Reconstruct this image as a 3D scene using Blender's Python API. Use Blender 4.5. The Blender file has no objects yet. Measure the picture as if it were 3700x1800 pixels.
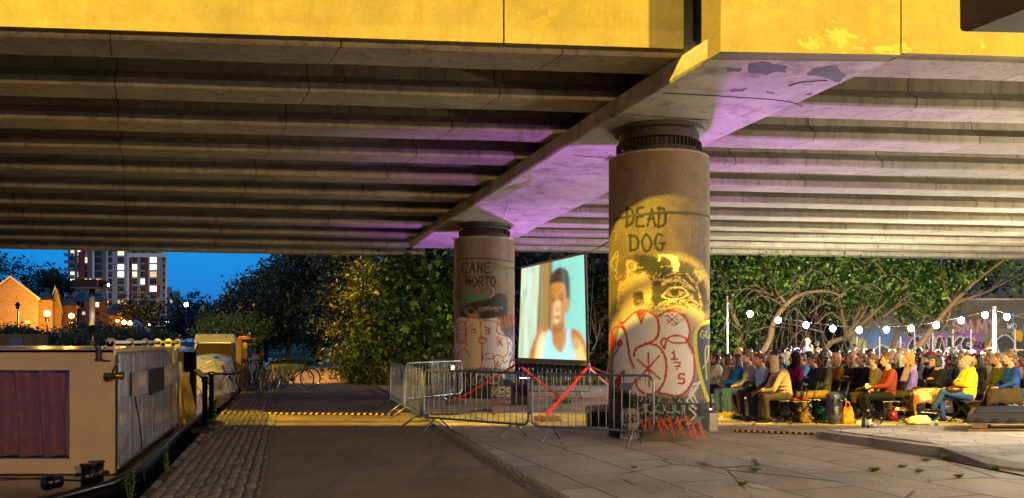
import bpy, math, random
import numpy as np
from mathutils import Vector, Matrix
random.seed(7); RNG = np.random.default_rng(7)
PI = math.pi
sc = bpy.context.scene
COL = sc.collection
FX, HZ, CH = 3000.0, 1230.0, 1.65          # focal length in photo pixels, horizon row, eye height

def P(px, py, Y):
    return Vector(((px-1850)/FX*Y, Y, CH-(py-HZ)/FX*Y))
def G(px, py, z=0.0):
    return P(px, py, (CH-z)*FX/(py-HZ))
def XY(px, Y): return (px-1850)/FX*Y

def lin(h):
    if not isinstance(h, str): return tuple(h)
    h = h.lstrip('#'); v = [int(h[i:i+2], 16)/255 for i in (0, 2, 4)]
    return tuple(((c+.055)/1.055)**2.4 if c > .04045 else c/12.92 for c in v)

# ---------------------------------------------------------------- objects
BASE = {}
def tag(o, label=None, cat=None, group=None, kind=None):
    if label: o['label'] = label
    if cat: o['category'] = cat
    if group: o['group'] = group
    if kind: o['kind'] = kind
    return o
def thing(name, label, cat, loc=(0, 0, 0), rz=0.0, group=None):
    o = bpy.data.objects.new(name, None); COL.objects.link(o)
    o.location = loc; o.rotation_euler = (0, 0, rz); o.empty_display_size = .1
    BASE[o.name] = (Vector(loc), rz)
    return tag(o, label, cat, group)
def link(name, me, mat=None, parent=None):
    o = bpy.data.objects.new(name, me); COL.objects.link(o)
    if mat is not None:
        if len(me.materials) == 0: me.materials.append(mat)
    if parent is not None: o.parent = parent
    return o
def dup(root, loc, rz, label=None, group=None):
    r = root.copy(); COL.objects.link(r); r.location = loc; r.rotation_euler = (0, 0, rz)
    if label: r['label'] = label
    if group: r['group'] = group
    for ch in list(root.children):
        c = ch.copy(); COL.objects.link(c); c.parent = r
        for g in ch.children:
            d = g.copy(); COL.objects.link(d); d.parent = c
    return r

class MB:
    def __init__(s): s.v = []; s.f = []
    def add(s, vs, fs):
        n = len(s.v); s.v.extend([tuple(a) for a in vs]); s.f.extend([tuple(i+n for i in f) for f in fs]); return s
    def box(s, c, d, rz=0.0, M=None):
        x, y, z = d[0]/2, d[1]/2, d[2]/2
        vs = [Vector((a*x, b*y, e*z)) for a in (-1, 1) for b in (-1, 1) for e in (-1, 1)]
        R = M if M is not None else Matrix.Rotation(rz, 3, 'Z')
        vs = [R @ v + Vector(c) for v in vs]
        return s.add(vs, [(0,1,3,2),(4,6,7,5),(0,4,5,1),(2,3,7,6),(0,2,6,4),(1,5,7,3)])
    def hexa(s, v):   # 8 corners: bottom 4 ccw, top 4 ccw
        return s.add(v, [(3,2,1,0),(4,5,6,7),(0,1,5,4),(1,2,6,5),(2,3,7,6),(3,0,4,7)])
    def prism(s, poly, z0, z1):
        n = len(poly); z0 = z0 if hasattr(z0, '__len__') else [z0]*n; z1 = z1 if hasattr(z1, '__len__') else [z1]*n
        vs = [(p[0], p[1], z0[i]) for i, p in enumerate(poly)]+[(p[0], p[1], z1[i]) for i, p in enumerate(poly)]
        return s.add(vs, [tuple(range(n-1, -1, -1)), tuple(range(n, 2*n))]+[(i, (i+1) % n, n+(i+1) % n, n+i) for i in range(n)])
    def quad(s, a, b, c, d): return s.add([a, b, c, d], [(0, 1, 2, 3)])
    def tube(s, pts, r, n=8, caps=True, closed=False):
        pts = [Vector(p) for p in pts]; m = len(pts)
        rs = r if hasattr(r, '__len__') else [r]*m
        up = None; vs = []
        for i, p in enumerate(pts):
            if closed: t = pts[(i+1) % m]-pts[i-1]
            else: t = pts[min(i+1, m-1)]-pts[max(i-1, 0)]
            if t.length < 1e-9: t = Vector((0, 0, 1))
            t.normalize()
            if up is None: up = t.orthogonal().normalized()
            up = (up - t*up.dot(t))
            if up.length < 1e-6: up = t.orthogonal()
            up.normalize(); w = t.cross(up)
            for k in range(n):
                a = 2*PI*k/n; vs.append(p+(up*math.cos(a)+w*math.sin(a))*rs[i])
        fs = []
        for i in range(m if closed else m-1):
            j = (i+1) % m
            for k in range(n):
                fs.append((i*n+k, i*n+(k+1) % n, j*n+(k+1) % n, j*n+k))
        if caps and not closed:
            fs.append(tuple(range(n-1, -1, -1))); fs.append(tuple((m-1)*n+k for k in range(n)))
        return s.add(vs, fs)
    def lathe(s, prof, n=24, c=(0, 0, 0)):
        vs = []; m = len(prof)
        for r, z in prof:
            for k in range(n):
                a = 2*PI*k/n; vs.append((c[0]+r*math.cos(a), c[1]+r*math.sin(a), c[2]+z))
        fs = [(i*n+k, i*n+(k+1) % n, (i+1)*n+(k+1) % n, (i+1)*n+k) for i in range(m-1) for k in range(n)]
        fs.append(tuple(range(n-1, -1, -1))); fs.append(tuple((m-1)*n+k for k in range(n)))
        return s.add(vs, fs)
    def ell(s, c, r, M=None, nu=14, nv=9):
        vs = []; r = r if hasattr(r, '__len__') else (r, r, r)
        for j in range(1, nv):
            t = PI*j/nv
            for k in range(nu):
                a = 2*PI*k/nu; vs.append(Vector((r[0]*math.sin(t)*math.cos(a), r[1]*math.sin(t)*math.sin(a), r[2]*math.cos(t))))
        vs.append(Vector((0, 0, r[2]))); vs.append(Vector((0, 0, -r[2])))
        if M is not None: vs = [M @ v for v in vs]
        vs = [v+Vector(c) for v in vs]; q = (nv-1)*nu
        fs = [((j+1)*nu+k, (j+1)*nu+(k+1) % nu, j*nu+(k+1) % nu, j*nu+k) for j in range(nv-2) for k in range(nu)]
        fs += [(q, k, (k+1) % nu) for k in range(nu)]+[(q+1, (nv-2)*nu+(k+1) % nu, (nv-2)*nu+k) for k in range(nu)]
        return s.add(vs, fs)
    def cap(s, a, b, ra, rb, n=10):   # tapered capsule
        a = Vector(a); b = Vector(b); t = (b-a); L = t.length; t.normalize() if L > 0 else None
        pts = []; rs = []
        for q in (90, 60, 30): pts.append(a-t*ra*math.sin(math.radians(q))); rs.append(max(ra*math.cos(math.radians(q)), 1e-4))
        pts.append(a); rs.append(ra); pts.append(b); rs.append(rb)
        for q in (30, 60, 90): pts.append(b+t*rb*math.sin(math.radians(q))); rs.append(max(rb*math.cos(math.radians(q)), 1e-4))
        return s.tube(pts, rs, n)
    def mesh(s, name, smooth=False):
        me = bpy.data.meshes.new(name); me.from_pydata(s.v, [], s.f); me.update()
        if smooth:
            me.polygons.foreach_set('use_smooth', [True]*len(me.polygons))
        return me
    def build(s, name, mat, parent=None, smooth=False, world=False, bevel=0):
        if world and parent is not None:
            b, rz = BASE[parent.name]; R = Matrix.Rotation(-rz, 3, 'Z')
            s.v = [tuple(R @ (Vector(v)-b)) for v in s.v]
        o = link(name, s.mesh(name, smooth), mat, parent)
        if bevel:
            m = o.modifiers.new('bv', 'BEVEL'); m.width = bevel; m.segments = 2; m.limit_method = 'ANGLE'
        return o
def npmesh(name, verts, faces, attr=None):
    me = bpy.data.meshes.new(name); nv, nf = len(verts), len(faces); k = faces.shape[1]
    me.vertices.add(nv); me.vertices.foreach_set('co', verts.astype(np.float32).ravel())
    me.loops.add(nf*k); me.loops.foreach_set('vertex_index', faces.astype(np.int32).ravel())
    me.polygons.add(nf); me.polygons.foreach_set('loop_start', np.arange(0, nf*k, k, dtype=np.int32))
    me.update(calc_edges=True); me.validate()
    if attr is not None:
        ca = me.color_attributes.new('paint', 'FLOAT_COLOR', 'POINT'); ca.data.foreach_set('color', attr.astype(np.float32).ravel())
    return me

# ---------------------------------------------------------------- materials
MATS = {}
class NT:
    def __init__(s, name):
        s.m = bpy.data.materials.new(name); s.m.use_nodes = True; s.t = s.m.node_tree; s.b = s.t.nodes['Principled BSDF']; s.o = s.t.nodes['Material Output']
    def n(s, typ, **kw):
        nd = s.t.nodes.new(typ)
        for k, v in kw.items():
            if k.startswith('i_'):
                key = k[2:]; key = int(key) if key.isdigit() else key.replace('_', ' ')
                nd.inputs[key].default_value = v
            else: setattr(nd, k, v)
        return nd
    def l(s, a, b): s.t.links.new(a, b)
    def noise(s, scale, detail=6, rough=.6, vec=None, dist=0):
        nd = s.n('ShaderNodeTexNoise'); nd.inputs['Scale'].default_value = scale; nd.inputs['Detail'].default_value = detail
        nd.inputs['Roughness'].default_value = rough; nd.inputs['Distortion'].default_value = dist
        if vec is not None: s.l(vec, nd.inputs['Vector'])
        return nd.outputs['Fac']
    def ramp(s, fac, stops):
        nd = s.n('ShaderNodeValToRGB'); s.l(fac, nd.inputs[0]); e = nd.color_ramp.elements
        while len(e) < len(stops): e.new(.5)
        for i, (p, c) in enumerate(stops):
            e[i].position = p; c = lin(c) if isinstance(c, str) else (c if hasattr(c, '__len__') else (c, c, c)); e[i].color = (*c[:3], 1)
        return nd.outputs[0]
    def mix(s, fac, a, b, mode='MIX'):
        nd = s.n('ShaderNodeMix', data_type='RGBA', blend_type=mode); 
        for v, k in ((fac, 0), (a, 6), (b, 7)):
            if isinstance(v, (int, float)): nd.inputs[k].default_value = v
            elif isinstance(v, (tuple, list)): nd.inputs[k].default_value = (*v[:3], 1)
            else: s.l(v, nd.inputs[k])
        return nd.outputs[2]
    def math(s, op, a, b=0.0):
        nd = s.n('ShaderNodeMath', operation=op)
        for i, v in enumerate((a, b)):
            if isinstance(v, (int, float)): nd.inputs[i].default_value = v
            else: s.l(v, nd.inputs[i])
        return nd.outputs[0]
    def coord(s, kind='Object', scale=(1, 1, 1), rot=(0, 0, 0)):
        tc = s.n('ShaderNodeTexCoord'); mp = s.n('ShaderNodeMapping'); mp.inputs['Scale'].default_value = scale; mp.inputs['Rotation'].default_value = rot
        s.l(tc.outputs[kind], mp.inputs[0]); return mp.outputs[0]
    def color(s, c): s.l(c, s.b.inputs['Base Color']) if not isinstance(c, (tuple, list)) else setattr(s.b.inputs['Base Color'], 'default_value', (*c[:3], 1))
    def bump(s, h, strength=.3, dist=.02):
        nd = s.n('ShaderNodeBump'); nd.inputs['Strength'].default_value = strength; nd.inputs['Distance'].default_value = dist
        s.l(h, nd.inputs['Height']); s.l(nd.outputs[0], s.b.inputs['Normal'])
    def set(s, **kw):
        for k, v in kw.items(): s.b.inputs[k.replace('_', ' ')].default_value = v
        return s

def simple(name, col, rough=.6, metal=0.0, var=.15, scale=8, bump=.1, bdist=.005, spec=.5, coat=0):
    key = name
    if key in MATS: return MATS[key]
    t = NT(name); c = lin(col); v = t.coord('Object')
    f = t.noise(scale, 5, .6, v)
    lo = tuple(x*(1-var) for x in c); hi = tuple(min(1, x*(1+var)) for x in c)
    t.color(t.ramp(f, [(.3, lo), (.7, hi)]))
    t.set(Roughness=rough, Metallic=metal); t.b.inputs['Specular IOR Level'].default_value = spec
    if coat: t.b.inputs['Coat Weight'].default_value = coat
    if bump: t.bump(t.noise(scale*3, 4, .6, v), bump, bdist)
    MATS[key] = t.m; return t.m
def emit(name, col, strength):
    if name in MATS: return MATS[name]
    t = NT(name); c = lin(col); t.set(Base_Color=(*c, 1)); t.b.inputs['Emission Color'].default_value = (*c, 1); t.b.inputs['Emission Strength'].default_value = strength
    MATS[name] = t.m; return t.m
def fabric(col, kind='cloth'):
    key = 'fabric_%s_%s' % (kind, col.strip('#'))
    if key in MATS: return MATS[key]
    t = NT(key); c = lin(col); v = t.coord('Object')
    f = t.noise(9, 4, .6, v); lo = tuple(x*.8 for x in c); hi = tuple(min(1, x*1.15) for x in c)
    base = t.ramp(f, [(.3, lo), (.7, hi)])
    if kind == 'plaid':
        w = t.n('ShaderNodeTexChecker'); w.inputs['Scale'].default_value = 22; t.l(v, w.inputs['Vector'])
        base = t.mix(w.outputs['Fac'], base, tuple(x*.25 for x in c))
    if kind == 'pattern':
        vo = t.n('ShaderNodeTexVoronoi'); vo.inputs['Scale'].default_value = 40; t.l(v, vo.inputs['Vector'])
        base = t.mix(t.ramp(vo.outputs['Distance'], [(.2, 0), (.5, 1)]), base, (.25, .25, .22))
    t.color(base); t.set(Roughness=.28 if kind == 'shiny' else .85)
    wn = t.noise(14, 3, .55, v, .6); t.bump(wn, .5, .02)
    t.b.inputs['Specular IOR Level'].default_value = .5 if kind == 'shiny' else .15
    MATS[key] = t.m; return t.m

def concrete(name, c1, c2, stain='#1c1a12', stain_amt=.5, bump=.35, scale=1.0, streak_axis=True, seams=0, patches=None):
    t = NT(name); v = t.coord('Object')
    f = t.noise(1.3*scale, 8, .65, v); fine = t.noise(22*scale, 6, .7, v)
    base = t.ramp(f, [(.3, c1), (.7, c2)])
    base = t.mix(t.math('MULTIPLY', t.math('SUBTRACT', fine, .35), .8), base, tuple(x*.5 for x in lin(c1)))
    # dripping stains: noise stretched along z
    vs = t.coord('Object', (3.0, 3.0, .35) if streak_axis else (1, 1, 1))
    st = t.ramp(t.noise(2.2*scale, 6, .7, vs), [(.5, 0), (.72, 1)])
    base = t.mix(t.math('MULTIPLY', st, stain_amt), base, lin(stain))
    spots = t.ramp(t.noise(6*scale, 3, .5, t.coord('Object', (1, 1.6, 1))), [(.66, 0), (.72, 1)])
    base = t.mix(t.math('MULTIPLY', spots, stain_amt*.6), base, lin(stain))
    if patches:
        pn = t.noise(.55*scale, 7, .62, v, .4); base = t.mix(t.ramp(pn, [(.60, 0), (.612, .85)]), base, lin(patches)); base = t.mix(t.ramp(t.noise(.8*scale, 8, .7, t.coord('Object', (1.2, 1, 1.3)), .8), [(.62, 0), (.64, .5)]), base, tuple(min(1, x*1.5) for x in lin(c2)))
    if seams:
        sp = t.n('ShaderNodeSeparateXYZ'); t.l(v, sp.inputs[0]); q = t.math('ADD', t.math('ADD', sp.outputs[0], t.math('MULTIPLY', sp.outputs[1], .45)), t.math('MULTIPLY', t.noise(1.5, 3, .6, v), .16))
        fr = t.math('FRACT', t.math('DIVIDE', q, seams)); base = t.mix(t.math('MULTIPLY', t.math('LESS_THAN', fr, .008), .8), base, (.01, .009, .006))
        cell = t.n('ShaderNodeTexWhiteNoise', noise_dimensions='1D'); t.l(t.math('FLOOR', t.math('DIVIDE', q, seams)), cell.inputs['W']); base = t.mix(t.math('MULTIPLY', cell.outputs['Value'], .35), base, tuple(x*.55 for x in lin(c1)))
    t.color(base); t.set(Roughness=.85); t.bump(fine, bump, .01)
    return t.m

M_GIRD = concrete('girder_concrete', '#7d7560', '#a1987e', stain_amt=.6, seams=3.1)
M_CROSS = concrete('crosshead_concrete', '#8a8272', '#b0a592', stain='#2a2620', stain_amt=.7, streak_axis=False, seams=0)
M_FASC = concrete('fascia_concrete', '#5e5232', '#766844', stain='#5a4a22', stain_amt=.55, patches='#6e5c34')
M_STEEL = simple('galvanised_steel', '#85878a', .38, .95, .15, 20, .05)
M_BLACK = simple('black_plastic', '#0c0c0d', .35, 0, .2, 10, .05)
M_BLACKM = simple('black_metal', '#101012', .25, .6, .2, 10, .05)
M_RUBBER = simple('dark_rubber', '#141412', .7, 0, .2, 12, .1)
M_WHITE = simple('white_paint', '#cfcfc8', .45, 0, .06, 6, .05)
M_RED = simple('red_strap', '#c01a10', .6, 0, .1, 20, .05)
M_WOOD = simple('pallet_wood', '#8a6a40', .75, 0, .3, 10, .3)
M_GLASSD = simple('dark_window_glass', '#10151c', .08, 0, .1, 2, 0)
def Canvas_curve3(pts, n=5):
    p = [Vector(q) for q in pts]; out = []; m = len(p)
    for i in range(m-1):
        a, b, c, d = p[max(i-1, 0)], p[i], p[i+1], p[min(i+2, m-1)]
        for k in range(n):
            t = k/n; out.append(.5*((2*b)+(c-a)*t+(2*a-5*b+4*c-d)*t*t+(3*b-a-3*c+d)*t**3))
    out.append(p[-1]); return out
# ---------------------------------------------------------------- painting on surfaces (paint only, no light)
class Canvas:
    def __init__(s, x0, y0, x1, y1, sc_=1.0):
        s.x0, s.y0, s.s = x0, y0, sc_
        s.w, s.h = int((x1-x0)*sc_)+1, int((y1-y0)*sc_)+1
        s.c = np.zeros((s.h, s.w, 4), np.float32)
        yy, xx = np.mgrid[0:s.h, 0:s.w]; s.X = x0+xx/sc_; s.Y = y0+yy/sc_
        n = RNG.random((s.h//3+2, s.w//3+2)); s.N = np.kron(n, np.ones((3, 3)))[:s.h, :s.w]
    def comp(s, a, col, sl=None):
        col = lin(col); sl = sl or (slice(None), slice(None)); t = s.c[sl]; a = np.clip(a, 0, 1)
        al = t[..., 3]; na = a+al*(1-a)
        for k in range(3):
            t[..., k] = np.where(na > 1e-5, (col[k]*a+t[..., k]*al*(1-a))/np.maximum(na, 1e-5), 0)
        t[..., 3] = na
    def box(s, pts, m):
        a = np.array(pts, float); x0, y0 = a.min(0)-m; x1, y1 = a.max(0)+m
        i0 = max(int((y0-s.y0)*s.s), 0); i1 = min(int((y1-s.y0)*s.s)+2, s.h); j0 = max(int((x0-s.x0)*s.s), 0); j1 = min(int((x1-s.x0)*s.s)+2, s.w)
        return (slice(i0, max(i1, i0)), slice(j0, max(j1, j0)))
    def curve(s, pts, closed=False, n=8):
        p = [np.array(q, float) for q in pts]; out = []; m = len(p)
        if m < 3: return p
        for i in range(m if closed else m-1):
            if closed: a, b, c, d = p[i-1], p[i], p[(i+1) % m], p[(i+2) % m]
            else: a, b, c, d = p[max(i-1, 0)], p[i], p[i+1], p[min(i+2, m-1)]
            for k in range(n):
                t = k/n; out.append(.5*((2*b)+(-a+c)*t+(2*a-5*b+4*c-d)*t*t+(-a+3*b-3*c+d)*t**3))
        out.append(p[0] if closed else p[-1]); return out
    def stroke(s, pts, w, col, a=1.0, smooth=True, closed=False, soft=1.0, rag=0):
        q = s.curve(pts, closed) if smooth else [np.array(x, float) for x in pts]+([np.array(pts[0], float)] if closed else [])
        sl = s.box(q, w+3); X = s.X[sl]; Y = s.Y[sl]
        if X.size == 0: return
        d = np.full(X.shape, 1e9)
        for u, v in zip(q[:-1], q[1:]):
            e = v-u; L = e@e+1e-9; t = np.clip(((X-u[0])*e[0]+(Y-u[1])*e[1])/L, 0, 1)
            d = np.minimum(d, np.hypot(X-u[0]-t*e[0], Y-u[1]-t*e[1]))
        if rag: d = d+(s.N[sl]-.5)*rag
        s.comp(np.clip((w/2-d)/soft+.5, 0, 1)*a, col, sl)
    def fill(s, pts, col, a=1.0, smooth=True, rag=0, soft=1.5):
        q = s.curve(pts, True, 6) if smooth else [np.array(x, float) for x in pts]+[np.array(pts[0], float)]
        sl = s.box(q, 6); X = s.X[sl]; Y = s.Y[sl]
        if X.size == 0: return
        ins = np.zeros(X.shape, bool); d = np.full(X.shape, 1e9)
        for u, v in zip(q[:-1], q[1:]):
            c = ((u[1] > Y) != (v[1] > Y)); xi = (v[0]-u[0])*(Y-u[1])/((v[1]-u[1])+1e-9)+u[0]; ins ^= c & (X < xi)
            e = v-u; L = e@e+1e-9; t = np.clip(((X-u[0])*e[0]+(Y-u[1])*e[1])/L, 0, 1)
            d = np.minimum(d, np.hypot(X-u[0]-t*e[0], Y-u[1]-t*e[1]))
        sd = np.where(ins, d, -d)+((s.N[sl]-.5)*rag if rag else 0)
        s.comp(np.clip(sd/soft+.5, 0, 1)*a, col, sl)
    def text(s, txt, x, y, w, h, lw, col, a=1.0, gap=.25, jit=0, dx=0, rag=2):
        for i, ch in enumerate(txt):
            for st in GLY.get(ch, []):
                pts = [(x+(u+jit*(random.random()-.5))*w+dx*v*h, y+(v+jit*(random.random()-.5))*h) for u, v in st]
                s.stroke(pts, lw, col, a, smooth=ch in 'OGCSDRPBUJ0235689&', rag=rag)
            x += w*(1+gap)
    def sample(s, px, py):
        j = np.clip(((px-s.x0)*s.s).astype(int), 0, s.w-1); i = np.clip(((py-s.y0)*s.s).astype(int), 0, s.h-1); return s.c[i, j]
GLY = {
 'A': [[(0,1),(.5,0),(1,1)], [(.2,.6),(.85,.6)]], 'C': [[(.9,.1),(.5,0),(.05,.4),(.2,.9),(.9,.95)]], 'D': [[(.1,0),(.05,1)], [(-.05,.05),(.7,.1),(.95,.5),(.7,.9),(.05,1)]],
 'E': [[(.9,0),(.1,.03),(.05,1),(.95,.95)], [(.1,.5),(.8,.45)]], 'G': [[(.9,.1),(.4,0),(.05,.5),(.4,1),(.9,.85),(.9,.55)], [(.5,.55),(1.1,.55)]],
 'H': [[(0,0),(0,1)], [(1,0),(1,1)], [(0,.5),(1,.5)]], 'I': [[(.5,0),(.5,1)]], 'K': [[(0,0),(0,1)], [(1,0),(0,.55),(1,1)]], 'L': [[(.1,0),(.1,1),(.9,1)]],
 'M': [[(0,1),(.15,0),(.5,.7),(.85,0),(1,1)]], 'N': [[(0,1),(.05,0),(.9,1),(.95,0)]], 'O': [[(.5,0),(.05,.4),(.3,1),(.8,.95),(1,.4),(.5,0)]],
 'P': [[(.1,0),(.1,1)], [(.1,.05),(.8,.1),(.8,.45),(.1,.5)]], 'R': [[(.1,0),(.1,1)], [(.1,.03),(.85,.1),(.8,.45),(.1,.5)], [(.4,.5),(1,1)]], 'S': [[(.9,.1),(.3,.05),(.15,.35),(.8,.6),(.8,.9),(.1,.95)]],
 'T': [[(0,0),(1,.02)], [(.5,0),(.48,1)]], 'U': [[(.05,0),(.1,.8),(.5,1),(.9,.8),(.95,0)]], 'V': [[(0,0),(.5,1),(1,0)]], 'X': [[(0,0),(1,1)], [(1,0),(0,1)]], 'Y': [[(0,0),(.5,.5),(1,0)], [(.5,.5),(.4,1)]],
 'Z': [[(0,0),(1,0),(0,1),(1,1)]], 'W': [[(0,0),(.2,1),(.5,.4),(.8,1),(1,0)]], '0': [[(.5,0),(.1,.5),(.5,1),(.9,.5),(.5,0)]], '1': [[(.2,.2),(.55,0),(.55,1)], [(.1,1),(1,1)]], '2': [[(.1,.2),(.5,0),(.9,.3),(.1,1),(.95,1)]],
 '6': [[(.8,0),(.2,.5),(.2,.9),(.8,.95),(.8,.6),(.2,.6)]], '7': [[(0,0),(1,0),(.4,1)], [(.2,.5),(.9,.5)]], '5': [[(.95,0),(.15,0),(.1,.45),(.8,.45),(.9,.8),(.5,1),(0,.95)]]}

def painted(name, conc1, conc2, rough=.8, glit=0, stain_amt=.5, emis=0.0, dark=None):
    t = NT(name); a = t.n('ShaderNodeVertexColor'); a.layer_name = 'paint'
    v = t.coord('Object'); f = t.noise(1.6, 8, .7, v); fine = t.noise(38, 5, .75, v)
    base = t.ramp(f, [(.3, conc1), (.7, conc2)])
    base = t.mix(t.ramp(fine, [(.45, 0), (.75, .5)]), base, lin('#2e261a')); base = t.mix(t.ramp(t.noise(.9, 6, .65, t.coord('Object', (1, 1, .7)), .5), [(.5, 0), (.62, .45)]), base, lin('#3e3220'))
    sp = t.ramp(t.noise(70, 2, .5, v), [(.64, 0), (.7, .5)]); base = t.mix(sp, base, lin('#b8a888'))
    st = t.ramp(t.noise(1.6, 6, .7, t.coord('Object', (3, 3, .4))), [(.5, 0), (.75, stain_amt)])
    base = t.mix(st, base, lin('#1e1a12'))
    wear = t.math('MULTIPLY', a.outputs['Alpha'], t.ramp(fine, [(.68, 1), (.9, .5)]))
    c = t.mix(wear, base, t.mix(t.math('MULTIPLY', sp, .12), a.outputs['Color'], (.9, .85, .75)))
    t.color(c); t.set(Roughness=rough); t.bump(fine, .6, .012)
    return t.m

# ---- near pillar -------------------------------------------------------
NC = (XY(2380, 14.35), 14.35); NR = .858; FC = (XY(1750, 24.3), 24.3); FR = .885
NZ, FZ = 4.74, 4.56
RD, BK, WH = '#a01408', '#0b0a09', '#c9c6bd'
c = Canvas(2190, 520, 2570, 1610, 1)
# dark stencilled face, silver throw-up, tags
c.fill([(2205,985),(2290,935),(2400,930),(2500,960),(2548,1030),(2552,1130),(2500,1165),(2330,1160),(2215,1150)], BK, .8, rag=16, soft=8)
c.fill([(2250,1010),(2335,980),(2365,1010),(2350,1110),(2300,1160),(2240,1150),(2248,1060)], '#b09a68', .8, rag=22, soft=6)
c.fill([(2285,1060),(2320,1055),(2322,1100),(2290,1105)], BK, .9, rag=6)
c.fill([(2255,930),(2360,925),(2420,985),(2372,1020),(2362,1100),(2352,1010),(2310,975),(2240,1010)], BK, .85, rag=14, soft=4)
c.fill([(2375,1120),(2470,1090),(2545,1140),(2500,1190),(2400,1200)], '#b8a272', .8, rag=20, soft=5)
for k in range(22):
    y = 970+k*8; x = 2440+random.uniform(-60, 70)
    c.stroke([(x-35, y+random.uniform(-9, 9)), (x, y-8), (x+30, y+random.uniform(-4, 16))], random.uniform(2, 7), BK if k % 3 else '#a8946a', .7, rag=5)
c.stroke([(2392,1070),(2420,1042),(2462,1040),(2485,1062),(2455,1078),(2415,1080),(2392,1070)], 5, '#c0aa80', .9, rag=4)
c.fill([(2405,1062),(2435,1046),(2468,1060),(2440,1074)], '#7a6850', .9, rag=4)
c.fill([(2425,1048),(2448,1046),(2452,1066),(2428,1068)], BK, 1)
for pts in ([(2390,1030),(2440,1012),(2500,1040)], [(2395,1022),(2450,1000),(2510,1050)], [(2480,990),(2520,1040),(2535,1110)], [(2370,1110),(2400,1090),(2440,1088)]):
    c.stroke(pts, 5, '#bda67c', .75, rag=7)
c.text('M', 2232, 1020, 55, 90, 9, '#b0956a', .85, rag=6)
c.text('R', 2265, 945, 32, 60, 12, '#b49a72', .85, rag=8); c.stroke([(2382,940),(2384,922),(2420,925),(2440,930)], 8, '#c2b49a', .9, rag=4)
c.fill([(2405,925),(2445,930),(2452,978),(2432,978),(2428,948)], '#c2b49a', .9, rag=8)
c.stroke([(2206,950),(2232,905),(2224,975),(2206,950),(2228,925)], 2.5, '#c8b890', .8)
c.text('DEAD', 2262, 752, 28, 66, 9, '#17130c', .92, .38, .1, rag=1.5)
c.text('DOG', 2275, 848, 32, 56, 9, '#17130c', .92, .4, .1, rag=1.5)
c.stroke([(2210,835),(2226,840),(2218,880),(2205,890)], 2, '#a89878', .6)
S = '#cfcabd'
c.fill([(2236,1190),(2260,1145),(2300,1120),(2345,1125),(2378,1165),(2374,1215),(2345,1240),(2440,1240),(2300,1300),(2240,1260)], S, .93, rag=5)
c.fill([(2372,1150),(2420,1122),(2470,1140),(2492,1190),(2482,1240),(2507,1300),(2500,1380),(2460,1430),(2400,1430),(2380,1400),(2350,1240)], S, .95, rag=5)
c.fill([(2215,1290),(2245,1190),(2300,1230),(2360,1230),(2405,1280),(2412,1370),(2360,1420),(2300,1430),(2240,1400),(2212,1350)], S, .93, rag=5)
c.fill([(2390,1380),(2440,1375),(2470,1400),(2420,1425)], '#3a4664', .5, rag=10)
c.fill([(2215,1165),(2300,1105),(2380,1120),(2480,1120),(2515,1200),(2520,1400),(2440,1445),(2250,1430),(2208,1380)], '#8f8a80', .55, rag=14, soft=16)
c.fill([(2236,1190),(2260,1145),(2300,1120),(2345,1125),(2378,1165),(2374,1215),(2345,1240),(2440,1240),(2300,1300),(2240,1260)], S, .85, rag=5)
c.fill([(2372,1150),(2420,1122),(2470,1140),(2492,1190),(2482,1240),(2507,1300),(2500,1380),(2460,1430),(2400,1430),(2380,1400),(2350,1240)], S, .9, rag=5)
c.fill([(2215,1290),(2245,1190),(2300,1230),(2360,1230),(2405,1280),(2412,1370),(2360,1420),(2300,1430),(2240,1400),(2212,1350)], S, .85, rag=5)
for pts, w in (([(2238,1162),(2250,1168),(2290,1130),(2330,1122),(2370,1145),(2380,1190),(2368,1225),(2330,1245),(2300,1258),(2290,1285)], 6), ([(2243,1162),(2262,1210),(2275,1290),(2290,1328)], 6),
    ([(2372,1145),(2420,1122),(2470,1142),(2492,1190),(2486,1232)], 6), ([(2402,1262),(2388,1238),(2400,1222),(2430,1238),(2475,1238),(2478,1222),(2440,1212),(2410,1225),(2402,1260)], 5),
    ([(2478,1225),(2505,1275),(2508,1345),(2490,1400),(2450,1430),(2380,1418)], 6), ([(2330,1240),(2378,1252),(2405,1300),(2403,1365),(2378,1412),(2340,1425),(2305,1405),(2296,1370)], 6),
    ([(2240,1235),(2232,1240),(2235,1252),(2246,1240),(2238,1230),(2232,1262),(2215,1290),(2212,1350),(2235,1395),(2270,1398),(2292,1380)], 5), ([(2207,1262),(2212,1195),(2235,1180),(2250,1185)], 5),
    ([(2342,1275),(2345,1395)], 5), ([(2303,1300),(2384,1368)], 5), ([(2382,1285),(2305,1372)], 5)): c.stroke(pts, w*1.9, '#c07060', .25, soft=5); c.stroke(pts, w*1.3, RD, .95, rag=2)
c.fill([(2294,1125),(2338,1126),(2316,1172)], RD, .95, smooth=False); c.fill([(2207,1200),(2228,1230),(2206,1275)], RD, .9); c.fill([(2222,1375),(2256,1336),(2246,1392)], RD, .95)
c.stroke([(2410,1140),(2446,1170)], 4, RD); c.stroke([(2446,1138),(2412,1168)], 4, RD)
for q in ((2428,1136),(2412,1156),(2446,1154),(2428,1172)): c.fill([(q[0]-3,q[1]-3),(q[0]+3,q[1]-3),(q[0]+3,q[1]+3),(q[0]-3,q[1]+3)], RD)
c.text('1', 2422, 1270, 26, 28, 6, RD); c.text('7', 2436, 1310, 22, 26, 6, RD); c.text('5', 2452, 1352, 22, 34, 7, RD)
c.fill([(2512,1210),(2545,1165),(2575,1160),(2575,1440),(2548,1420),(2520,1330)], '#27324a', .9); c.stroke([(2570,1160),(2530,1175),(2512,1215),(2520,1310),(2542,1400),(2562,1455)], 13, '#b4ac2c', .95)
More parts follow.
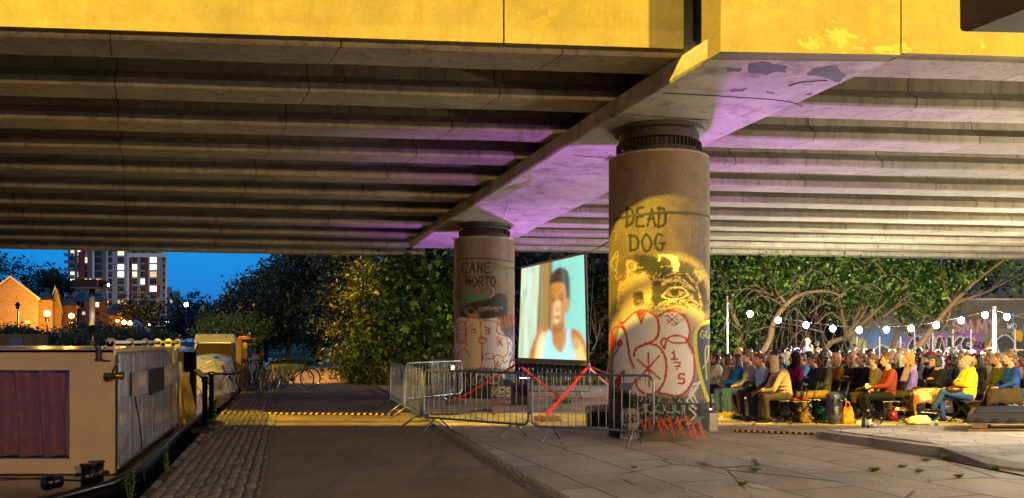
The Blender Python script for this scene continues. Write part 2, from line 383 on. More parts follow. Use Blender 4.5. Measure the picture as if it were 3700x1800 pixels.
c.text('GU', 2530, 1195, 16, 26, 3, '#b4ac2c'); c.stroke([(2538,1330),(2556,1300),(2560,1250),(2548,1270),(2553,1370)], 4, '#b4ac2c')
c.fill([(2200,1410),(2300,1430),(2380,1435),(2480,1440),(2565,1470),(2565,1560),(2400,1545),(2200,1600)], '#0e0d0c', .97, rag=30, soft=8)
for k in range(7): c.stroke([(2285+k*28, 1440),(2300+k*28+random.uniform(-8,8), 1475),(2290+k*28, 1500+random.uniform(-10, 30))], 8, '#0e6a3e', .7, rag=6)
for k in range(5): c.stroke([(2320+k*34,1440),(2300+k*34,1480),(2330+k*34,1490),(2325+k*34,1450)], 4, '#b8b8ae', .6, rag=5)
c.fill([(2242,1500),(2262,1475),(2300,1482),(2312,1520),(2300,1545),(2255,1540)], '#b7b2a6', .9, rag=5); c.text('LOHIS', 2255, 1500, 9, 26, 4, BK, 1, .1, .1); c.fill([(2246,1552),(2300,1548),(2302,1585),(2246,1588)], '#b7b2a6', .85, rag=5); c.text('TAST', 2250, 1556, 9, 22, 3.5, BK)
for pts in ([(2505,1390),(2528,1380),(2500,1420),(2520,1455),(2510,1462),(2490,1430),(2500,1400)], [(2520,1400),(2480,1450),(2515,1475)], [(2490,1475),(2515,1500),(2482,1532),(2505,1530)]): c.stroke(pts, 6, '#c0c0b6', .95, smooth=False, rag=4)
for k in range(9): x = 2315+k*26+random.uniform(-8, 8); c.stroke([(x, 1505+random.uniform(0, 25)), (x+22, 1570+random.uniform(-25, 20))], 10, '#b5481a', .85, rag=7)
for k in range(4): c.stroke([(2320+k*60,1520+k*4),(2370+k*55,1510)], 8, '#b5481a', .8, rag=7)
for k in range(16):
    x = random.uniform(2215, 2545); y = random.uniform(1430, 1470); c.stroke([(x, y), (x+random.uniform(-3, 3), y+random.uniform(15, 70))], 2.2, random.choice([RD, '#c8c4b8', '#0e6a3e']), .6)
for k in range(14):
    x = random.uniform(2210, 2540); y = random.uniform(1450, 1580); q = [(x+random.uniform(-26, 26), y+random.uniform(-18, 18)) for _ in range(4)]; c.stroke(q, random.uniform(3, 6), random.choice(['#a8a89e', '#1c6a44', '#101010', '#6a7078', '#b5481a']), .7, rag=4)
c.fill([(2200,935),(2260,925),(2300,945),(2290,1120),(2240,1160),(2205,1130)], '#8a7248', .35, rag=24, soft=12)
for k in range(26):
    x = random.uniform(2220, 2540); y = random.uniform(935, 1140); c.stroke([(x, y), (x+random.uniform(-28, 28), y+random.uniform(-12, 24)), (x+random.uniform(-30, 30), y+random.uniform(-6, 40))], random.uniform(3, 9), random.choice([BK, '#1a1610', '#9a8458', '#b8a070']), .45, rag=8)
NEAR_C = c
# ---- far pillar
c = Canvas(1630, 840, 1870, 1450, 2)
c.text('CANE', 1670, 948, 20, 38, 5.2, '#17120c', .95, .35, .12, rag=1); c.text('MORTO', 1684, 1000, 17, 34, 5.2, '#17120c', .95, .3, .14, rag=1)
c.text('AMUS', 1668, 1065, 18, 24, 5, '#0f8a48', .9, .3, .1); c.stroke([(1690,1092),(1730,1086),(1760,1068)], 5, '#0f8a48', .9)
c.fill([(1668,1115),(1700,1092),(1760,1082),(1800,1060),(1832,1075),(1830,1150),(1800,1150),(1700,1150),(1668,1150)], BK, .88, rag=8, soft=3)
c.fill([(1672,1118),(1700,1110),(1730,1135),(1705,1146),(1680,1135)], '#6d6250', .8, rag=5); c.fill([(1692,1118),(1712,1120),(1708,1134),(1694,1130)], BK)
for k in range(12): c.stroke([(1725+k*8,1130-k*2),(1735+k*7,1110),(1750+k*6,1118+random.uniform(-12,14))], 2.5, '#9a8f7c', .75)
c.stroke([(1772,1075),(1785,1060),(1780,1040)], 3, '#b8ad98', .8)
c.fill([(1645,1165),(1690,1148),(1740,1155),(1800,1150),(1812,1195),(1850,1240),(1838,1300),(1842,1335),(1780,1345),(1700,1345),(1650,1330)], '#bdb7a8', .95, rag=4)
c.fill([(1684,1158),(1735,1152),(1738,1335),(1690,1345)], '#b09038', .5, rag=8)
for pts in ([(1645,1170),(1680,1168),(1683,1248)], [(1680,1175),(1690,1152),(1718,1150),(1736,1175),(1738,1335),(1700,1345),(1680,1345)], [(1738,1172),(1745,1158),(1795,1165),(1796,1200),(1830,1220),(1835,1270),(1822,1290)],
    [(1652,1330),(1655,1280),(1678,1262),(1698,1290)], [(1756,1228),(1738,1222),(1730,1232),(1745,1243),(1757,1230),(1750,1220),(1735,1218),(1728,1236)], [(1745,1298),(1750,1282),(1780,1278),(1783,1300),(1790,1285),(1815,1288),(1820,1310),(1845,1300),(1838,1330),(1790,1345),(1785,1300),(1750,1298)],
    [(1697,1183),(1708,1172)], [(1748,1180),(1775,1188)], [(1792,1218),(1812,1250)], [(1800,1215),(1815,1248)], [(1794,1240),(1815,1222)], [(1796,1250),(1812,1236)], [(1650,1170),(1650,1235)], [(1790,1330),(1798,1305),(1800,1325),(1810,1315)]): c.stroke(pts, 3.6, RD, .95, rag=1)
c.text('ALO', 1652, 1180, 8, 14, 2, RD); c.text('XCU', 1652, 1204, 8, 14, 2, RD); c.text('DONG', 1652, 1226, 6, 14, 2, RD)
for q in ((1703,1187),(1754,1190)): c.fill([(q[0],q[1]),(q[0]+16,q[1]-1),(q[0]+17,q[1]+17),(q[0],q[1]+18)], RD, .95, smooth=False); c.fill([(q[0]+3,q[1]+6),(q[0]+10,q[1]+6),(q[0]+10,q[1]+14),(q[0]+3,q[1]+14)], '#c8c0b0', .9, smooth=False)
c.fill([(1812,1150),(1855,1140),(1860,1200),(1830,1215)], '#3a2a22', .7, rag=8)
for k in range(5): c.stroke([(1795+k*14,1145),(1805+k*13,1175+random.uniform(-8,8))], 7, '#a83a16', .7, rag=5)
for k in range(6): c.stroke([(1832+k*4,1200+k*20),(1850,1222+k*18),(1838,1245+k*20)], 3.5, '#b8bcc8' if k % 2 else '#4a5fa8', .9)
c.fill([(1640,1345),(1860,1340),(1865,1450),(1640,1450)], '#15120e', .82, rag=12, soft=4)
c.text('PRIMA', 1720, 1340, 16, 24, 4, '#b9b6aa', .85, .3, .12); c.text('RUDO', 1668, 1368, 16, 24, 4, '#8d8a80', .7, .3, .12)
c.text('RES', 1775, 1400, 20, 32, 6, '#a07d28', .95, .35, .08)
for k in range(20):
    x = random.uniform(1650, 1850); y = random.uniform(1345, 1430); q = [(x+random.uniform(-15, 15), y+random.uniform(-12, 12)) for _ in range(4)]; c.stroke(q, random.uniform(2, 4), random.choice(['#a8a89e', '#8a8a80', '#101010', '#a07d28']), .7, rag=3)
FAR_C = c

def pillar(name, label, cx, cy, R, ztop, canvas, step, material, strap_z):
    t = thing(name, label, 'pillar', (cx, cy, 0), 0, None)
    na = int(PI*R*2*FX/cy/step/1.2); nz = int(ztop*FX/cy/step)
    az = np.linspace(0, 2*PI, na, endpoint=False); zz = np.linspace(-.05, ztop, nz)
    A, Z = np.meshgrid(az, zz); X = cx+R*np.cos(A); Y = cy+R*np.sin(A)
    Rj = R
    px = 1850+X/Y*FX; py = HZ+(CH-Z)/Y*FX
    col = canvas.sample(px, py).reshape(-1, 4).copy()
    nrm = (np.cos(A)*(-cx)+np.sin(A)*(-cy)).ravel()      # only the side the tags were sprayed on
    vis = (Y < cy+.05*R).ravel(); col[~vis] = 0
    V = np.stack([Rj*np.cos(A).ravel(), Rj*np.sin(A).ravel(), Z.ravel()], 1)
    i, j = np.meshgrid(np.arange(nz-1), np.arange(na), indexing='ij'); i = i.ravel(); j = j.ravel(); k = (j+1) % na
    F = np.stack([i*na+j, i*na+k, (i+1)*na+k, (i+1)*na+j], 1)
    me = npmesh('shaft', V, F, col); me.polygons.foreach_set('use_smooth', [True]*len(me.polygons))
    link('shaft', me, material, t)
    capm = MB().lathe([(R, 0), (R-.01, .03), (R-.06, .055), (.2, .06)], 64, (0, 0, ztop)); capm.build('cap', M_CROSS, t, True)
    return t
M_PIL = painted('pillar_concrete', '#5e503c', '#7e705a')
near_p = pillar('concrete_pillar', 'round concrete pillar painted DEAD DOG with red 175 throw-up', NC[0], NC[1], NR, NZ, NEAR_C, 2.6, M_PIL, 3.3)
far_p = pillar('concrete_pillar', 'round concrete pillar painted CANE MORTO beside the film screen', FC[0], FC[1], FR, FZ, FAR_C, 2.0, M_PIL, 3.6)
M_BEAR = simple('bearing_steel', '#2a2620', .6, .3, .3, 8, .3)
def bearing(t, R, z0, z1):
    b = MB().lathe([(R*.84, z0), (R*.84, z0+.05), (R*.72, z0+.07), (R*.72, z0+.22), (R*.8, z0+.24), (R*.8, z1-.08), (R*.9, z1-.06), (R*.9, z1+.02)], 48)
    o = b.build('bearing', M_BEAR, t)
    f = MB()
    for k in range(60):
        a = 2*PI*k/60; f.box((R*.82*math.cos(a), R*.82*math.sin(a), z0+.15), (.05, .012, .12), a)
    f.build('fins', M_BEAR, o)
def strap_on(t, R, z, col, w=.03, tilt=0):
    m = MB(); n = 48; vs = []
    for k in range(n+1):
        a = 2*PI*k/n; zz = z+tilt*math.cos(a)+.008*math.sin(3*a)
        for r, h in ((R+.004, -w/2), (R+.012, -w/2), (R+.012, w/2), (R+.004, w/2)): vs.append((r*math.cos(a), r*math.sin(a), zz+h))
    fs = [(i*4+j, i*4+(j+1) % 4, (i+1)*4+(j+1) % 4, (i+1)*4+j) for i in range(n) for j in range(4)]
    m.add(vs, fs).build('strap', col, t)
M_STRAPG = simple('grey_green_strap', '#2c332e', .7, 0, .1, 20, .05)
# ---------------------------------------------------------------- the bridge overhead
def xl(Y): return 2.64-.343*(Y-10.5)
def xr(Y): return 4.98-.308*(Y-10.7)
def zc(Y): return CH+np.interp(Y, [10.5, 14.35, 24, 28], [3.65, 3.61, 3.36, 3.13])
bridge = thing('road_bridge', 'concrete road bridge on ribbed girders crossing above the towpath and audience', 'bridge', (0, 20, 0))
TOP = 6.5
KZ = [4.04, 4.04, 4.02, 4.0, 3.94, 3.88, 3.81, 3.73, 3.65, 3.56]
def girder(x0, x1, Y0, X0, zf, w=.78, mat=None, first=False, name='girder', e0=None, e1=None):
    # soffit from Y0 (at X0) along direction (1,.053), sloping webs
    m = MB(); n = max(2, int((x1-x0)/1.5)); L = []
    for i in range(n+1):
        x = x0+(x1-x0)*i/n; y = Y0+.053*(x-X0); z = zf(x)+.006*math.sin(x*1.7+Y0)
        cross = [(y, z+.03), (y+.03, z), (y+w-.03, z), (y+w, z+.03), (y+w, z+.14), (y+w-.17, z+.3), (y+w-.17, TOP), (y+.17, TOP), (y+.17, z+.3), (y, z+.14)]
        if first: cross[8] = (y+.001, z+.3); cross[7] = (y+.001, TOP)
        L.append([((e0(a) if (e0 and i == 0) else (e1(a) if (e1 and i == n) else x)), a, b) for a, b in cross])
    vs = [p for c_ in L for p in c_]; k = 10
    fs = [(i*k+j, i*k+(j+1) % k, (i+1)*k+(j+1) % k, (i+1)*k+j) for i in range(n) for j in range(k)]
    fs += [tuple(range(k-1, -1, -1)), tuple(n*k+j for j in range(k))]
    m.add(vs, [f[::-1] for f in fs]).build(name, mat or M_GIRD, bridge, world=True)
for k, zk in enumerate(KZ):
    Yp = 11.0+2.0*k; zf = lambda x, zk=zk, Yp=Yp: CH+zk-.014*(x+.6167*Yp)
    X0 = -.6167*Yp; xe = xl(Yp+.2)
    ye = Yp+.053*(xe-X0); girder(-34, xl(ye+.4)+.3, Yp, X0, zf, e1=lambda y: xl(y)+.3)
    # lit far girder edge
girder(-34, -3.4, 31.1, -.6167*31, lambda x: CH+3.5-.014*(x+19.1))
zr = lambda Y, x: CH+3.58-.018*(Y-10.83)-.02*(x-6.5)*.6
for k in range(11):
    Y0 = 10.83+2.0*k; ye = Y0+.053*(xr(Y0)-6.5)
    girder(xr(ye+.4)+.004, 44, Y0, 6.5, lambda x, Y0=Y0: zr(Y0, x)+.05, e0=lambda y: xr(y)+.004)
# crosshead: bottom flange + web + end block
m = MB(); w = MB(); ys = [10.8, 11.0, 12, 13, 14.35, 16, 18, 20, 22, 24, 26, 28.2]
for dst, ins, za, zb in ((m, 0, 0, .27), (w, .42, .27, None)):
    vs = []
    for Y in ys:
        b = zc(Y)+za; t_ = zc(Y)+zb if zb else TOP+.02
        ch = .03 if not ins else 0
        vs += [(xl(Y)+ins+ch, Y, b), (xr(Y)-ins-ch, Y+.05, b), (xr(Y)-ins, Y+.05, b+ch), (xr(Y)-ins, Y+.05, t_), (xl(Y)+ins, Y, t_), (xl(Y)+ins, Y, b+ch)]
    n = len(ys); fs = [(i*6+j, (i+1)*6+j, (i+1)*6+(j+1) % 6, i*6+(j+1) % 6) for i in range(n-1) for j in range(6)]
    fs += [tuple(range(6)), tuple((n-1)*6+j for j in range(5, -1, -1))]
    dst.add(vs, fs)
m.build('crosshead', M_CROSS, bridge, world=True); w.build('crosshead_web', M_CROSS, bridge, world=True)
e = MB(); zb = zc(10.5)
e.prism([(2.64, 10.5), (4.98, 10.62), (4.86, 11.0), (2.5, 10.95)], zb+.002, 8.2); e.build('end_block', M_FASC, bridge, world=True)
# fascia panels: left recessed, right flush with the end block
fz = lambda x: CH+4.04-.014*(x+6.78)
def fascia(x0, x1, yf, zf, step, gapw=.02):
    x = x0
    while x < x1-.1:
        xe = min(x+step, x1); f = MB(); y0, y1 = yf(x), yf(xe-gapw)
        za, zb_ = zf(x), zf(xe)
        f.add([(x, y0, za), (xe-gapw, y1, zb_), (xe-gapw, y1+.12, zb_), (x, y0+.12, za), (x, y0, 8.2), (xe-gapw, y1, 8.2), (xe-gapw, y1+.12, 8.2), (x, y0+.12, 8.2)],
              [(3,2,1,0),(4,5,6,7),(0,1,5,4),(1,2,6,5),(2,3,7,6),(3,0,4,7)])
        f.build('fascia_panel', M_FASC, bridge, world=True)
        x = xe
fascia(-34.6, 2.36, lambda x: 10.83+.053*(x+6.78), lambda x: fz(x)+.06, 11.5)
fascia(4.98, 45, lambda x: 10.68+.053*(x-6.5), lambda x: zr(10.83, x)+.07, 14.0, .01)
MB().prism([(-34, 10.98+.053*(-27)), (44, 10.98+.053*38), (44, 34.5), (-34, 30.6)], TOP+.01, TOP+.35).build('deck_slab', M_GIRD, bridge, world=True)
# repair patches and casting joints under the crosshead
def on_soffit(px, py):
    Y = 12.0
    for _ in range(12): Y = (zc(Y)-CH)*FX/(HZ-py)
    return Vector((XY(px, Y), Y, float(zc(Y))-.004))
M_REP = simple('grey_repair_mortar', '#4e4a4c', .9, 0, .3, 9, .5)
for poly_ in ([(2700,262),(2712,230),(2760,222),(2800,232),(2842,240),(2838,262),(2800,258),(2770,270)], [(2912,268),(2950,245),(3000,236),(3030,240),(3040,262),(3060,270),(3030,300),(2985,280),(2950,276)], [(2620,245),(2680,246),(2676,258),(2630,260)], [(2635,322),(2700,318),(2680,330),(2640,332)], [(2770,330),(2800,331),(2796,338),(2772,337)], [(2910,338),(2935,334),(2934,342),(2912,344)]):
    q = []; m_ = len(poly_)
    for i in range(m_):
        a, b = Vector(poly_[i]), Vector(poly_[(i+1) % m_])
        for k in range(4): s_ = a.lerp(b, k/4); q.append(on_soffit(s_.x+random.uniform(-4, 4), s_.y+random.uniform(-2.5, 2.5)))
    MB().add(q, [tuple(range(len(q)))]).build('repair_patch', M_REP, bridge, world=True)
for l_ in ([(2395,335),(2800,360),(2900,385)], [(2255,412),(2420,424),(2560,434)], [(2070,560),(2300,580)], [(2850,310),(2900,296),(2990,290)]):
    m_ = MB(); m_.tube([on_soffit(x+random.uniform(-2,2), y) for x, y in Canvas.curve(None, l_)], .009, 4); m_.build('casting_joint', M_RUBBER, bridge, world=True)
# diaphragm blocks between the last girders, far right
d = MB(); d.box((13.2, 27.4, 5.75), (.35, 2.4, 1.1), .35); d.build('diaphragm', M_GIRD, bridge, world=True)
d = MB(); d.box((11.6, 29.4, 5.7), (.35, 2.4, 1.1), .35); d.build('diaphragm', M_GIRD, bridge, world=True)
near_deck = thing('bridge_deck', 'dark neighbouring bridge deck whose pier block fills the upper corner', 'bridge', (4, 0, 0))
MB().prism([(-34, -12), (44, -12), (44, 8.2), (-34, 8.0)], 5.75, 6.7).build('deck_slab', M_GIRD, near_deck, world=True)
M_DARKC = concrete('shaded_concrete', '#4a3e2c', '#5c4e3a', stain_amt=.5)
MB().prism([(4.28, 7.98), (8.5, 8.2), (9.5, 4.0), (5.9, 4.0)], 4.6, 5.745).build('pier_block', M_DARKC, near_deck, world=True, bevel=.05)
MB().tube([(-34, 7.95, 7.02), (44, 8.15, 7.02)], .05).build('rail', M_STEEL, near_deck, world=True)
# bearings and straps
bearing(near_p, NR, NZ+.06, float(zc(14.35))); bearing(far_p, FR, FZ+.06, float(zc(24.3)))
strap_on(near_p, NR, 3.72, M_STRAPG, .035, .02); strap_on(near_p, NR, .62, M_BLACK, .03, -.02)
strap_on(far_p, FR, 3.95, M_STRAPG, .035, -.03); strap_on(far_p, FR, .72, M_BLACK, .03, .02)
def twigs(t, R, z, n, col, lo=.06, hi=.2):
    m = MB()
    for k in range(n):
        a = random.uniform(0, 2*PI); p = Vector((R*math.cos(a)*.98, R*math.sin(a)*.98, z)); l = random.uniform(lo, hi)
        q = p+Vector((math.cos(a)*l*.8, math.sin(a)*l*.8, random.uniform(-.2, .7)*l)); m.tube([p, (p+q)/2+Vector((0, 0, .02)), q], [.004, .003, .001], 3)
    return m.build('dry_tuft', simple('dry_weed', col, .9), t)
twigs(near_p, NR, NZ+.03, 160, '#4a3c28'); twigs(far_p, FR, FZ+.03, 90, '#4a3c28')

# ---------------------------------------------------------------- ground, quay, water
def ex(Y): return -3.9-.267*(Y-8.68)
def ground_mat():
    t = NT('rough_ground'); v = t.coord('Object'); f = t.noise(.8, 8, .7, v); g = t.noise(14, 6, .7, v)
    t.color(t.mix(t.ramp(g, [(.4, 0), (.65, 1)]), t.ramp(f, [(.35, '#3a3418'), (.55, '#5a4e26'), (.7, '#5c5034')]), lin('#2a2a12')))
    t.set(Roughness=.95); t.bump(g, .8, .05); return t.m
gr = MB(); gr.prism([(ex(-12), -12), (700, -12), (700, 900), (ex(900), 900)], -2.2, 0)
tag(gr.build('ground', ground_mat()), kind='structure')
def water_mat():
    t = NT('canal_water'); t.set(Base_Color=(.006, .01, .014, 1), Roughness=.06); t.b.inputs['IOR'].default_value = 1.33
    v = t.coord('Object', (1, .35, 1)); t.bump(t.noise(1.6, 3, .5, v), .12, .15); return t.m
MB().quad((-900, -12, -.55), (ex(-12)+.0, -12, -.55), (ex(900), 900, -.55), (-900, 900, -.55)); wt = MB(); wt.quad((-900, -12, -.55), (40, -12, -.55), (40, 900, -.55), (-900, 900, -.55))
tag(wt.build('canal_water', water_mat()), kind='structure')
# opposite bank
bk = MB(); bk.prism([(-900, 30), (-30, 30), (-35.5, 58), (-40, 75), (-57, 128), (-100, 210), (-135, 300), (-96, 300), (-88, 330), (-96, 900), (-900, 900)], -2, -.05)
tag(bk.build('far_bank', simple('bank_soil', '#2c2614', .95, 0, .4, .5, .5)), kind='structure')
def pave_mat(name, c1, c2, mort, sx, sy, rot, ang_bump=.5, stain=.4, mortar=.012, off=.5):
    t = NT(name); v = t.coord('Object', rot=(0, 0, rot)); d = t.noise(1.1, 4, .5, v)
    nd = t.n('ShaderNodeVectorMath', operation='ADD'); w_ = t.n('ShaderNodeVectorMath', operation='SCALE'); w_.inputs['Scale'].default_value = .05
    nz = t.n('ShaderNodeTexNoise'); nz.inputs['Scale'].default_value = 2.2; nz.inputs['Detail'].default_value = 5; t.l(v, nz.inputs['Vector'])
    t.l(nz.outputs['Color'], w_.inputs[0]); t.l(v, nd.inputs[0]); t.l(w_.outputs[0], nd.inputs[1])
    br = t.n('ShaderNodeTexBrick'); t.l(nd.outputs[0], br.inputs['Vector']); br.offset = off; br.inputs['Scale'].default_value = 1
    br.inputs['Brick Width'].default_value = sx; br.inputs['Row Height'].default_value = sy; br.inputs['Mortar Size'].default_value = mortar; br.inputs['Mortar Smooth'].default_value = .3; br.inputs['Bias'].default_value = 0
    br.inputs['Color1'].default_value = (*lin(c1), 1); br.inputs['Color2'].default_value = (*lin(c2), 1); br.inputs['Mortar'].default_value = (*lin(mort), 1)
    big = t.noise(.5, 7, .7, v); fine = t.noise(30, 5, .7, v)
    c = t.mix(t.math('MULTIPLY', t.ramp(big, [(.4, 0), (.65, 1)]), stain), br.outputs['Color'], lin('#241e14'))
    c = t.mix(t.ramp(fine, [(.5, 0), (.8, .5)]), c, lin(mort))
    # cracks
    vo = t.n('ShaderNodeTexVoronoi', feature='DISTANCE_TO_EDGE'); vo.inputs['Scale'].default_value = .55; t.l(nd.outputs[0], vo.inputs['Vector'])
    ck = t.ramp(vo.outputs['Distance'], [(.0, 1), (.016, 0)]); ck = t.math('MULTIPLY', ck, t.ramp(t.noise(.7, 2, .5, v), [(.44, 0), (.54, 1)]))
    c = t.mix(ck, c, lin(mort)); c = t.mix(t.ramp(t.noise(3.2, 5, .75, v), [(.6, 0), (.68, .35)]), c, lin('#3a3022')); c = t.mix(t.ramp(t.noise(9, 2, .5, v), [(.73, 0), (.76, .5)]), c, lin('#c8bfae')); t.color(c); t.set(Roughness=.7)
    h = t.math('SUBTRACT', t.math('ADD', t.math('SUBTRACT', 1, br.outputs['Fac']), t.math('MULTIPLY', fine, .25)), ck)
    t.bump(h, ang_bump, .02); return t.m
pv = MB(); pv.prism([(ex(-12)+4.2, -12), (60, -12), (60, 30.2), (ex(30)+4.7, 30.2)], -.1, .006)
tag(pv.build('paving', pave_mat('paving_slabs', '#b8a78c', '#a49376', '#1c1810', 1.7, .95, 1.25)), kind='structure')
def asphalt():
    t = NT('asphalt'); v = t.coord('Object'); f = t.noise(.6, 8, .65, v); g = t.noise(60, 4, .8, v)
    c = t.ramp(f, [(.3, '#725a3a'), (.7, '#8e7452')]); c = t.mix(t.ramp(g, [(.45, 0), (.7, 1)]), c, lin('#1d160e'))
    c = t.mix(t.ramp(t.noise(95, 2, .6, v), [(.66, 0), (.72, .7)]), c, lin('#8a7a60')); c = t.mix(t.ramp(t.noise(1.1, 5, .7, t.coord('Object', (2.2, .25, 1), (0, 0, -.26))), [(.5, 0), (.68, .55)]), c, lin('#3a2c1a')); c = t.mix(t.ramp(t.noise(.35, 6, .6, v), [(.55, 0), (.57, .3)]), c, lin('#4a3a26')); t.color(c); t.set(Roughness=.82); t.bump(g, .7, .008); return t.m
M_ASPH = asphalt()
pa = MB(); Ys = [-12, 0, 8, 14, 20, 26, 30, 36, 44, 54, 70, 100, 160]
lft = []; rgt = []
for Y in Ys:
    cv = 0 if Y < 34 else .08*(Y-34)
    a = ex(Y)+1.25+cv; b = ex(Y)+4.35+cv-(.9*min(1, max(0, (Y-30)/12)))
    if Y == 26: b -= .12
    lft.append((a, Y, .012)); rgt.append((b, Y, .012))
pa.add(lft+rgt, [(i, len(Ys)+i, len(Ys)+i+1, i+1) for i in range(len(Ys)-1)])
tag(pa.build('towpath', M_ASPH), kind='structure')
# gritty strip where the towpath meets the slabs
def grit_strip(name, side, w0, w1, z, mat, Y0=7, Y1=30):
    nx = 18; ny = 420; V = []; 
    ys_ = np.linspace(Y0, Y1, ny); xs = np.linspace(0, 1, nx)
    for Y in ys_:
        for u in xs:
            x = ex(Y)+w0+(w1-w0)*u; V.append((x, Y, z+max(0, math.sin(u*PI))*(.012+.02*random.random())))
    V = np.array(V); i, j = np.meshgrid(np.arange(ny-1), np.arange(nx-1), indexing='ij'); i = i.ravel(); j = j.ravel()
    F = np.stack([i*nx+j, i*nx+j+1, (i+1)*nx+j+1, (i+1)*nx+j], 1)
    return tag(link(name, npmesh(name, V, F), mat), kind='structure')
grit_strip('gutter_strip', 0, 4.15, 4.5, .010, simple('gritty_dirt', '#6a5a40', .95, 0, .5, 25, .6, .01), 5, 29)
# setts along the quay: a relief of worn stones
ny = 2000; nx = 120; Y0, Y1 = 6.5, 30.5
ys_ = np.linspace(Y0, Y1, ny); us = np.linspace(-.06, 1.27, nx)
YY, UU = np.meshgrid(ys_, us, indexing='ij')
row = UU/.12; ri = np.floor(row); fr = row-ri
hsh = lambda a, b: np.modf(np.abs(np.sin(a*12.9898+b*78.233)*43758.5453))[0]
wob = YY+.05*np.sin(YY*1.3+ri*1.7)
cl = wob/.2+.5*(ri % 2)+hsh(ri, ri*3)*.3; ci = np.floor(cl); fc = cl-ci
ed = np.minimum(np.minimum(fr, 1-fr)*.12, np.minimum(fc, 1-fc)*.2)
h = .03*np.clip(ed/.035, 0, 1)**.6+.022*(hsh(ri+5, ci)-.5)+.006*(RNG.random(YY.shape)-.5)
edge = (UU < .02+.10*(hsh(np.zeros_like(ci), np.floor(YY/.33)) > .5))
Z = np.where(edge, -.22, .004+h)
Xs = -3.9-.267*(YY-8.68)+UU
V = np.stack([Xs.ravel(), YY.ravel(), Z.ravel()], 1)
i, j = np.meshgrid(np.arange(ny-1), np.arange(nx-1), indexing='ij'); i = i.ravel(); j = j.ravel()
F = np.stack([i*nx+j, i*nx+j+1, (i+1)*nx+j+1, (i+1)*nx+j], 1)
M_SETT = simple('granite_setts', '#6a5e4c', .75, 0, .35, 5, .4, .01)
tag(link('cobbled_quay', npmesh('cobbled_quay', V, F), M_SETT), kind='structure')
# raised slab with its kerb
M_TILE = pave_mat('plaza_tiles', '#e2d6bc', '#cdbfa4', '#4a4234', .62, .62, .38, .3, .25, .006, .35)
k0 = G(2950, 1582); k1 = G(3400, 1655); k2 = G(3560, 1688); k3 = Vector((7.2, 9.0, 0))
far = [Vector((20, 9.5, 0)), Vector((20, 15.2, 0)), G(3370, 1548)]
poly = [k0, k1, k2, k3]+far
rs = thing('raised_slab', 'low tiled concrete ramp with worn kerb rising under the pallet stage', 'ramp', (k0.x, k0.y, 0))
MB().prism([(p.x, p.y) for p in poly], -.02, [.11, .15, .05, .01, .1, .1, .03]).build('ramp_body', M_CROSS, rs, world=True)
ip = [poly[0]+Vector((.25, .12, 0)), poly[1]+Vector((.1, .5, 0)), poly[2]+Vector((.2, .6, 0)), k3+Vector((.8, .8, 0))]+far
MB().prism([(p.x, p.y) for p in ip], [.05, .05, .0, .0, .05, .05, -.01], [.122, .16, .075, .03, .115, .115, .042]).build('tiles', M_TILE, rs, world=True)
dr = MB(); a, b = G(3420, 1662, .02), G(3720, 1722, .02)
dr.add([a+Vector((0,0,-.015)), b+Vector((0,0,-.015)), b+Vector((.02,.16,-.015)), a+Vector((.02,.16,-.015)), a, b, b+Vector((.02,.16,0)), a+Vector((.02,.16,0))], [(3,2,1,0),(4,5,6,7),(0,1,5,4),(1,2,6,5),(2,3,7,6),(3,0,4,7)]); tag(dr.build('drain_channel', simple('drain_grate', '#2a2822', .6, .4, .5, 60, .8)), 'dark slotted drain channel running along the foot of the ramp', 'drain')
# striped cable covers
def cable_cover(p0, p1, label, w=.12, n=26):
    t = thing('cable_cover', label, 'cable cover', (p0.x, p0.y, 0), 0, None)
    d = (p1-p0); L = d.length; d.normalize(); s = Vector((-d.y, d.x, 0))
    m = MB(); prof = [(-w, .013), (-w*.45, .05), (w*.45, .05), (w, .013)]
    vs = [p+s*a+Vector((0, 0, z)) for p in (p0, p1) for a, z in prof]; m.add(vs, [(0,1,5,4),(1,2,6,5),(2,3,7,6),(0,4,7,3),(0,3,2,1),(4,5,6,7)])
    m.build('cover', M_BLACK, t, world=True)
    for k in range(n):
        y = MB()
        a = p0+d*(L*(k+.25)/n); b = p0+d*(L*(k+.7)/n)
        y.add([a-s*w*.4+Vector((0,0,.052)), b-s*w*.4+Vector((0,0,.052)), b+s*w*.4+Vector((0,0,.052)), a+s*w*.4+Vector((0,0,.052))], [(0,1,2,3)])
        y.add([a-s*w*.92+Vector((0,0,.021)), b-s*w*.92+Vector((0,0,.021)), b-s*w*.5+Vector((0,0,.05)), a-s*w*.5+Vector((0,0,.05))], [(0,1,2,3)])
        y.build('stripe', simple('yellow_stripe', '#c09a10', .6), t, world=True)
cable_cover(G(800, 1497, .0), G(1440, 1502, .0), 'yellow and black cable cover lying across the dark towpath', n=30)
cable_cover(G(2655, 1562, .0), G(2955, 1574, .0), 'yellow and black cable cover beside the metal box by the big pillar', .05, n=14)
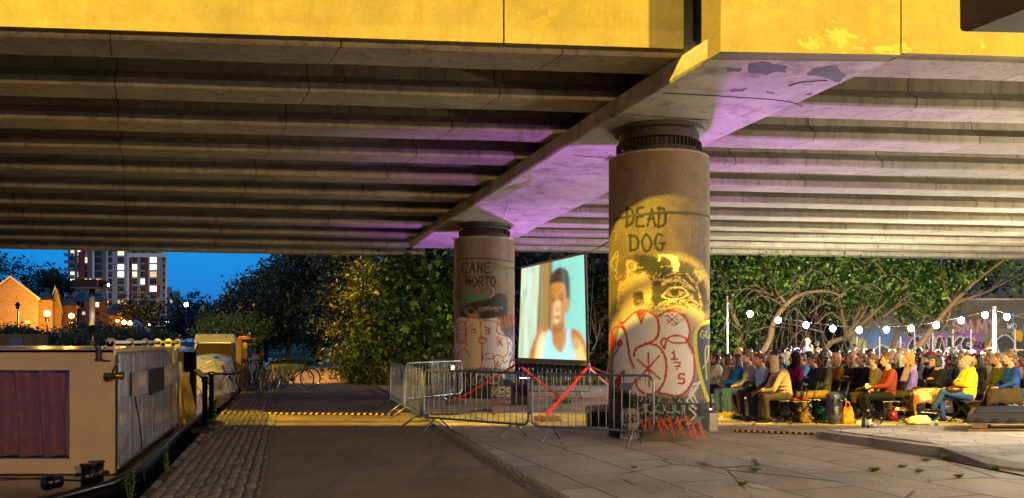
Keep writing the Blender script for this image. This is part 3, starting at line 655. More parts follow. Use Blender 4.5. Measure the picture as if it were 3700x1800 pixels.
# ---------------------------------------------------------------- film screen
c = Canvas(1868, 905, 2130, 1330, 1.5)
def wp(u, v):  # picture plane (0..1) to photo pixels on the screen
    t0 = np.array((1884, 968.)); t1 = np.array((2115, 914.)); b0 = np.array((1871, 1313.)); b1 = np.array((2125, 1325.))
    a = t0+(t1-t0)*u; b = b0+(b1-b0)*u; return tuple(a+(b-a)*v)
def W(*l): return [wp(u, v) for u, v in l]
c.fill(W((-.05,-.05),(1.05,-.05),(1.05,1.05),(-.05,1.05)), '#7fd0c0', 1, smooth=False)
c.fill(W((-.02,-.02),(.3,-.02),(.3,1.02),(-.02,1.02)), '#c4d6b8', 1, smooth=False)
for k in range(26): u = random.uniform(0, .26); c.stroke(W((u,random.uniform(-.1,.5)),(u+random.uniform(-.05,.08),random.uniform(.5,.9)),(u,1.05)), random.uniform(3,10), random.choice(['#9ad2d8','#7a9a30','#dfe8c8','#4a7a48','#b8c890']), .5, soft=6)
c.fill(W((.29,-.02),(.47,-.02),(.45,1.02),(.24,1.02)), '#8e6a0c', 1, smooth=False); c.stroke(W((.3,-.02),(.27,1.02)), 7, '#3c3410', .9, soft=4); c.stroke(W((.47,-.02),(.45,.7)), 8, '#5c4a14', .8, soft=5); c.stroke(W((.38,0),(.36,1)), 6, '#b08c1c', .6, soft=6)
for k in range(14): u = random.uniform(.5, 1); c.stroke(W((u,-.02),(u+.01,1.02)), random.uniform(4,14), random.choice(['#8ee0cc','#6cc4c0','#a4ecdc','#78ccb8']), .35, soft=8)
c.fill(W((.2,1.03),(.24,.72),(.34,.62),(.48,.66),(.58,.7),(.7,.66),(.86,.68),(.97,.8),(1.02,1.03)), '#b46c18', 1, soft=8)
c.fill(W((.24,1.02),(.27,.78),(.36,.68),(.4,.76),(.36,1.02)), '#ffe9a0', .8, soft=12); c.fill(W((.8,.75),(.9,.78),(.98,.98),(.84,1.0)), '#ffe090', .75, soft=10)
c.fill(W((.36,1.03),(.4,.7),(.47,.68),(.5,.8),(.6,.88),(.68,.8),(.7,.68),(.76,.68),(.8,1.03)), '#a8e4f0', .97, soft=5)
c.fill(W((.48,.55),(.66,.55),(.66,.76),(.6,.84),(.52,.8)), '#b87a34', 1, soft=8)
c.fill(W((.45,.2),(.47,.13),(.57,.08),(.7,.11),(.75,.22),(.74,.45),(.68,.5),(.46,.48)), '#241c14', 1, soft=7)
c.fill(W((.455,.26),(.52,.22),(.64,.23),(.69,.3),(.69,.46),(.64,.6),(.57,.66),(.5,.6),(.455,.46)), '#c8863a', 1, soft=7)
c.fill(W((.455,.26),(.6,.22),(.62,.3),(.5,.32)), '#c07820', .9, soft=6); c.fill(W((.51,.42),(.6,.4),(.6,.56),(.54,.62),(.5,.55)), '#f0d8a0', .7, soft=12); c.fill(W((.69,.4),(.73,.38),(.73,.48),(.7,.52)), '#c88a30', 1, soft=4)
for q in ((.49,.375,.54),(.59,.37,.65)): c.stroke(W((q[0],q[1]),(q[2],q[1]-.005)), 5, '#5a3a14', .7, soft=4)
c.stroke(W((.53,.55),(.6,.548)), 4, '#a05a20', .7, soft=4); c.stroke(W((.55,.4),(.545,.48),(.56,.495)), 4, '#c89040', .6, soft=4)
c.fill(W((.44,.3),(.49,.27),(.5,.5),(.47,.55)), '#8a4a14', .5, soft=10); c.fill(W((.63,.3),(.69,.3),(.69,.47),(.64,.58),(.62,.5)), '#b06a20', .55, soft=9)
for q in ((.5,.35),(.62,.345)): c.stroke(W((q[0]-.035,q[1]+.005),(q[0],q[1]-.012),(q[0]+.03,q[1])), 4, '#3a200c', .75, soft=3); c.fill(W((q[0]-.02,q[1]+.025),(q[0]+.02,q[1]+.02),(q[0]+.02,q[1]+.04),(q[0]-.02,q[1]+.04)), '#2a160a', .75, soft=4)
c.fill(W((.545,.45),(.585,.45),(.59,.49),(.54,.49)), '#9a5a20', .5, soft=5); c.fill(W((.525,.535),(.595,.53),(.58,.56),(.54,.56)), '#8a3c1c', .7, soft=4); c.fill(W((.49,.62),(.64,.6),(.64,.68),(.5,.7)), '#8a5018', .55, soft=9)
c.fill(W((.74,.7),(.84,.7),(.9,.8),(.8,.86)), '#b8761e', .6, soft=12); c.stroke(W((.55,.8),(.57,.86),(.62,.85),(.66,.78)), 2, '#e8d8a0', .7)
for k in range(40): u = random.uniform(0, 1); c.stroke(W((u,-.02),(u+random.uniform(-.03,.03),1.02)), random.uniform(2,9), random.choice(['#ffffff','#c8ffff','#203020','#604010']), random.uniform(.03,.1), soft=6)
for _ in range(5):
    for ax in (0, 1):
        q = c.c.copy()
        for d in (1, 2, 3): q += np.roll(c.c, d, ax)+np.roll(c.c, -d, ax)
        c.c = q/7
SCR = c
s_tl, s_tr = P(1884, 968, 20.6), P(2115, 914, 17.2); s_bl, s_br = P(1871, 1313, 20.6), P(2125, 1325, 17.2)
scr = thing('projection_screen', 'hanging rear projection film screen showing a man in a vest', 'screen', (s_bl.x, s_bl.y, 0))
nu, nv = 130, 150; nrm = (s_br-s_bl).cross(Vector((0, 0, 1))).normalized()
V = []; C4 = []
for j in range(nv+1):
    for i in range(nu+1):
        u, v = i/nu, j/nv; p = (s_tl.lerp(s_tr, u)).lerp(s_bl.lerp(s_br, u), v); V.append(p-Vector((s_bl.x, s_bl.y, 0))+nrm*.02*math.sin(PI*u)*math.sin(PI*v))
V = np.array([tuple(v) for v in V]); wpos = V+np.array((s_bl.x, s_bl.y, 0))
pxx = 1850+wpos[:, 0]/wpos[:, 1]*FX; pyy = HZ+(CH-wpos[:, 2])/wpos[:, 1]*FX
C4 = c.sample(pxx, pyy); C4[:, 3] = 1
i, j = np.meshgrid(np.arange(nv), np.arange(nu), indexing='ij'); i = i.ravel(); j = j.ravel(); n_ = nu+1
F = np.stack([i*n_+j, i*n_+j+1, (i+1)*n_+j+1, (i+1)*n_+j], 1)
t = NT('projected_film'); a = t.n('ShaderNodeVertexColor'); a.layer_name = 'paint'; t.l(a.outputs['Color'], t.b.inputs['Emission Color']); t.b.inputs['Emission Strength'].default_value = 1.3; t.set(Base_Color=(.3, .3, .3, 1), Roughness=.9)
me = npmesh('picture', V, F, C4); me.polygons.foreach_set('use_smooth', [True]*len(me.polygons)); link('picture', me, t.m, scr)
M_BORD = simple('screen_border', '#0b0b0d', .5); M_GREY = simple('grey_border', '#6c6862', .8)
def strip(a, b, w, mat, name, par, off=0):
    return MB().tube([a, b], w, 6).build(name, mat, par, world=True)
strip(s_bl+Vector((0, 0, -.02)), s_br+Vector((0, 0, -.02)), .05, M_BORD, 'bottom_bar', scr)
strip(s_tl, s_tr, .03, M_BORD, 'top_edge', scr); strip(s_tr, s_br, .032, M_BORD, 'side_edge', scr); strip(s_tl, s_bl, .015, M_BORD, 'side_edge', scr)
gb = MB(); u_ = Vector((0, 0, .11)); o_ = nrm*.012
for a, b in ((s_bl+Vector((0, 0, .03)), s_br+Vector((0, 0, .03))),):
    gb.quad(a+o_, b+o_, b+o_+u_*.9, a+o_+u_*1.0)
gb.build('lower_margin', M_GREY, scr, world=True)
wr = MB()
for k in range(12):
    p = s_bl.lerp(s_br, (k+.5)/12)+Vector((0, 0, -.03)); d = (s_br-s_bl).normalized(); wr.tube([p-d*.08, p+d*.08], .062, 8)
wr.build('bungee_wraps', M_BLACKM, scr, world=True)
def cord(name, label, cat, pts, r, mat, group=None):
    m = MB(); m.tube(pts, r, 6); o = m.build(name, mat, None, True); return tag(o, label, cat, group)
npL = Vector((NC[0]-NR-.005, NC[1], 3.35)); fpR = Vector((FC[0]+FR*.8, FC[1]-FR*.6, 3.72))
cord('guy_rope', 'thin black rope from the screen top to the big pillar', 'rope', [s_tr, s_tr.lerp(npL, .5)+Vector((0, 0, -.02)), npL], .012, M_BLACK)
cord('guy_rope', 'thin black rope from the screen top to the CANE MORTO pillar', 'rope', [s_tl, fpR], .012, M_BLACK)
M_BRICKY = simple('ballast_concrete', '#5c5348', .9, 0, .3, 12, .4)
def ballast(px, py, label, rz=0):
    g = G(px, py); t = thing('ballast_block', label, 'weight', (g.x, g.y, .006), rz, None)
    MB().box((0, 0, .05), (.5, .2, .1)).build('block', M_BRICKY, t, bevel=.015); m = MB()
    m.tube([(-.12, -.11, .01), (-.12, -.11, .11), (-.12, .11, .11), (-.12, .11, .01)], .014, 5); m.tube([(.02, -.11, .11), (.05, .0, .14), (.02, .11, .11)], .02, 5)
    m.build('buckle', M_RED, t); return g+Vector((0, 0, .13))
b1 = ballast(1648, 1464, 'concrete weight with red buckle near the CANE MORTO pillar', .15); b2 = ballast(2030, 1458, 'concrete weight with red strap behind the joined barriers', -.1); b3 = ballast(1975, 1522, 'concrete weight close behind the railing end of the middle barrier', .1)
def ratchet(a, b, label, mat=M_RED, w=.028):
    m = MB(); a = Vector(a); b = Vector(b); d = (b-a).normalized(); s = d.cross(Vector((.2, -1, .1))).normalized()*w; n = nrm*.003
    mid = (a+b)/2+Vector((0, 0, -.02)); vs = []
    for p in (a, mid, b): vs += [p-s-n, p+s-n, p+s+n, p-s+n]
    m.add(vs, [(i*4+j, i*4+(j+1) % 4, (i+1)*4+(j+1) % 4, (i+1)*4+j) for i in (0, 1) for j in range(4)])
    tag(m.build('ratchet_strap', mat), label, 'strap')
ratchet(s_bl, b1, 'red ratchet strap slanting to the weight by the CANE MORTO pillar')
ratchet(s_bl+Vector((.02, 0, -.02)), b2, 'red ratchet strap slanting to the weight behind the barriers')
ratchet(s_br, b3, 'red ratchet strap slanting steeply to the nearest weight')
ratchet(s_br, G(2212, 1402, .3), 'red ratchet strap from the screen corner toward the big pillar')
ratchet(s_br+Vector((0, 0, .03)), Vector((NC[0]-NR*.9, NC[1]+.4, 1.05)), 'orange ratchet strap from the screen corner to the big pillar', simple('orange_strap', '#b85a10', .6))
# ---------------------------------------------------------------- crowd barriers
def barrier_mesh(L, sp=.125):
    f = MB(); zb, zt, r = .24, 1.1, .12; pts = []
    for (cx, cz, a0) in ((L-r, zt-r, 0), (r, zt-r, 90), (r, zb+r, 180), (L-r, zb+r, 270)):
        for k in range(6):
            a = math.radians(a0+k*18); pts.append((cx+r*math.cos(a), 0, cz+r*math.sin(a)))
    f.tube(pts, .0195, 8, closed=True)
    b = MB(); n = int(L/sp)
    for k in range(1, n): b.tube([(L*k/n, 0, zb), (L*k/n, 0, zt)], .0078 if sp < .15 else .006, 6, False)
    feet = []
    for x in (.32, L-.32):
        q = MB(); q.tube([(x, -.34, .02), (x, -.03, .25), (x, 0, zb)], .017, 6); q.tube([(x+.03, .34, .02), (x+.03, .03, .25), (x, 0, zb)], .017, 6); q.tube([(x, -.2, .13), (x+.03, .2, .13)], .006, 5); feet.append(q)
    p = MB(); p.box((L-.42, -.012, .93), (.16, .006, .11)); h = MB()
    for z in (.45, .82): h.tube([(L, 0, z), (L+.05, 0, z)], .012, 6); h.tube([(L+.04, 0, z-.03), (L+.04, 0, z+.03)], .009, 6)
    return f, b, feet, p, h
def barrier(pa_, Ya, pb_, Yb, label, mat=M_STEEL, sp=.125):
    a = Vector((XY(pa_, Ya), Ya, 0)); b = Vector((XY(pb_, Yb), Yb, 0)); L = (b-a).length; rz = math.atan2(b.y-a.y, b.x-a.x)
    t = thing('crowd_barrier', label, 'barrier', (a.x, a.y, .006), rz, 'steel crowd barriers around the screen')
    f, br, feet, p, h = barrier_mesh(L, sp)
    f.build('frame', mat, t, True); o = br.build('bars', mat, t, True); h.build('hook', mat, t, True); p.build('plate', mat, t)
    for q in feet: q.build('foot', mat, t, True)
barrier(1531, 15.2, 1909, 13.75, 'steel barrier standing in front of the CANE MORTO pillar, second along the towpath corner')
barrier(1922, 13.6, 2362, 12.75, 'steel barrier whose end overlaps the big DEAD DOG pillar')
barrier(1462, 17.6, 1524, 15.3, 'slanting steel barrier turned along the towpath, nearer of that pair', sp=.21)
barrier(1410, 20.1, 1458, 17.8, 'slanting steel barrier turned along the towpath, farther of that pair', sp=.21)
barrier(1467, 20.0, 1668, 22.0, 'steel barrier just in front of the CANE MORTO pillar base')
barrier(1559, 22.6, 1645, 25.2, 'steel barrier seen end-on beside the undergrowth')
barrier(1843, 23.2, 2130, 22.6, 'steel barrier directly under the film screen')
# ---------------------------------------------------------------- lamps and boxes around the screen
M_CHROME = simple('silver_metal', '#b8b8ba', .18, .9, .1, 10, .02)
LED = emit('violet_led', (.6, .3, 1.0), 60)
g = G(1880, 1462); t = thing('floor_speaker', 'black wedge floor speaker beside the CANE MORTO pillar', 'speaker', (g.x, g.y, .006))
MB().prism([(-.24, -.16), (.22, -.2), (.22, .25), (-.24, .22)], 0, [.38, .16, .5, .55]).build('cabinet', M_BLACK, t, bevel=.02)
MB().prism([(-.2, -.13), (.19, -.165), (.19, .2), (-.2, .17)], .3, [.415, .185, .5, .55]).build('grille', M_BLACKM, t)
g = G(1896, 1427); t = thing('led_floodlight', 'violet floodlight on a low stand behind the floor speaker', 'floodlight', (g.x, g.y, .006)); VL1 = Vector((g.x, g.y, .56))
MB().tube([(0, 0, 0), (0, 0, .4)], .015).build('stand', M_BLACKM, t); MB().prism([(-.16, -.06), (.16, -.06), (.16, .06), (-.16, .06)], .4, .5).build('housing', M_BLACKM, t); MB().box((0, 0, .505), (.28, .09, .008)).build('led_panel', LED, t)
g = P(2180, 1560, 13.9); g.z = .006; t = thing('loudspeaker', 'black loudspeaker box half hidden behind the big pillar', 'speaker', (G(2185, 1540).x-.05, G(2185, 1540).y, .006))
MB().prism([(-.3, -.2), (.3, -.2), (.3, .3), (-.3, .3)], 0, [.3, .38, .42, .36]).build('cabinet', M_BLACK, t, bevel=.03); MB().box((0, -.205, .16), (.5, .01, .26)).build('grille', M_BLACKM, t)
g = G(2572, 1563); t = thing('metal_box', 'silver metal case carrying a violet lamp beside the big pillar', 'box', (g.x, g.y, .006)); VL2 = Vector((g.x-.05, g.y+.3, .5))
MB().box((-.06, .1, .18), (.32, .28, .35)).build('case', M_CHROME, t, bevel=.01); o = MB().tube([(-.06, .1, .36), (-.06, .1, .4)], .09, 16).build('lamp_body', M_BLACK, t); MB().tube([(-.06, .1, .402), (-.06, .1, .41)], .075, 16).build('lens', LED, t)
M_ORC = simple('orange_cable', '#b8401c', .5); M_BLC = simple('black_cable', '#0e0e10', .5)
def gcable(name, label, pts, r, mat): return cord(name, label, 'cable', [G(x, y)+Vector((0, 0, .006+r)) for x, y in Canvas.curve(None, pts)], r, mat)
gcable('power_cable', 'thick black hose curving over the slabs behind the front barriers', [(1525, 1502), (1640, 1501), (1700, 1490), (1760, 1485), (1785, 1502)], .022, M_BLC)
gcable('power_cable', 'tangled orange extension cable on the slabs by the floor speaker', [(1885, 1443), (1840, 1450), (1795, 1460), (1770, 1478), (1785, 1485), (1772, 1492), (1800, 1494)], .012, M_ORC)
gcable('power_cable', 'orange cable running along the ground behind the screen', [(1895, 1438), (1990, 1436), (2080, 1442), (2190, 1440)], .014, M_ORC)
# ---------------------------------------------------------------- festoon lights
LP = Vector((XY(2627, 26.3), 26.3, 0)); RP = Vector((XY(3593, 25.0), 25.0, 0))
def pole(base, h, label, r):
    t = thing('light_pole', label, 'pole', base); MB().tube([(0, 0, 0), (0, 0, h)], r, 10).build('post', M_WHITE, t, True); MB().tube([(0, 0, h-.12), (.07, -.05, h-.18)], .015).build('bracket', M_BLACKM, t)
pole(LP, P(2627, 1070, 26.3).z, 'slim white pole at the start of the bulb string', .03); pole(RP, P(3593, 1107, 25.0).z, 'thick white pole between the last two bulbs', .045)
BP = [(2710,1134),(2811,1158),(2912,1174),(3009,1187),(3105,1193),(3203,1191),(3292,1187),(3383,1175),(3473,1158),(3560,1138),(3638,1145)]
BULBS = [P(x, y, 26.3+(25.0-26.3)*(x-2627)/(3593-2627)) for x, y in BP]
M_BULB = emit('bulb_glow', (1, .97, .88), 60)
ords = ['first', 'second', 'third', 'fourth', 'fifth', 'sixth', 'seventh', 'eighth', 'ninth', 'tenth', 'last']
wirep = [P(2630, 1100, 26.3)]+[b+Vector((0, 0, .09)) for b in BULBS[:10]]+[P(3593, 1120, 25.0), BULBS[10]+Vector((0, 0, .09)), P(3760, 1165, 24.8)]
cord('festoon_cable', 'black cable carrying the string of bulbs between two white poles', 'cable', wirep, .01, M_BLC)
for k, b in enumerate(BULBS):
    t = thing('string_bulb', 'lit white bulb, %s from the slim pole along the string' % ords[k], 'bulb', b, 0, 'glowing bulbs strung above the audience')
    MB().ell((0, 0, 0), (.085, .085, .095)).build('globe', M_BULB, t, True); MB().tube([(0, 0, .08), (0, 0, .13)], .02).build('cap', M_BLACK, t)
# ---------------------------------------------------------------- houseboat
M_CREAM = simple('cream_boat_paint', '#a89570', .35, 0, .1, 3, .1, coat=.3)
M_DECK = simple('wet_deck_paint', '#6a583a', .22, 0, .35, 3, .2, .01)
M_HULL = simple('black_hull_paint', '#0d0d10', .22, .2, .3, 6, .15, .01)
BX = lambda Y, off=0: -4.75-.27*(Y-9.9)+off
hb = thing('houseboat', 'cream canal houseboat with red curtained window and clear panelled side', 'boat', (-5.5, 10, 0))
outer = [(-4.9, 7.2), (-4.62, 8.26), (-4.46, 9.2), (-4.57, 10.4), (BX(14, .22), 14), (BX(18.3, .22), 18.3), (BX(22, .15), 22), (BX(24.5, -.5), 24.5)]
inner = [(BX(24.5, -2.6), 24.5), (BX(20, -3.1), 20), (BX(10, -3.2), 10), (-8.6, 7.0), (-7.6, 5.6), (-5.8, 6.2)]
MB().prism(outer+inner, -.8, .03).build('hull', M_HULL, hb, world=True)
rim = [Vector((x, y, .06)) for x, y in outer]; MB().tube(rim, .05, 8).build('rubbing_strake', M_HULL, hb, True, world=True)
ins = [(x-.09, y) for x, y in outer[1:]]+[(BX(24.5, -2.5), 24.5), (BX(10, -3.1), 10), (-8.4, 7.2), (-7.4, 5.9), (-5.9, 6.5)]
MB().prism(ins, .0, .045).build('deck', M_DECK, hb, world=True)
# cabin shell
Yf, Yb = 9.9, 15.3; zt, z0 = 1.535, .1
cab = MB(); cab.prism([(BX(Yf, -3.0), Yf), (BX(Yf), Yf), (BX(Yb), Yb), (BX(Yb, -3.0), Yb)], zt-.03, zt+.01); cab.build('roof', M_CREAM, hb, world=True)
fr = MB(); xr_ = BX(Yf); wx1 = P(251, 1400, Yf).x; wz1 = P(0, 1338, Yf).z; wz0 = P(0, 1658, Yf).z; xl_ = BX(Yf, -3.0)
def panel(m, x0, x1, za, zb, y=Yf, d=.06): m.prism([(x0, y), (x1, y), (x1, y+d), (x0, y+d)], za, zb)
panel(fr, wx1, xr_, .06, zt); panel(fr, xl_, wx1, .06, wz0); panel(fr, xl_, wx1, wz1, zt); panel(fr, xl_, xl_+.3, wz0, wz1)
fr.build('front_wall', M_CREAM, hb, world=True, bevel=0)
t = NT('boat_window'); t.set(Base_Color=(.9, .9, .9, 1), Roughness=.03); tp_ = t.n('ShaderNodeBsdfTransparent'); gs_ = t.n('ShaderNodeBsdfGlossy'); gs_.inputs['Roughness'].default_value = .03; mx_ = t.n('ShaderNodeMixShader'); mx_.inputs[0].default_value = .07; t.l(tp_.outputs[0], mx_.inputs[1]); t.l(gs_.outputs[0], mx_.inputs[2]); t.l(mx_.outputs[0], t.o.inputs['Surface']); M_CLEAR = t.m
wn = MB(); wn.quad((xl_+.3, Yf+.02, wz0), (wx1, Yf+.02, wz0), (wx1, Yf+.02, wz1), (xl_+.3, Yf+.02, wz1)); wn.build('window_glass', M_CLEAR, hb, world=True)
cu = []; n = 260
cm = MB(); vs = []
for k in range(n+1):
    u = k/n; x = xl_+.3+(wx1-xl_-.3)*u
    for z in (wz1, (wz0+wz1)/2, wz0): vs.append((x+.02*math.sin(z*3+u*9), Yf+.26+.13*math.sin(u*44+.6*math.sin(z*2.5+u*7))**3, z))
cm.add(vs, [(i*3+j, (i+1)*3+j, (i+1)*3+j+1, i*3+j+1) for i in range(n) for j in (0, 1)])
cm.build('curtain', fabric('#6e4010'), hb, True, world=True)
# rear, left walls; interior dark
bw = MB(); bw.prism([(BX(Yb, -3.0), Yb), (BX(Yb), Yb), (BX(Yb), Yb+.05), (BX(Yb, -3.0), Yb+.05)], .05, zt); bw.prism([(BX(Yf, -3.0), Yf), (BX(Yf, -2.95), Yf), (BX(Yb, -2.95), Yb), (BX(Yb, -3.0), Yb)], .05, zt)
bw.build('rear_wall', M_CREAM, hb, world=True)
t = NT('scuffed_acrylic'); v = t.coord('Object'); t.set(Base_Color=(.42, .38, .42, 1), Roughness=.09); t.b.inputs['Transmission Weight'].default_value = .35; t.b.inputs['Alpha'].default_value = 1; t.color(t.ramp(t.noise(5, 6, .7, t.coord('Object', (1, 1, .4))), [(.35, '#847e88'), (.65, '#c0bcc4')])); M_ACR = t.m
M_BLOCKW = pave_mat('grey_block_panel', '#77766e', '#62625c', '#3a3a36', .4, .14, 0, .4, .3, .012)
np_ = 6
for k in range(np_):
    ya = Yf+.06+(Yb-Yf-.1)*k/np_; yb = Yf+.06+(Yb-Yf-.1)*(k+1)/np_-.015
    q = MB(); q.prism([(BX(ya, .03), ya), (BX(ya, .042), ya), (BX(yb, .042), yb), (BX(yb, .03), yb)], z0, 1.47); po = q.build('acrylic_panel', M_ACR, hb, world=True)
for k in range(np_+1):
    ya = Yf+.05+(Yb-Yf-.08)*k/np_; MB().box((BX(ya, .05), ya, .79), (.018, .035, 1.36)).build('panel_batten', M_STEEL, hb, world=True)
sk = MB(); sk.prism([(BX(Yf, -.06), Yf+.07), (BX(Yf, -.02), Yf+.07), (BX(Yb, -.02), Yb), (BX(Yb, -.06), Yb)], z0, 1.22); sk.build('side_wall', fabric('#4a3e44'), hb, world=True)
sk = MB(); sk.prism([(BX(Yf, -.06), Yf+.07), (BX(Yf, -.02), Yf+.07), (BX(Yb, -.02), Yb), (BX(Yb, -.06), Yb)], 1.225, 1.5); sk.build('block_band', M_BLOCKW, hb, world=True)
rl = MB(); rl.tube([(BX(Yf+.02, .055), Yf+.02, .13), (BX(Yb, .055), Yb, .13)], .015, 4); rl.build('lower_rail', M_STEEL, hb, world=True)
# row of clear trays with tools on the panels
ty = MB(); ya, yb = 10.7, 15.2
for k in range(7):
    y = ya+(yb-ya)*k/7; y2 = y+(yb-ya)/7-.03
    ty = MB(); zz = .93+.02*k*.3
    ty.prism([(BX(y, .07), y), (BX(y, .15), y), (BX(y2, .15), y2), (BX(y2, .07), y2)], zz, zz+.3); ty.build('clear_tray', M_ACR, hb, world=True)
bl = MB()
for k in range(18):
    y = 11.5+k*.075; bl.box((BX(y, .165), y, 1.07), (.012, .03, .36))
bl.build('tool_slats', M_BLACKM, hb, world=True)
# roof rail, nav light, horn
rr = MB(); Y1, Y2 = 10.4, 16.8; rr.tube([(BX(Y1, -.14), Y1, zt+.09), (BX(Y2, -.14), Y2, zt+.09)], .022, 8); ro = rr.build('handrail', M_WHITE, hb, True, world=True)
for k in range(6):
    y = Y1+(Y2-Y1)*k/5*.98; br_ = MB(); br_.prism([(BX(y, -.2), y), (BX(y, -.1), y), (BX(y, -.1), y+.04), (BX(y, -.2), y+.04)], zt, zt+.1); 
    br_.tube([(BX(y, -.15), y, zt+.09), (BX(y, -.15), y+.04, zt+.09)], .055, 14); br_.build('rail_bracket', M_CREAM, hb, world=True)
rf = MB(); rf.prism([(BX(Yb, -3), Yb+.06), (BX(Yb, -.0), Yb+.06), (BX(17.0, -.02), 17.0), (BX(17.0, -3), 17.0)], zt-.04, zt); rf.build('rear_roof', M_CREAM, hb, world=True)
p = P(357, 1277, Yf-.03); nl = MB(); nl.lathe([(.05, -.09), (.05, -.07), (.035, -.065), (.035, .06), (.05, .065), (.05, .085)], 14, p); nl.box((p.x+.09, p.y+.02, p.z-.09), (.08, .03, .02)); nl.build('navigation_light', simple('dark_red_lamp', '#2a0806', .15), hb, world=True)
p = P(413, 1358, Yf-.05); hn = MB(); hn.tube([p+Vector((-.1, 0, -.02)), p+Vector((.02, 0, 0)), p+Vector((.1, 0, 0))], [.06, .035, .05], 12); hn.tube([p+Vector((-.02, 0, .04)), p+Vector((.02, 0, .13)), p+Vector((.06, 0, .17))], .012); hn.build('brass_horn', simple('tarnished_brass', '#8a6a34', .25, .9), hb, True, world=True)
wd = MB(); a = P(245, 1251, 11); wd.box((a.x-2.7, 11, zt+.03), (1.6, .3, .05)); wd.box((a.x-2.4, 11.5, zt+.05), (1.9, .3, .05)); wd.build('roof_planks', simple('grey_green_board', '#4a4a3a', .8), hb, world=True)
hw = MB(); hw.tube([P(470, 1330, 11.2), P(505, 1530, 10.9), P(523, 1735, 9.5)], .01); hw.build('hanging_cable', M_BLC, hb, world=True)
def dolly(px, py, Y, s=1.0):
    p = P(px, py, Y); m = MB(); z = p.z; m.lathe([(.07*s, .045-z+z), (.07*s, .3*s)], 18, (p.x, p.y, 0)); 
    m.lathe([(.085*s, .3*s), (.085*s, .32*s)], 18, (p.x, p.y, 0)); m.tube([(p.x-.13*s, p.y, .2), (p.x+.13*s, p.y, .2)], .018, 8); return m
dolly(318, 1752, 8.95).build('mooring_stud', M_BLACKM, hb, True, world=True); dolly(350, 1740, 9.15).build('mooring_stud', M_BLACKM, hb, True, world=True)
p = P(195, 1762, 8.6); MB().tube([p+Vector((-.03, -.1, .06)), p+Vector((.02, .05, .06))], [.075, .075], 16).build('vent_pipe', M_BLACKM, hb, True, world=True)
MB().tube([P(0, 1735, 8.9), P(150, 1728, 9.0), P(300, 1738, 9.0)], .008).build('mooring_line', M_BLC, hb, world=True); MB().tube([P(0, 1727, 9.2), P(300, 1738, 9.0)], .008).build('mooring_line', M_BLC, hb, world=True)
# dark stern gear
M_DBRN = simple('dark_brown_wood', '#241a12', .5, 0, .3, 5, .2)
s1 = MB(); s1.prism([(BX(16.2, -2), 16.2), (BX(16.2, -.1), 16.2), (BX(17.4, -.1), 17.4), (BX(17.4, -2), 17.4)], .03, 1.42); s1.build('stern_cabin', M_DBRN, hb, world=True, bevel=.02)
s1 = MB(); s1.prism([(BX(18.0, -1.6), 18.0), (BX(18.0, .08), 18.0), (BX(18.2, .08), 18.2), (BX(18.2, -1.6), 18.2)], .03, 1.4); s1.build('stern_door', M_BLACKM, hb, world=True)
fr_ = MB(); a = BX(15.9, .02)
for zz in (.1, .95): fr_.tube([(a, 15.7, zz), (BX(17, .04), 17, zz)], .025, 5)
for yy in (15.7, 16.3, 17.0): fr_.tube([(BX(yy, .04), yy, .05), (BX(yy, .04), yy, 1.0)], .028, 5)
fr_.build('wooden_frame', simple('weathered_wood', '#5c4526', .7), hb, world=True)
sp = MB(); a = P(700, 1335, 16.6); b = P(763, 1392, 16.2); d = Vector((0, .3, 0)); sp.add([a, b, b+d, a+d, a+Vector((0, 0, -.05)), b+Vector((0, 0, -.05)), b+d+Vector((0, 0, -.05)), a+d+Vector((0, 0, -.05))], [(0,1,2,3),(7,6,5,4),(0,4,5,1),(1,5,6,2),(2,6,7,3),(3,7,4,0)]); sp.build('solar_panel', M_CHROME, hb, world=True)
M_ROPE = simple('brown_rope', '#4a3a20', .9, 0, .3, 60, .5)
rp = MB()
for k in range(9):
    a = P(640+k*3, 1345, 15.9+k*.02); c_ = P(648+k*4, 1430, 15.9+k*.03); b = P(655+k*5, 1500+6*math.sin(k), 15.8); rp.tube(Canvas_curve3([a, c_, b, b+Vector((.06, .03, .02)), c_+Vector((.05, .02, .1)), a+Vector((.03, 0, 0))]), .014, 5)
rp.build('rope_coil', M_ROPE, hb, True, world=True)
oc = MB(); oc.tube(Canvas_curve3([P(712, 1400, 16.8), P(725, 1415, 16.8), P(729, 1450, 16.7), P(727, 1485, 16.6)]), .01, 5); oc.build('orange_hose', M_ORC, hb, world=True)
# projector on its pole above the boat roof
pj = thing('projector', 'black film projector on a tray atop a silver pole over the boat', 'projector', (XY(333, 16.5), 16.5, zt))
Yp = 16.5; b = P(333, 1240, Yp); 
MB().tube([b+Vector((0, 0, -.35)), P(333, 1175, Yp), ], .055, 12).build('pole_foot', M_BLACKM, pj, True, world=True)
MB().tube([P(333, 1210, Yp), P(333, 1070, Yp)], .05, 14).build('pole', simple('bright_aluminium', '#d8d8d4', .3, .6, .05), pj, True, world=True)
MB().tube([P(333, 1072, Yp), P(333, 1045, Yp)], .06, 12).build('collar', M_BLACKM, pj, True, world=True)
q = P(329, 1042, Yp); MB().box(q, (.56, .5, .02)).build('tray', M_STEEL, pj, world=True)
ar = MB(); ar.tube([P(333, 1055, Yp), P(295, 1045, Yp)], .012); ar.tube([P(333, 1055, Yp), P(372, 1045, Yp)], .012); ar.build('tray_brace', M_STEEL, pj, world=True)
q = P(330, 1026, Yp); MB().box(q, (.48, .42, .16)).build('housing', simple('projector_case', '#1c1814', .4), pj, world=True, bevel=.02)
q = P(383, 1030, Yp-.1); MB().tube([q+Vector((-.08, 0, 0)), q+Vector((.04, -.0, 0))], .055, 16).build('lens', M_BLACK, pj, True, world=True)
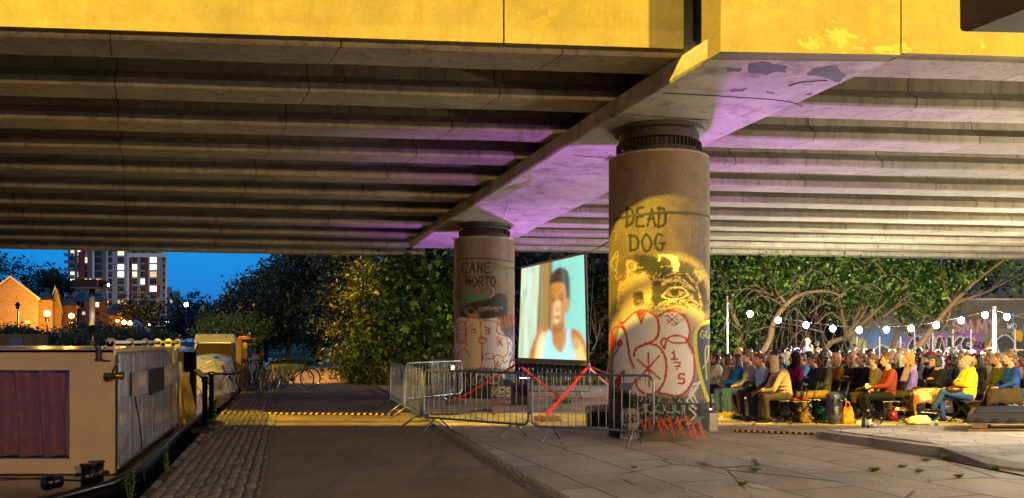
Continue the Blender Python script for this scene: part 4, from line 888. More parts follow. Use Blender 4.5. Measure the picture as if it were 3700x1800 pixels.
MB().tube([q+Vector((.042, 0, 0)), q+Vector((.05, 0, 0))], .035, 12).build('lit_lens', emit('projector_beam', (.55, .6, 1), 12), pj, world=True)
for k, (x, cl_) in enumerate(((311, (.9, .7, .4)), (326, (.9, .8, .6)), (351, (.9, .8, .6)), (361, (1, .05, .02)))):
    q = P(x, 1009, Yp-.15); MB().box(q, (.035, .02, .008)).build('status_light', emit('status_%d' % k, cl_, 4), pj, world=True)
MB().tube(Canvas_curve3([P(382, 1045, Yp), P(386, 1100, Yp), P(392, 1180, Yp), P(398, 1240, Yp-.2)]), .008, 4).build('power_lead', M_BLC, pj, world=True)
# queue posts on the quay
def qpost(px, py, h, label):
    g = G(px, py); t = thing('barrier_post', label, 'post', (g.x, g.y, .03), 0, 'black posts on the quay edge')
    MB().lathe([(.24, 0), (.24, .03), (.2, .05), (.07, .09), (.05, .12)], 28).build('base', M_RUBBER, t, True)
    MB().lathe([(.045, .1), (.045, h-.1), (.055, h-.1), (.055, h)], 16).build('stem', M_BLACKM, t, True)
qpost(740, 1567, .98, 'black belt post standing nearer the camera on the setts'); qpost(764, 1540, 1.02, 'black belt post standing just behind the other one')
# ---------------------------------------------------------------- cruiser moored beyond the bridge
M_CRU = simple('yellowed_white_fibreglass', '#a8a08a', .35, 0, .15, 2, .05)
cr = thing('cruiser_boat', 'small white cabin cruiser with wide windscreen and blue ropes', 'boat', (-10, 28, 0))
def pt(px, py, Y): return tuple(P(px, py, Y))
hu = MB(); st = []
for (Y, wl, wr, zt_, zb_) in ((25.6, 762, 772, 1350, 1400), (26.2, 700, 838, 1352, 1405), (27.2, 672, 866, 1348, 1400), (29.5, 664, 868, 1330, 1380), (33.0, 690, 866, 1318, 1360)):
    l, r_ = P(wl, zt_, Y), P(wr, zt_, Y); st.append([l, r_, Vector((r_.x-.12, Y+.05, -.5)), Vector((l.x+.12, Y+.05, -.5))])
hu.add([p for s in st for p in s], [(i*4+j, i*4+(j+1) % 4, (i+1)*4+(j+1) % 4, (i+1)*4+j) for i in range(4) for j in range(4)]+[(3, 2, 1, 0), (16, 17, 18, 19)])
hu.build('hull', M_CRU, cr, world=True, smooth=False, bevel=.03)
rb = MB(); rb.tube([st[0][0], st[1][0], st[2][0], st[3][0]], .04, 6); rb.tube([st[0][1], st[1][1], st[2][1], st[3][1]], .04, 6); rb.build('rubbing_band', M_RUBBER, cr, world=True)
fd = MB(); ss = []
for (Y, wl, wr, yt) in ((26.2, 712, 826, 1350), (26.7, 700, 838, 1306), (27.5, 688, 852, 1288), (28.3, 690, 852, 1280)):
    l, r_ = P(wl, 1352, Y), P(wr, 1352, Y); h = P(0, yt, Y).z; ss.append([l, Vector((l.x+.15, Y, h-.05)), Vector(((l.x+r_.x)/2, Y, h+.03)), Vector((r_.x-.15, Y, h-.05)), r_])
fd.add([p for s in ss for p in s], [(i*5+j, i*5+j+1, (i+1)*5+j+1, (i+1)*5+j) for i in range(3) for j in range(4)]+[(4, 3, 2, 1, 0)]); fd.build('foredeck', M_CRU, cr, True, world=True)
ws = MB(); q = [P(700, 1284, 28.2), P(848, 1284, 28.2), P(834, 1240, 28.8), P(718, 1240, 28.8)]; ws.add(q, [(0, 1, 2, 3)]); ws.build('windscreen', simple('warm_glass', '#4a3a18', .05, 0, .1, 2, 0), cr, world=True)
fr_ = MB(); fr_.tube([q[0], q[3]+Vector((-.02, 0, 0)), q[2]+Vector((.02, 0, 0)), q[1]], .035, 6); fr_.build('windscreen_frame', M_STEEL, cr, world=True)
ca = MB(); rfp = [P(702, 1205, 29.2), P(846, 1205, 29.2)]; zr0 = P(0, 1237, 28.9).z; zr1 = P(0, 1205, 29.2).z
ca.hexa([P(700, 1239, 28.85), P(852, 1239, 28.85), Vector((XY(862, 31.5), 31.5, zr0)), Vector((XY(712, 31.5), 31.5, zr0)), P(706, 1207, 29.2), P(846, 1207, 29.2), Vector((XY(850, 31.5), 31.5, zr1)), Vector((XY(716, 31.5), 31.5, zr1))])
ca.build('cabin_roof', M_CRU, cr, world=True, bevel=.05)
cb = MB(); cb.hexa([P(702, 1350, 28.9), P(866, 1350, 28.9), Vector((XY(872, 32.2), 32.2, .5)), Vector((XY(700, 32.2), 32.2, .5)), P(704, 1242, 28.95), P(850, 1242, 28.95), Vector((XY(856, 31.4), 31.4, zr0-.02)), Vector((XY(716, 31.4), 31.4, zr0-.02))])
cb.build('cabin_side', M_CRU, cr, world=True)
bx = MB(); bx.box(P(785, 1266, 28.05)+Vector((0, .75, 0)), (.36, .2, .2)); bx.build('cardboard_box', M_WOOD, cr, world=True)
zb2 = MB()
for k in range(8): 
    zz = 1245+k*13; a = P(850, zz, 28.9); zb2.box(a+Vector((.04, .3, 0)), (.04, .5, .05))
zb2.build('striped_canopy', M_BLACK, cr, world=True)
ro = simple('blue_rope', '#1c3fa8', .7); r2 = MB(); A_ = P(782, 1294, 27.0); B_ = P(813, 1345, 26.2); C_ = P(856, 1400, 25.9)
for d in ((0, 0, 0), (.05, 0, .0)): d = Vector(d); r2.tube([A_+d, B_+d, C_+d], .016, 5); 
r2.tube([P(730, 1296, 27.2), P(755, 1300, 27.1), A_], .025, 5); r2.tube([P(778, 1290, 27.0), P(790, 1300, 27)], .06, 6); r2.tube([P(809, 1340, 26.2), P(818, 1350, 26.2)], .05, 6); r2.tube([B_, P(810, 1406, 26.1)], .016, 5); r2.build('blue_ropes', ro, cr, world=True)
ra = MB(); ra.tube(Canvas_curve3([P(706, 1345, 26.4), P(745, 1312, 26.3), P(782, 1300, 26.3), P(812, 1308, 26.3), P(826, 1345, 26.4)]), .014, 5); ra.tube([P(778, 1300, 26.3), P(782, 1336, 26.3)], .012, 5); ra.build('pulpit_rail', M_STEEL, cr, world=True)
fe = MB(); fe.tube([P(752, 1402, 25.9), P(782, 1378, 25.9)], .14, 12); fe.build('fender', M_RUBBER, cr, True, world=True)
am = MB(); q = P(783, 1206, 30); am.lathe([(.03, 0), (.03, .1), (.16, .11), (.16, .15), (.03, .17)], 16, q); am.build('roof_vent', M_BLACK, cr, world=True)
# narrowboat behind the bicycles
nb = thing('narrowboat', 'narrowboat with lit yellow doors behind the parked bicycles', 'boat', (XY(880, 34.5), 34.5, 0))
n1 = MB(); n1.hexa([P(852, 1400, 34), P(903, 1400, 34), Vector((XY(880, 42), 42, -.5)), Vector((XY(835, 42), 42, -.5)), P(856, 1232, 34), P(898, 1232, 34), Vector((XY(876, 42), 42, 1.6)), Vector((XY(842, 42), 42, 1.6))]); n1.build('cabin', simple('maroon_paint', '#4a1a12', .4), nb, world=True)
n2 = MB(); n2.tube([P(855, 1229, 33.6), P(868, 1221, 33.6), P(885, 1219, 33.6), P(905, 1226, 33.6)], .06, 8); n2.prism([(P(852, 0, 33.5).x, 33.5), (P(908, 0, 33.5).x, 33.5), (P(908, 0, 33.5).x, 34.3), (P(852, 0, 33.5).x, 34.3)], P(0, 1229, 33.5).z, P(0, 1222, 33.5).z); n2.build('roof', simple('rust_roof', '#6e3424', .6), nb, True, world=True)
n3 = MB(); a = P(868, 1238, 33.9); b = P(893, 1322, 33.9); n3.box(((a.x+b.x)/2, 33.9, (a.z+b.z)/2), (abs(b.x-a.x), .05, abs(a.z-b.z))); n3.build('door', simple('yellow_door_paint', '#c8a23c', .5), nb, world=True)
g_ = MB(); 
for xx in (872, 879, 886): g_.tube([P(xx, 1246, 33.8), P(xx, 1318, 33.8)], .012, 4)
g_.tube([P(866, 1262, 33.8), P(895, 1262, 33.8)], .012, 4); g_.build('door_bars', M_BLACKM, nb, world=True)
li = MB(); q = P(902, 1205, 34); li.tube([P(902, 1222, 34), q], .012, 5); li.ell(q, .045); li.build('mast_lamp', M_CHROME, nb, world=True)
tag(MB().box((XY(865, 27.6), 27.6, .83), (.17, .17, 1.72)).build('mooring_post', simple('ochre_wood_post', '#7a5c1c', .8, 0, .3, 6, .3), None), 'thick square ochre mooring post beside the bicycles', 'post')
b_ = thing('utility_cabinet', 'small grey metal cabinet with red cap behind the bicycles', 'cabinet', (XY(930, 31.2), 31.2, 0)); MB().box((0, 0, .55), (.32, .3, 1.1)).build('body', M_STEEL, b_, bevel=.01); MB().box((0, 0, 1.12), (.34, .32, .06)).build('cap', simple('red_cap', '#9a1c10', .5), b_)
b_ = thing('utility_cabinet', 'narrow dark cabinet topped red right of the grey one', 'cabinet', (XY(944, 31.0), 31.0, 0)); MB().box((0, 0, .55), (.14, .14, 1.1)).build('body', M_DBRN, b_, bevel=.01); MB().box((0, 0, 1.13), (.16, .16, .07)).build('cap', simple('red_cap', '#9a1c10', .5), b_)
# ---------------------------------------------------------------- bicycles
M_TYRE = simple('tyre_rubber', '#0c0c0c', .8); M_RIM = simple('bike_rim', '#a8a8a8', .2, .9); M_SADD = simple('black_saddle', '#0e0c0b', .35)
def bike(x, y, rz, col, label, tilt=0.0, s=1.0):
    t = thing('bicycle', label, 'bicycle', (x, y, .02), rz, 'bicycles parked along the quay')
    t.rotation_euler = (tilt, 0, rz); fm = simple('bike_'+col.strip('#'), col, .3, .1); R = .335
    A = Vector((0, 0, R)); B = Vector((1.04, 0, R)); bb = Vector((.45, 0, .28)); se = Vector((.3, 0, .86)); hd = Vector((.86, 0, .84)); hl = Vector((.88, 0, .7))
    f = MB(); 
    for a, b, r in ((bb, se, .014), (bb, hl, .017), (se+Vector((.02, 0, -.06)), hd, .014), (hd, hl, .017), (A, bb, .009), (A, se+Vector((.03, 0, -.08)), .008), (hl, B, .011)): f.tube([a, b], r*1.4, 6)
    f.build('frame', fm, t, True)
    for c_ in (A, B):
        w = MB(); pts = [c_+Vector((R*math.cos(a), 0, R*math.sin(a))) for a in np.linspace(0, 2*PI, 36, endpoint=False)]; w.tube(pts, .025, 6, closed=True); wo = w.build('wheel', M_TYRE, t, True)
        r_ = MB(); r_.tube([c_+(p-c_)*.94 for p in pts], .011, 6, closed=True)
        for k in range(20): a = 2*PI*k/20; r_.tube([c_, c_+Vector((.93*R*math.cos(a), 0, .93*R*math.sin(a)))], .0022, 3, False)
        r_.tube([c_+Vector((0, -.05, 0)), c_+Vector((0, .05, 0))], .02, 8); r_.build('rim', M_RIM, wo, True)
    g = MB(); pts = [A+Vector(((R+.035)*math.cos(a), 0, (R+.035)*math.sin(a))) for a in np.linspace(.3, 2.9, 14)]; g.tube(pts, .016, 5); g.build('mudguard', M_CHROME, t, True)
    h = MB(); top = hd+Vector((.0, 0, .12)); h.tube([hd, top], .012, 6); h.tube([top+Vector((.02, -.27, .02)), top+Vector((.05, -.1, .02)), top+Vector((.05, .1, .02)), top+Vector((.02, .27, .02))], .012, 6); h.build('handlebar', M_BLACKM, t, True)
    sd = MB(); sp_ = se+Vector((-.03, 0, .1)); sd.tube([se, sp_], .012, 6); sd.tube([sp_+Vector((-.13, 0, .01)), sp_+Vector((-.04, 0, .02)), sp_+Vector((.14, 0, 0))], [.075, .055, .018], 8); sd.build('saddle', M_SADD, t, True)
    c2 = MB(); c2.tube([bb+Vector((0, -.02, 0)), bb+Vector((0, .02, 0))], .09, 16); c2.tube([bb+Vector((0, -.08, 0)), bb+Vector((.1, -.08, -.13))], .01, 5); c2.box(bb+Vector((.1, -.12, -.13)), (.09, .07, .02)); c2.tube([bb+Vector((0, .08, 0)), bb+Vector((-.1, .08, .13))], .01, 5); c2.box(bb+Vector((-.1, .12, .13)), (.09, .07, .02)); c2.build('crank', M_BLACKM, t)
    return t
bike(XY(945, 25.6), 25.4, 1.75, '#1a2a30', 'dark bicycle nearest the camera, front wheel on the last setts', .06)
bike(XY(915, 26.2), 26.2, 1.9, '#3a1010', 'dark bicycle squeezed between the ochre post and the nearest bicycle', -.08)
bike(XY(968, 26.6), 26.6, 1.6, '#b08a20', 'bicycle with yellow frame parts in the middle of the cluster', .1)
bike(XY(985, 27.5), 27.3, .25, '#5c6660', 'grey bicycle standing side-on with silver mudguard', -.05)
bike(XY(1010, 28.6), 28.6, .12, '#202020', 'black bicycle parked side-on, farthest along the towpath', .05)
bike(XY(880, 27.0), 27.0, 1.3, '#16202a', 'dark bicycle leaning on the ochre mooring post', -.12)
# ---------------------------------------------------------------- trees and shrubs
def leaf_mat(name, c1, c2, c3):
    t = NT(name); g = t.n('ShaderNodeNewGeometry'); v = t.coord('Object'); f = t.noise(1.2, 3, .5, v)
    r = t.ramp(g.outputs['Random Per Island'], [(.0, c1), (.5, c2), (.95, c3)])
    c = t.mix(t.ramp(f, [(.35, 0), (.65, .6)]), r, lin(c1)); t.color(c); t.set(Roughness=.5); t.b.inputs['Specular IOR Level'].default_value = .3
    tr = t.n('ShaderNodeBsdfTranslucent'); t.l(c, tr.inputs['Color']); mx = t.n('ShaderNodeMixShader'); mx.inputs[0].default_value = .3
    t.l(t.b.outputs[0], mx.inputs[1]); t.l(tr.outputs[0], mx.inputs[2]); t.l(mx.outputs[0], t.o.inputs['Surface']); return t.m
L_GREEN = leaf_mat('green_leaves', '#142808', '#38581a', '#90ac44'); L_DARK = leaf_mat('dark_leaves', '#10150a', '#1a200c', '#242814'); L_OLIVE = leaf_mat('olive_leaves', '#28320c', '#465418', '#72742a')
M_BARK = simple('bark', '#6a5438', .9, 0, .35, 12, .6, .02); M_BARKD = simple('dark_bark', '#2e2418', .9, 0, .3, 12, .6, .02); M_TWIG = simple('pale_twig', '#4a3a28', .9, 0, .3, 12, .4)
def leaves(blobs, n, size, maple=False, fill=.55, per=26):
    # blobs: (centre, radii); leaf clumps spread over and inside each blob, uneven outline
    w = np.array([b[1][0]*b[1][2]+b[1][0]*b[1][1] for b in blobs]); w = w/w.sum(); V = []; 
    cen = []; 
    ncl = max(8, n//per)
    bi = RNG.choice(len(blobs), ncl, p=w); d = RNG.normal(size=(ncl, 3)); d /= np.linalg.norm(d, axis=1)[:, None]
    rr = fill+(1.08-fill)*RNG.random(ncl)**.6; rr *= 1+.18*RNG.normal(size=ncl)*.6
    C = np.array([blobs[i][0] for i in bi]); Rr = np.array([blobs[i][1] for i in bi]); cc = C+d*Rr*rr[:, None]
    kp = np.sin(cc[:, 0]*2.1+1.3*np.sin(cc[:, 2]*2.3))*np.sin(cc[:, 2]*2.7+1.1*np.sin(cc[:, 0]*1.7)+cc[:, 1]) > (-.3 if per > 30 else -2)
    cc = cc[kp]; ncl = len(cc)
    k = n//max(8, n//per); cs = np.repeat(cc, k, 0); m = len(cs); cr = size*RNG.uniform(1.5, 4.2, ncl)*(per/26)**.38; off = RNG.normal(size=(m, 3))*np.repeat(cr, k)[:, None]*.8
    off[:, 2] *= .6; p = cs+off; s = size*np.clip(RNG.lognormal(-.15, .38, m), .4, 2.0)
    nn = RNG.normal(size=(m, 3))+np.array((0, -.5, .5)); nn /= np.linalg.norm(nn, axis=1)[:, None]
    a = np.cross(nn, RNG.normal(size=(m, 3))); a /= np.linalg.norm(a, axis=1)[:, None]+1e-9; b = np.cross(nn, a)
    if maple: shp = [(-.5, 0, 0), (-.25, .2, .04), (-.2, .55, 0), (.1, .28, .05), (.6, 0, 0), (.1, -.28, .05), (-.2, -.55, 0), (-.25, -.2, .04)]
    else: shp = [(-.5, 0, 0), (-.05, .3, .06), (.55, 0, 0), (-.05, -.3, .06)]
    q = len(shp); Vs = np.zeros((m, q, 3))
    for i, (u, v, h) in enumerate(shp): Vs[:, i] = p+(a*u+b*v+nn*h)*s[:, None]*1.35
    F = np.arange(m*q).reshape(m, q); return Vs.reshape(-1, 3), F
def tree(name, label, base, blobs, n, size, leafm, trunk=None, tr=.12, bark=None, group=None, maple=False, zmax=None, fill=.55, cat='tree', per=26):
    t = thing(name, label, cat, base, 0, group); b = Vector(base)
    V, F = leaves(blobs, n, size, maple, fill, per)
    V = V-np.array(base)
    me = npmesh('crown', V, F); link('crown' if cat == 'tree' else 'foliage', me, leafm, t)
    m = MB(); bark = bark or M_BARKD
    tops = [Vector(c)-b for c, r in blobs]; top = sum(tops, Vector())/len(tops)
    pts = trunk if trunk else [Vector((0, 0, -.1)), top*.3+Vector((.1, 0, 0)), top*.62+Vector((-.08, 0, 0)), top*.9]
    if trunk: pts = [Vector(p)-b for p in trunk]
    rs = [tr*(1-.75*i/(len(pts)-1)) for i in range(len(pts))]; m.tube(Canvas_curve3(pts), list(np.interp(np.linspace(0, 1, len(Canvas_curve3(pts))), np.linspace(0, 1, len(rs)), rs)), 8)
    for c_ in tops:
        s_ = pts[len(pts)//2]; e_ = c_+Vector((random.uniform(-.3, .3), random.uniform(-.3, .3), .2)); md = (s_+e_)/2+Vector((random.uniform(-.2, .2), 0, -.15)); m.tube([s_, md, e_], [tr*.45, tr*.3, tr*.1], 6)
        for k in range(4): e2 = e_+Vector((random.uniform(-1, 1), random.uniform(-.8, .8), random.uniform(-.2, 1)))*.8; m.tube([md, (md+e2)/2+Vector((0, 0, .1)), e2], [tr*.16, tr*.1, tr*.03], 5)
    m.build('trunk', bark, t, True); return t
def blob(px, py, Y, rx, ry, rz): p = P(px, py, Y); return ((p.x, p.y, p.z), (rx, ry, rz))
# big dark trees beyond the towpath
D = [
 ('tall dark tree rising highest against the dusk sky', 1150, 60, [(1160, 900, 60, 2.2, 3, 2.4), (1130, 960, 60, 2.0, 3, 1.6), (1235, 960, 60, 3.4, 3, 3.4), (1110, 1010, 60, 3.0, 3, 2.8), (1200, 1080, 60, 3.6, 3, 3.0)], 9000, .26),
 ('dark bushy tree sloping down left of the tallest tree', 1040, 66, [(1050, 1030, 66, 2.6, 3, 2.0), (985, 1080, 66, 2.6, 3, 2.2), (1060, 1110, 64, 3.4, 3, 2.4)], 7000, .26),
 ('rounded dark tree in the middle of the sloping tree line', 930, 72, [(930, 1085, 72, 2.4, 3, 2.2), (880, 1120, 72, 2.2, 3, 1.9), (950, 1150, 70, 3.2, 3, 2.2)], 6000, .27),
 ('lower dark tree at the canal end of the tree line', 830, 80, [(835, 1140, 80, 1.8, 3, 1.7), (795, 1170, 80, 1.6, 3, 1.5), (860, 1180, 78, 2.4, 3, 1.8)], 5500, .28),
 ('small olive shrub by the canal behind the boats', 800, 62, [(800, 1195, 62, 1.6, 1.5, 1.2), (880, 1195, 60, 1.9, 1.5, 1.3), (760, 1205, 62, 1.0, 1.2, .8)], 4500, .17),
 ('black tree mass leaning over the path bend', 1330, 46, [(1300, 930, 46, 2.4, 2, 2.4), (1340, 1050, 46, 2.6, 2, 2.4), (1300, 1150, 46, 2.2, 2, 1.8), (1220, 1140, 50, 2.4, 2, 1.6)], 8000, .22),
 ('dark thicket closing the far end of the towpath', 1120, 75, [(1130, 1190, 75, 3.2, 2, 1.8), (1230, 1190, 72, 3.4, 2, 2.0), (1040, 1190, 78, 3.2, 2, 1.8), (1310, 1200, 60, 2.4, 2, 1.8)], 9000, .2),
 ('dark thicket low on the bank right of the boats', 960, 70, [(950, 1190, 70, 3.4, 2, 1.7), (880, 1170, 74, 3, 2, 1.7), (1000, 1130, 76, 3, 2, 2)], 8000, .2)]
for lb, px, Y, bl_, n, s in D:
    tree('tree', lb, (XY(px, Y), Y, 0), [blob(*b) for b in bl_], int(n*1.9), s*.68, L_OLIVE if 'olive' in lb else L_DARK, tr=.25, group='trees beyond the towpath')
# bank slope under the dark trees
V = []; nx_, ny_ = 50, 40
for j in range(ny_):
    for i in range(nx_):
        Y = 30+60*(j/(ny_-1))**1.4; u = i/(nx_-1); x0 = ex(Y)+.35; x1 = ex(Y)+1.25+(0 if Y < 34 else .08*(Y-34)); x = x0+(x1-x0)*u
        V.append((x, Y, .02+.09*math.sin(u*PI)+.012*random.random()))
V = np.array(V); i, j = np.meshgrid(np.arange(ny_-1), np.arange(nx_-1), indexing='ij'); i = i.ravel(); j = j.ravel()
tag(link('grass_verge', npmesh('grass_verge', V, np.stack([i*nx_+j, i*nx_+j+1, (i+1)*nx_+j+1, (i+1)*nx_+j], 1)), simple('worn_grass', '#4a4a1c', .95, 0, .4, 4, .6, .03)), kind='structure')
def grassblades(regionpts, n, h, mat, name):
    V = np.zeros((n, 3, 3)); p = regionpts(n); a = RNG.uniform(0, 2*PI, n); l = h*RNG.uniform(.4, 1.2, n)
    V[:, 0] = p+np.stack([np.cos(a)*.012, np.sin(a)*.012, 0*a], 1); V[:, 1] = p-np.stack([np.cos(a)*.012, np.sin(a)*.012, 0*a], 1); V[:, 2] = p+np.stack([RNG.normal(size=n)*l*.4, RNG.normal(size=n)*l*.4, l], 1)
    return tag(link(name, npmesh(name, V.reshape(-1, 3), np.arange(n*3).reshape(n, 3)), mat), kind='stuff')
def reg(n):
    Y = RNG.uniform(30.5, 60, n); u = RNG.random(n); x0 = ex(Y)+.3; x = x0+u*(.95+np.where(Y > 34, .08*(Y-34), 0)); return np.stack([x, Y, .04+.08*np.sin(u*PI)], 1)
grassblades(reg, 16000, .22, L_OLIVE, 'verge_grass')
def reg2(n):
    Y = RNG.uniform(31, 46, n); return np.stack([ex(Y)+4.6+.08*(Y-31)+RNG.random(n)*10, Y, 0*Y], 1)
grassblades(reg2, 9000, .3, L_OLIVE, 'path_grass')
gs = MB(); n_ = 24; vs = []
for i in range(n_):
    x = -34+30*i/(n_-1); hh = 1.2+3.6*(i/(n_-1))+.4*math.sin(i*1.3)
    vs += [(x, 80-.3*i*.5+.5*math.sin(i), -.05), (x, 88, hh*.7), (x, 100, hh+.6)]
gs.add(vs, [(i*3+j, (i+1)*3+j, (i+1)*3+j+1, i*3+j+1) for i in range(n_-1) for j in (0, 1)]); tag(gs.build('grassy_bank', simple('dim_grass', '#3a3f1c', .95, 0, .5, 3, .8, .1), None, True), kind='structure')
# bushes between towpath and far pillar
B = [('large maple bush with broad leaves filling the corner behind the barriers', 1480, 32.5, [(1440, 960, 33, 1.5, 1.2, 1.3), (1560, 940, 33, 1.5, 1.2, 1.2), (1500, 1080, 32, 1.7, 1.3, 1.3), (1600, 1090, 32.5, 1.4, 1.2, 1.4), (1560, 1220, 32, 1.5, 1.2, 1.2), (1430, 1200, 32, 1.3, 1.1, 1.2)], 13000, .15, L_GREEN, True),
 ('narrow leaved bush spilling over the edge of the towpath', 1290, 33, [(1330, 1030, 34, .8, .9, 1.0), (1300, 1130, 33.5, .9, .9, 1.1), (1270, 1240, 33, .95, 1, 1.0), (1300, 1330, 32.5, 1.1, 1, .9), (1380, 1330, 32, 1.1, 1, .9)], 11000, .105, L_OLIVE, False),
 ('low dark undergrowth bush behind the slanting barriers', 1430, 31.4, [(1410, 1330, 31.5, 1.0, .8, .8), (1500, 1340, 31.5, 1.1, .8, .8), (1590, 1320, 31.5, 1.1, .8, 1.0)], 7000, .12, L_OLIVE, False)]
for lb, px, Y, bl_, n, s, lm, mp in B: tree('bush', lb, (XY(px, Y), Y, 0), [blob(*b) for b in bl_], n, s, lm, tr=.06, maple=mp, fill=.3, cat='bush', per=60)
# trees behind the screen and audience
def trunkpx(pts, Y): return [P(x, y, Y+d) for x, y, d in pts]
T = [
 ('tangled thin-stemmed tree directly behind the film screen', 1900, 33.5, [(1900, 950, 34, 1.8, 1.2, 1.1), (2010, 930, 34, 1.6, 1.2, .9), (2150, 960, 34, 1.4, 1.2, 1.2), (1880, 1180, 34.5, .9, 1, 1.6)], 4500, .13, L_DARK, None),
 ('dark shrub between the screen edge and the big pillar', 2165, 33, [(2160, 1150, 34, .9, 1, 2.2), (2150, 1330, 33, 1.2, 1, .9), (1960, 1350, 33, 1.6, 1, .7)], 4500, .12, L_DARK, None),
 ('leafy green tree just right of the big pillar', 2620, 32.5, [(2600, 960, 33, 1.5, 1.2, 1.2), (2700, 1010, 33, 1.5, 1.2, 1.3), (2610, 1130, 33, 1.2, 1, 1.5), (2600, 1250, 32.5, 1.2, 1, 1.1), (2690, 1220, 33, .9, 1, .9)], 11000, .13, L_GREEN, [(2650, 1330, 0), (2670, 1200, 0), (2640, 1100, 0), (2680, 1000, .3)]),
 ('tree with curved pale trunk under the second bulb', 2760, 32, [(2780, 950, 32.5, 1.6, 1.2, 1.1), (2900, 970, 32.5, 1.6, 1.2, 1.1), (2830, 1050, 33.5, 1.6, 1.2, .9)], 10000, .13, L_GREEN, [(2740, 1300, -.5), (2778, 1230, -.5), (2795, 1165, -.5), (2840, 1100, -.5), (2900, 1062, -.4), (2985, 1052, 0), (3040, 1070, .2)]),
 ('bushy tree with arching thin branches in the middle', 3000, 32.5, [(3010, 960, 33, 1.7, 1.2, 1.1), (3120, 980, 33, 1.6, 1.2, 1.0), (3070, 1090, 33.5, 1.5, 1.2, .8), (3180, 1080, 33, 1.2, 1.2, .9)], 10000, .13, L_GREEN, [(2960, 1300, .5), (3000, 1240, .5), (3060, 1215, .3), (3160, 1130, .3), (3230, 1060, .5)]),
 ('green tree overhanging the painted wall', 3280, 33, [(3260, 950, 33.5, 1.5, 1.2, 1.0), (3340, 990, 33.5, 1.3, 1.2, 1.1), (3350, 1080, 33.5, .9, 1, .9), (3260, 1080, 33.5, 1.2, 1, .8)], 9000, .13, L_GREEN, [(3200, 1320, 1), (3230, 1240, 1), (3265, 1120, 1), (3300, 1000, .5)]),
 ('pale leaning tree whose trunk crosses the painted wall', 3280, 31.5, [(3440, 990, 32.5, .9, .8, .5), (3520, 960, 32.5, .8, .8, .5), (3400, 1050, 32.5, .5, .6, .4), (3380, 1235, 31.8, .3, .3, .2), (3600, 960, 33, .9, .8, .5), (3670, 1000, 33.5, .8, .8, .6)], 3200, .13, L_GREEN, [(3270, 1310, 0), (3330, 1240, 0), (3385, 1165, 0), (3440, 1100, .1), (3500, 1040, .2), (3560, 990, .3), (3640, 930, .4)])]
for lb, px, Y, bl_, n, s, lm, trk in T:
    tree('tree', lb, (XY(px, Y), Y, 0), [blob(*b) for b in bl_], int(n*1.05), s*.82, lm, trunk=trunkpx(trk, Y) if trk else None, tr=.14 if trk else .1, bark=M_BARK, group='trees behind the audience', fill=.3, per=85)
def reg3(n):
    bl_ = []; return None
V, F = leaves([blob(x, y, 34.5, 1.6, .5, .9) for x in range(1880, 3560, 110) for y in (980, 1130, 1290) if not (x > 3060 and y > 1050)]+[blob(x, y, 34.3, 1.2, .4, 1.0) for x in (1880, 1960, 2060, 2150) for y in (960, 1080, 1200, 1300)], 30000, .14, False, .1)
tag(link('undergrowth', npmesh('undergrowth', V, F), L_DARK), kind='stuff')
# thin bare stems
st = MB()
for k in range(26):
    x = random.uniform(2640, 3350); y = random.uniform(1000, 1230); L_ = random.uniform(60, 190)*random.choice((-1, 1)); pts = Canvas_curve3([P(x, y, 31.3), P(x+L_*.5, y-random.uniform(20, 60), 31.1), P(x+L_, y-random.uniform(-30, 50), 31.0)]); st.tube(pts, list(np.linspace(.035, .008, len(pts))), 5)
for k in range(110):
    x = random.uniform(1870, 3120); 
    if 2190 < x < 2560: continue
    Y = random.uniform(31.2, 34); a = P(x, 1330, Y); a.z = 0; b = P(x+random.uniform(-160, 200), random.uniform(930, 1150), Y+.3); mid = a.lerp(b, .5)+Vector((random.uniform(-.4, .4), 0, random.uniform(-.1, .4)))
    pts = Canvas_curve3([a, mid, b]); r0 = random.choice((.012, .018, .03)); st.tube(pts, list(np.linspace(r0, r0*.3, len(pts))), 5)
    if random.random() < .6: e_ = mid+Vector((random.uniform(-1, 1), 0, random.uniform(.2, .9))); st.tube([mid, (mid+e_)/2+Vector((0, 0, .1)), e_], [r0*.6, r0*.4, r0*.15], 4)
tag(st.build('brushwood', M_TWIG, None, True), kind='stuff')
bs = MB(); bs.prism([(-4.2, 31.6), (14, 32.2), (30, 33.0), (30, 60), (-4.2, 60)], -.05, [.25, .25, .2, 3.5, 3.5]); tag(bs.build('earth_bank', ground_mat()), kind='structure')
e_ = MB(); e_.add([(-4.6, 35.0, 0), (19, 35.3, 0), (19, 42, 8.5), (-4.6, 42, 8.5), (-4.6, 60, 8.5), (19, 60, 8.5), (-4.6, 60, -1), (19, 60, -1)], [(0,1,2,3),(3,2,5,4),(0,3,4,6),(1,7,5,2)]); tag(e_.build('dark_backing_bank', simple('near_black_backing', '#1a150c', .95, 0, .5, 3, .6, .05)), kind='structure')  # dark backing bank, added so the gaps between leaves go black
hw_ = MB(); hw_.prism([(-2, 36.2), (30, 37), (30, 37.3), (-2, 36.6)], 0, 9); 
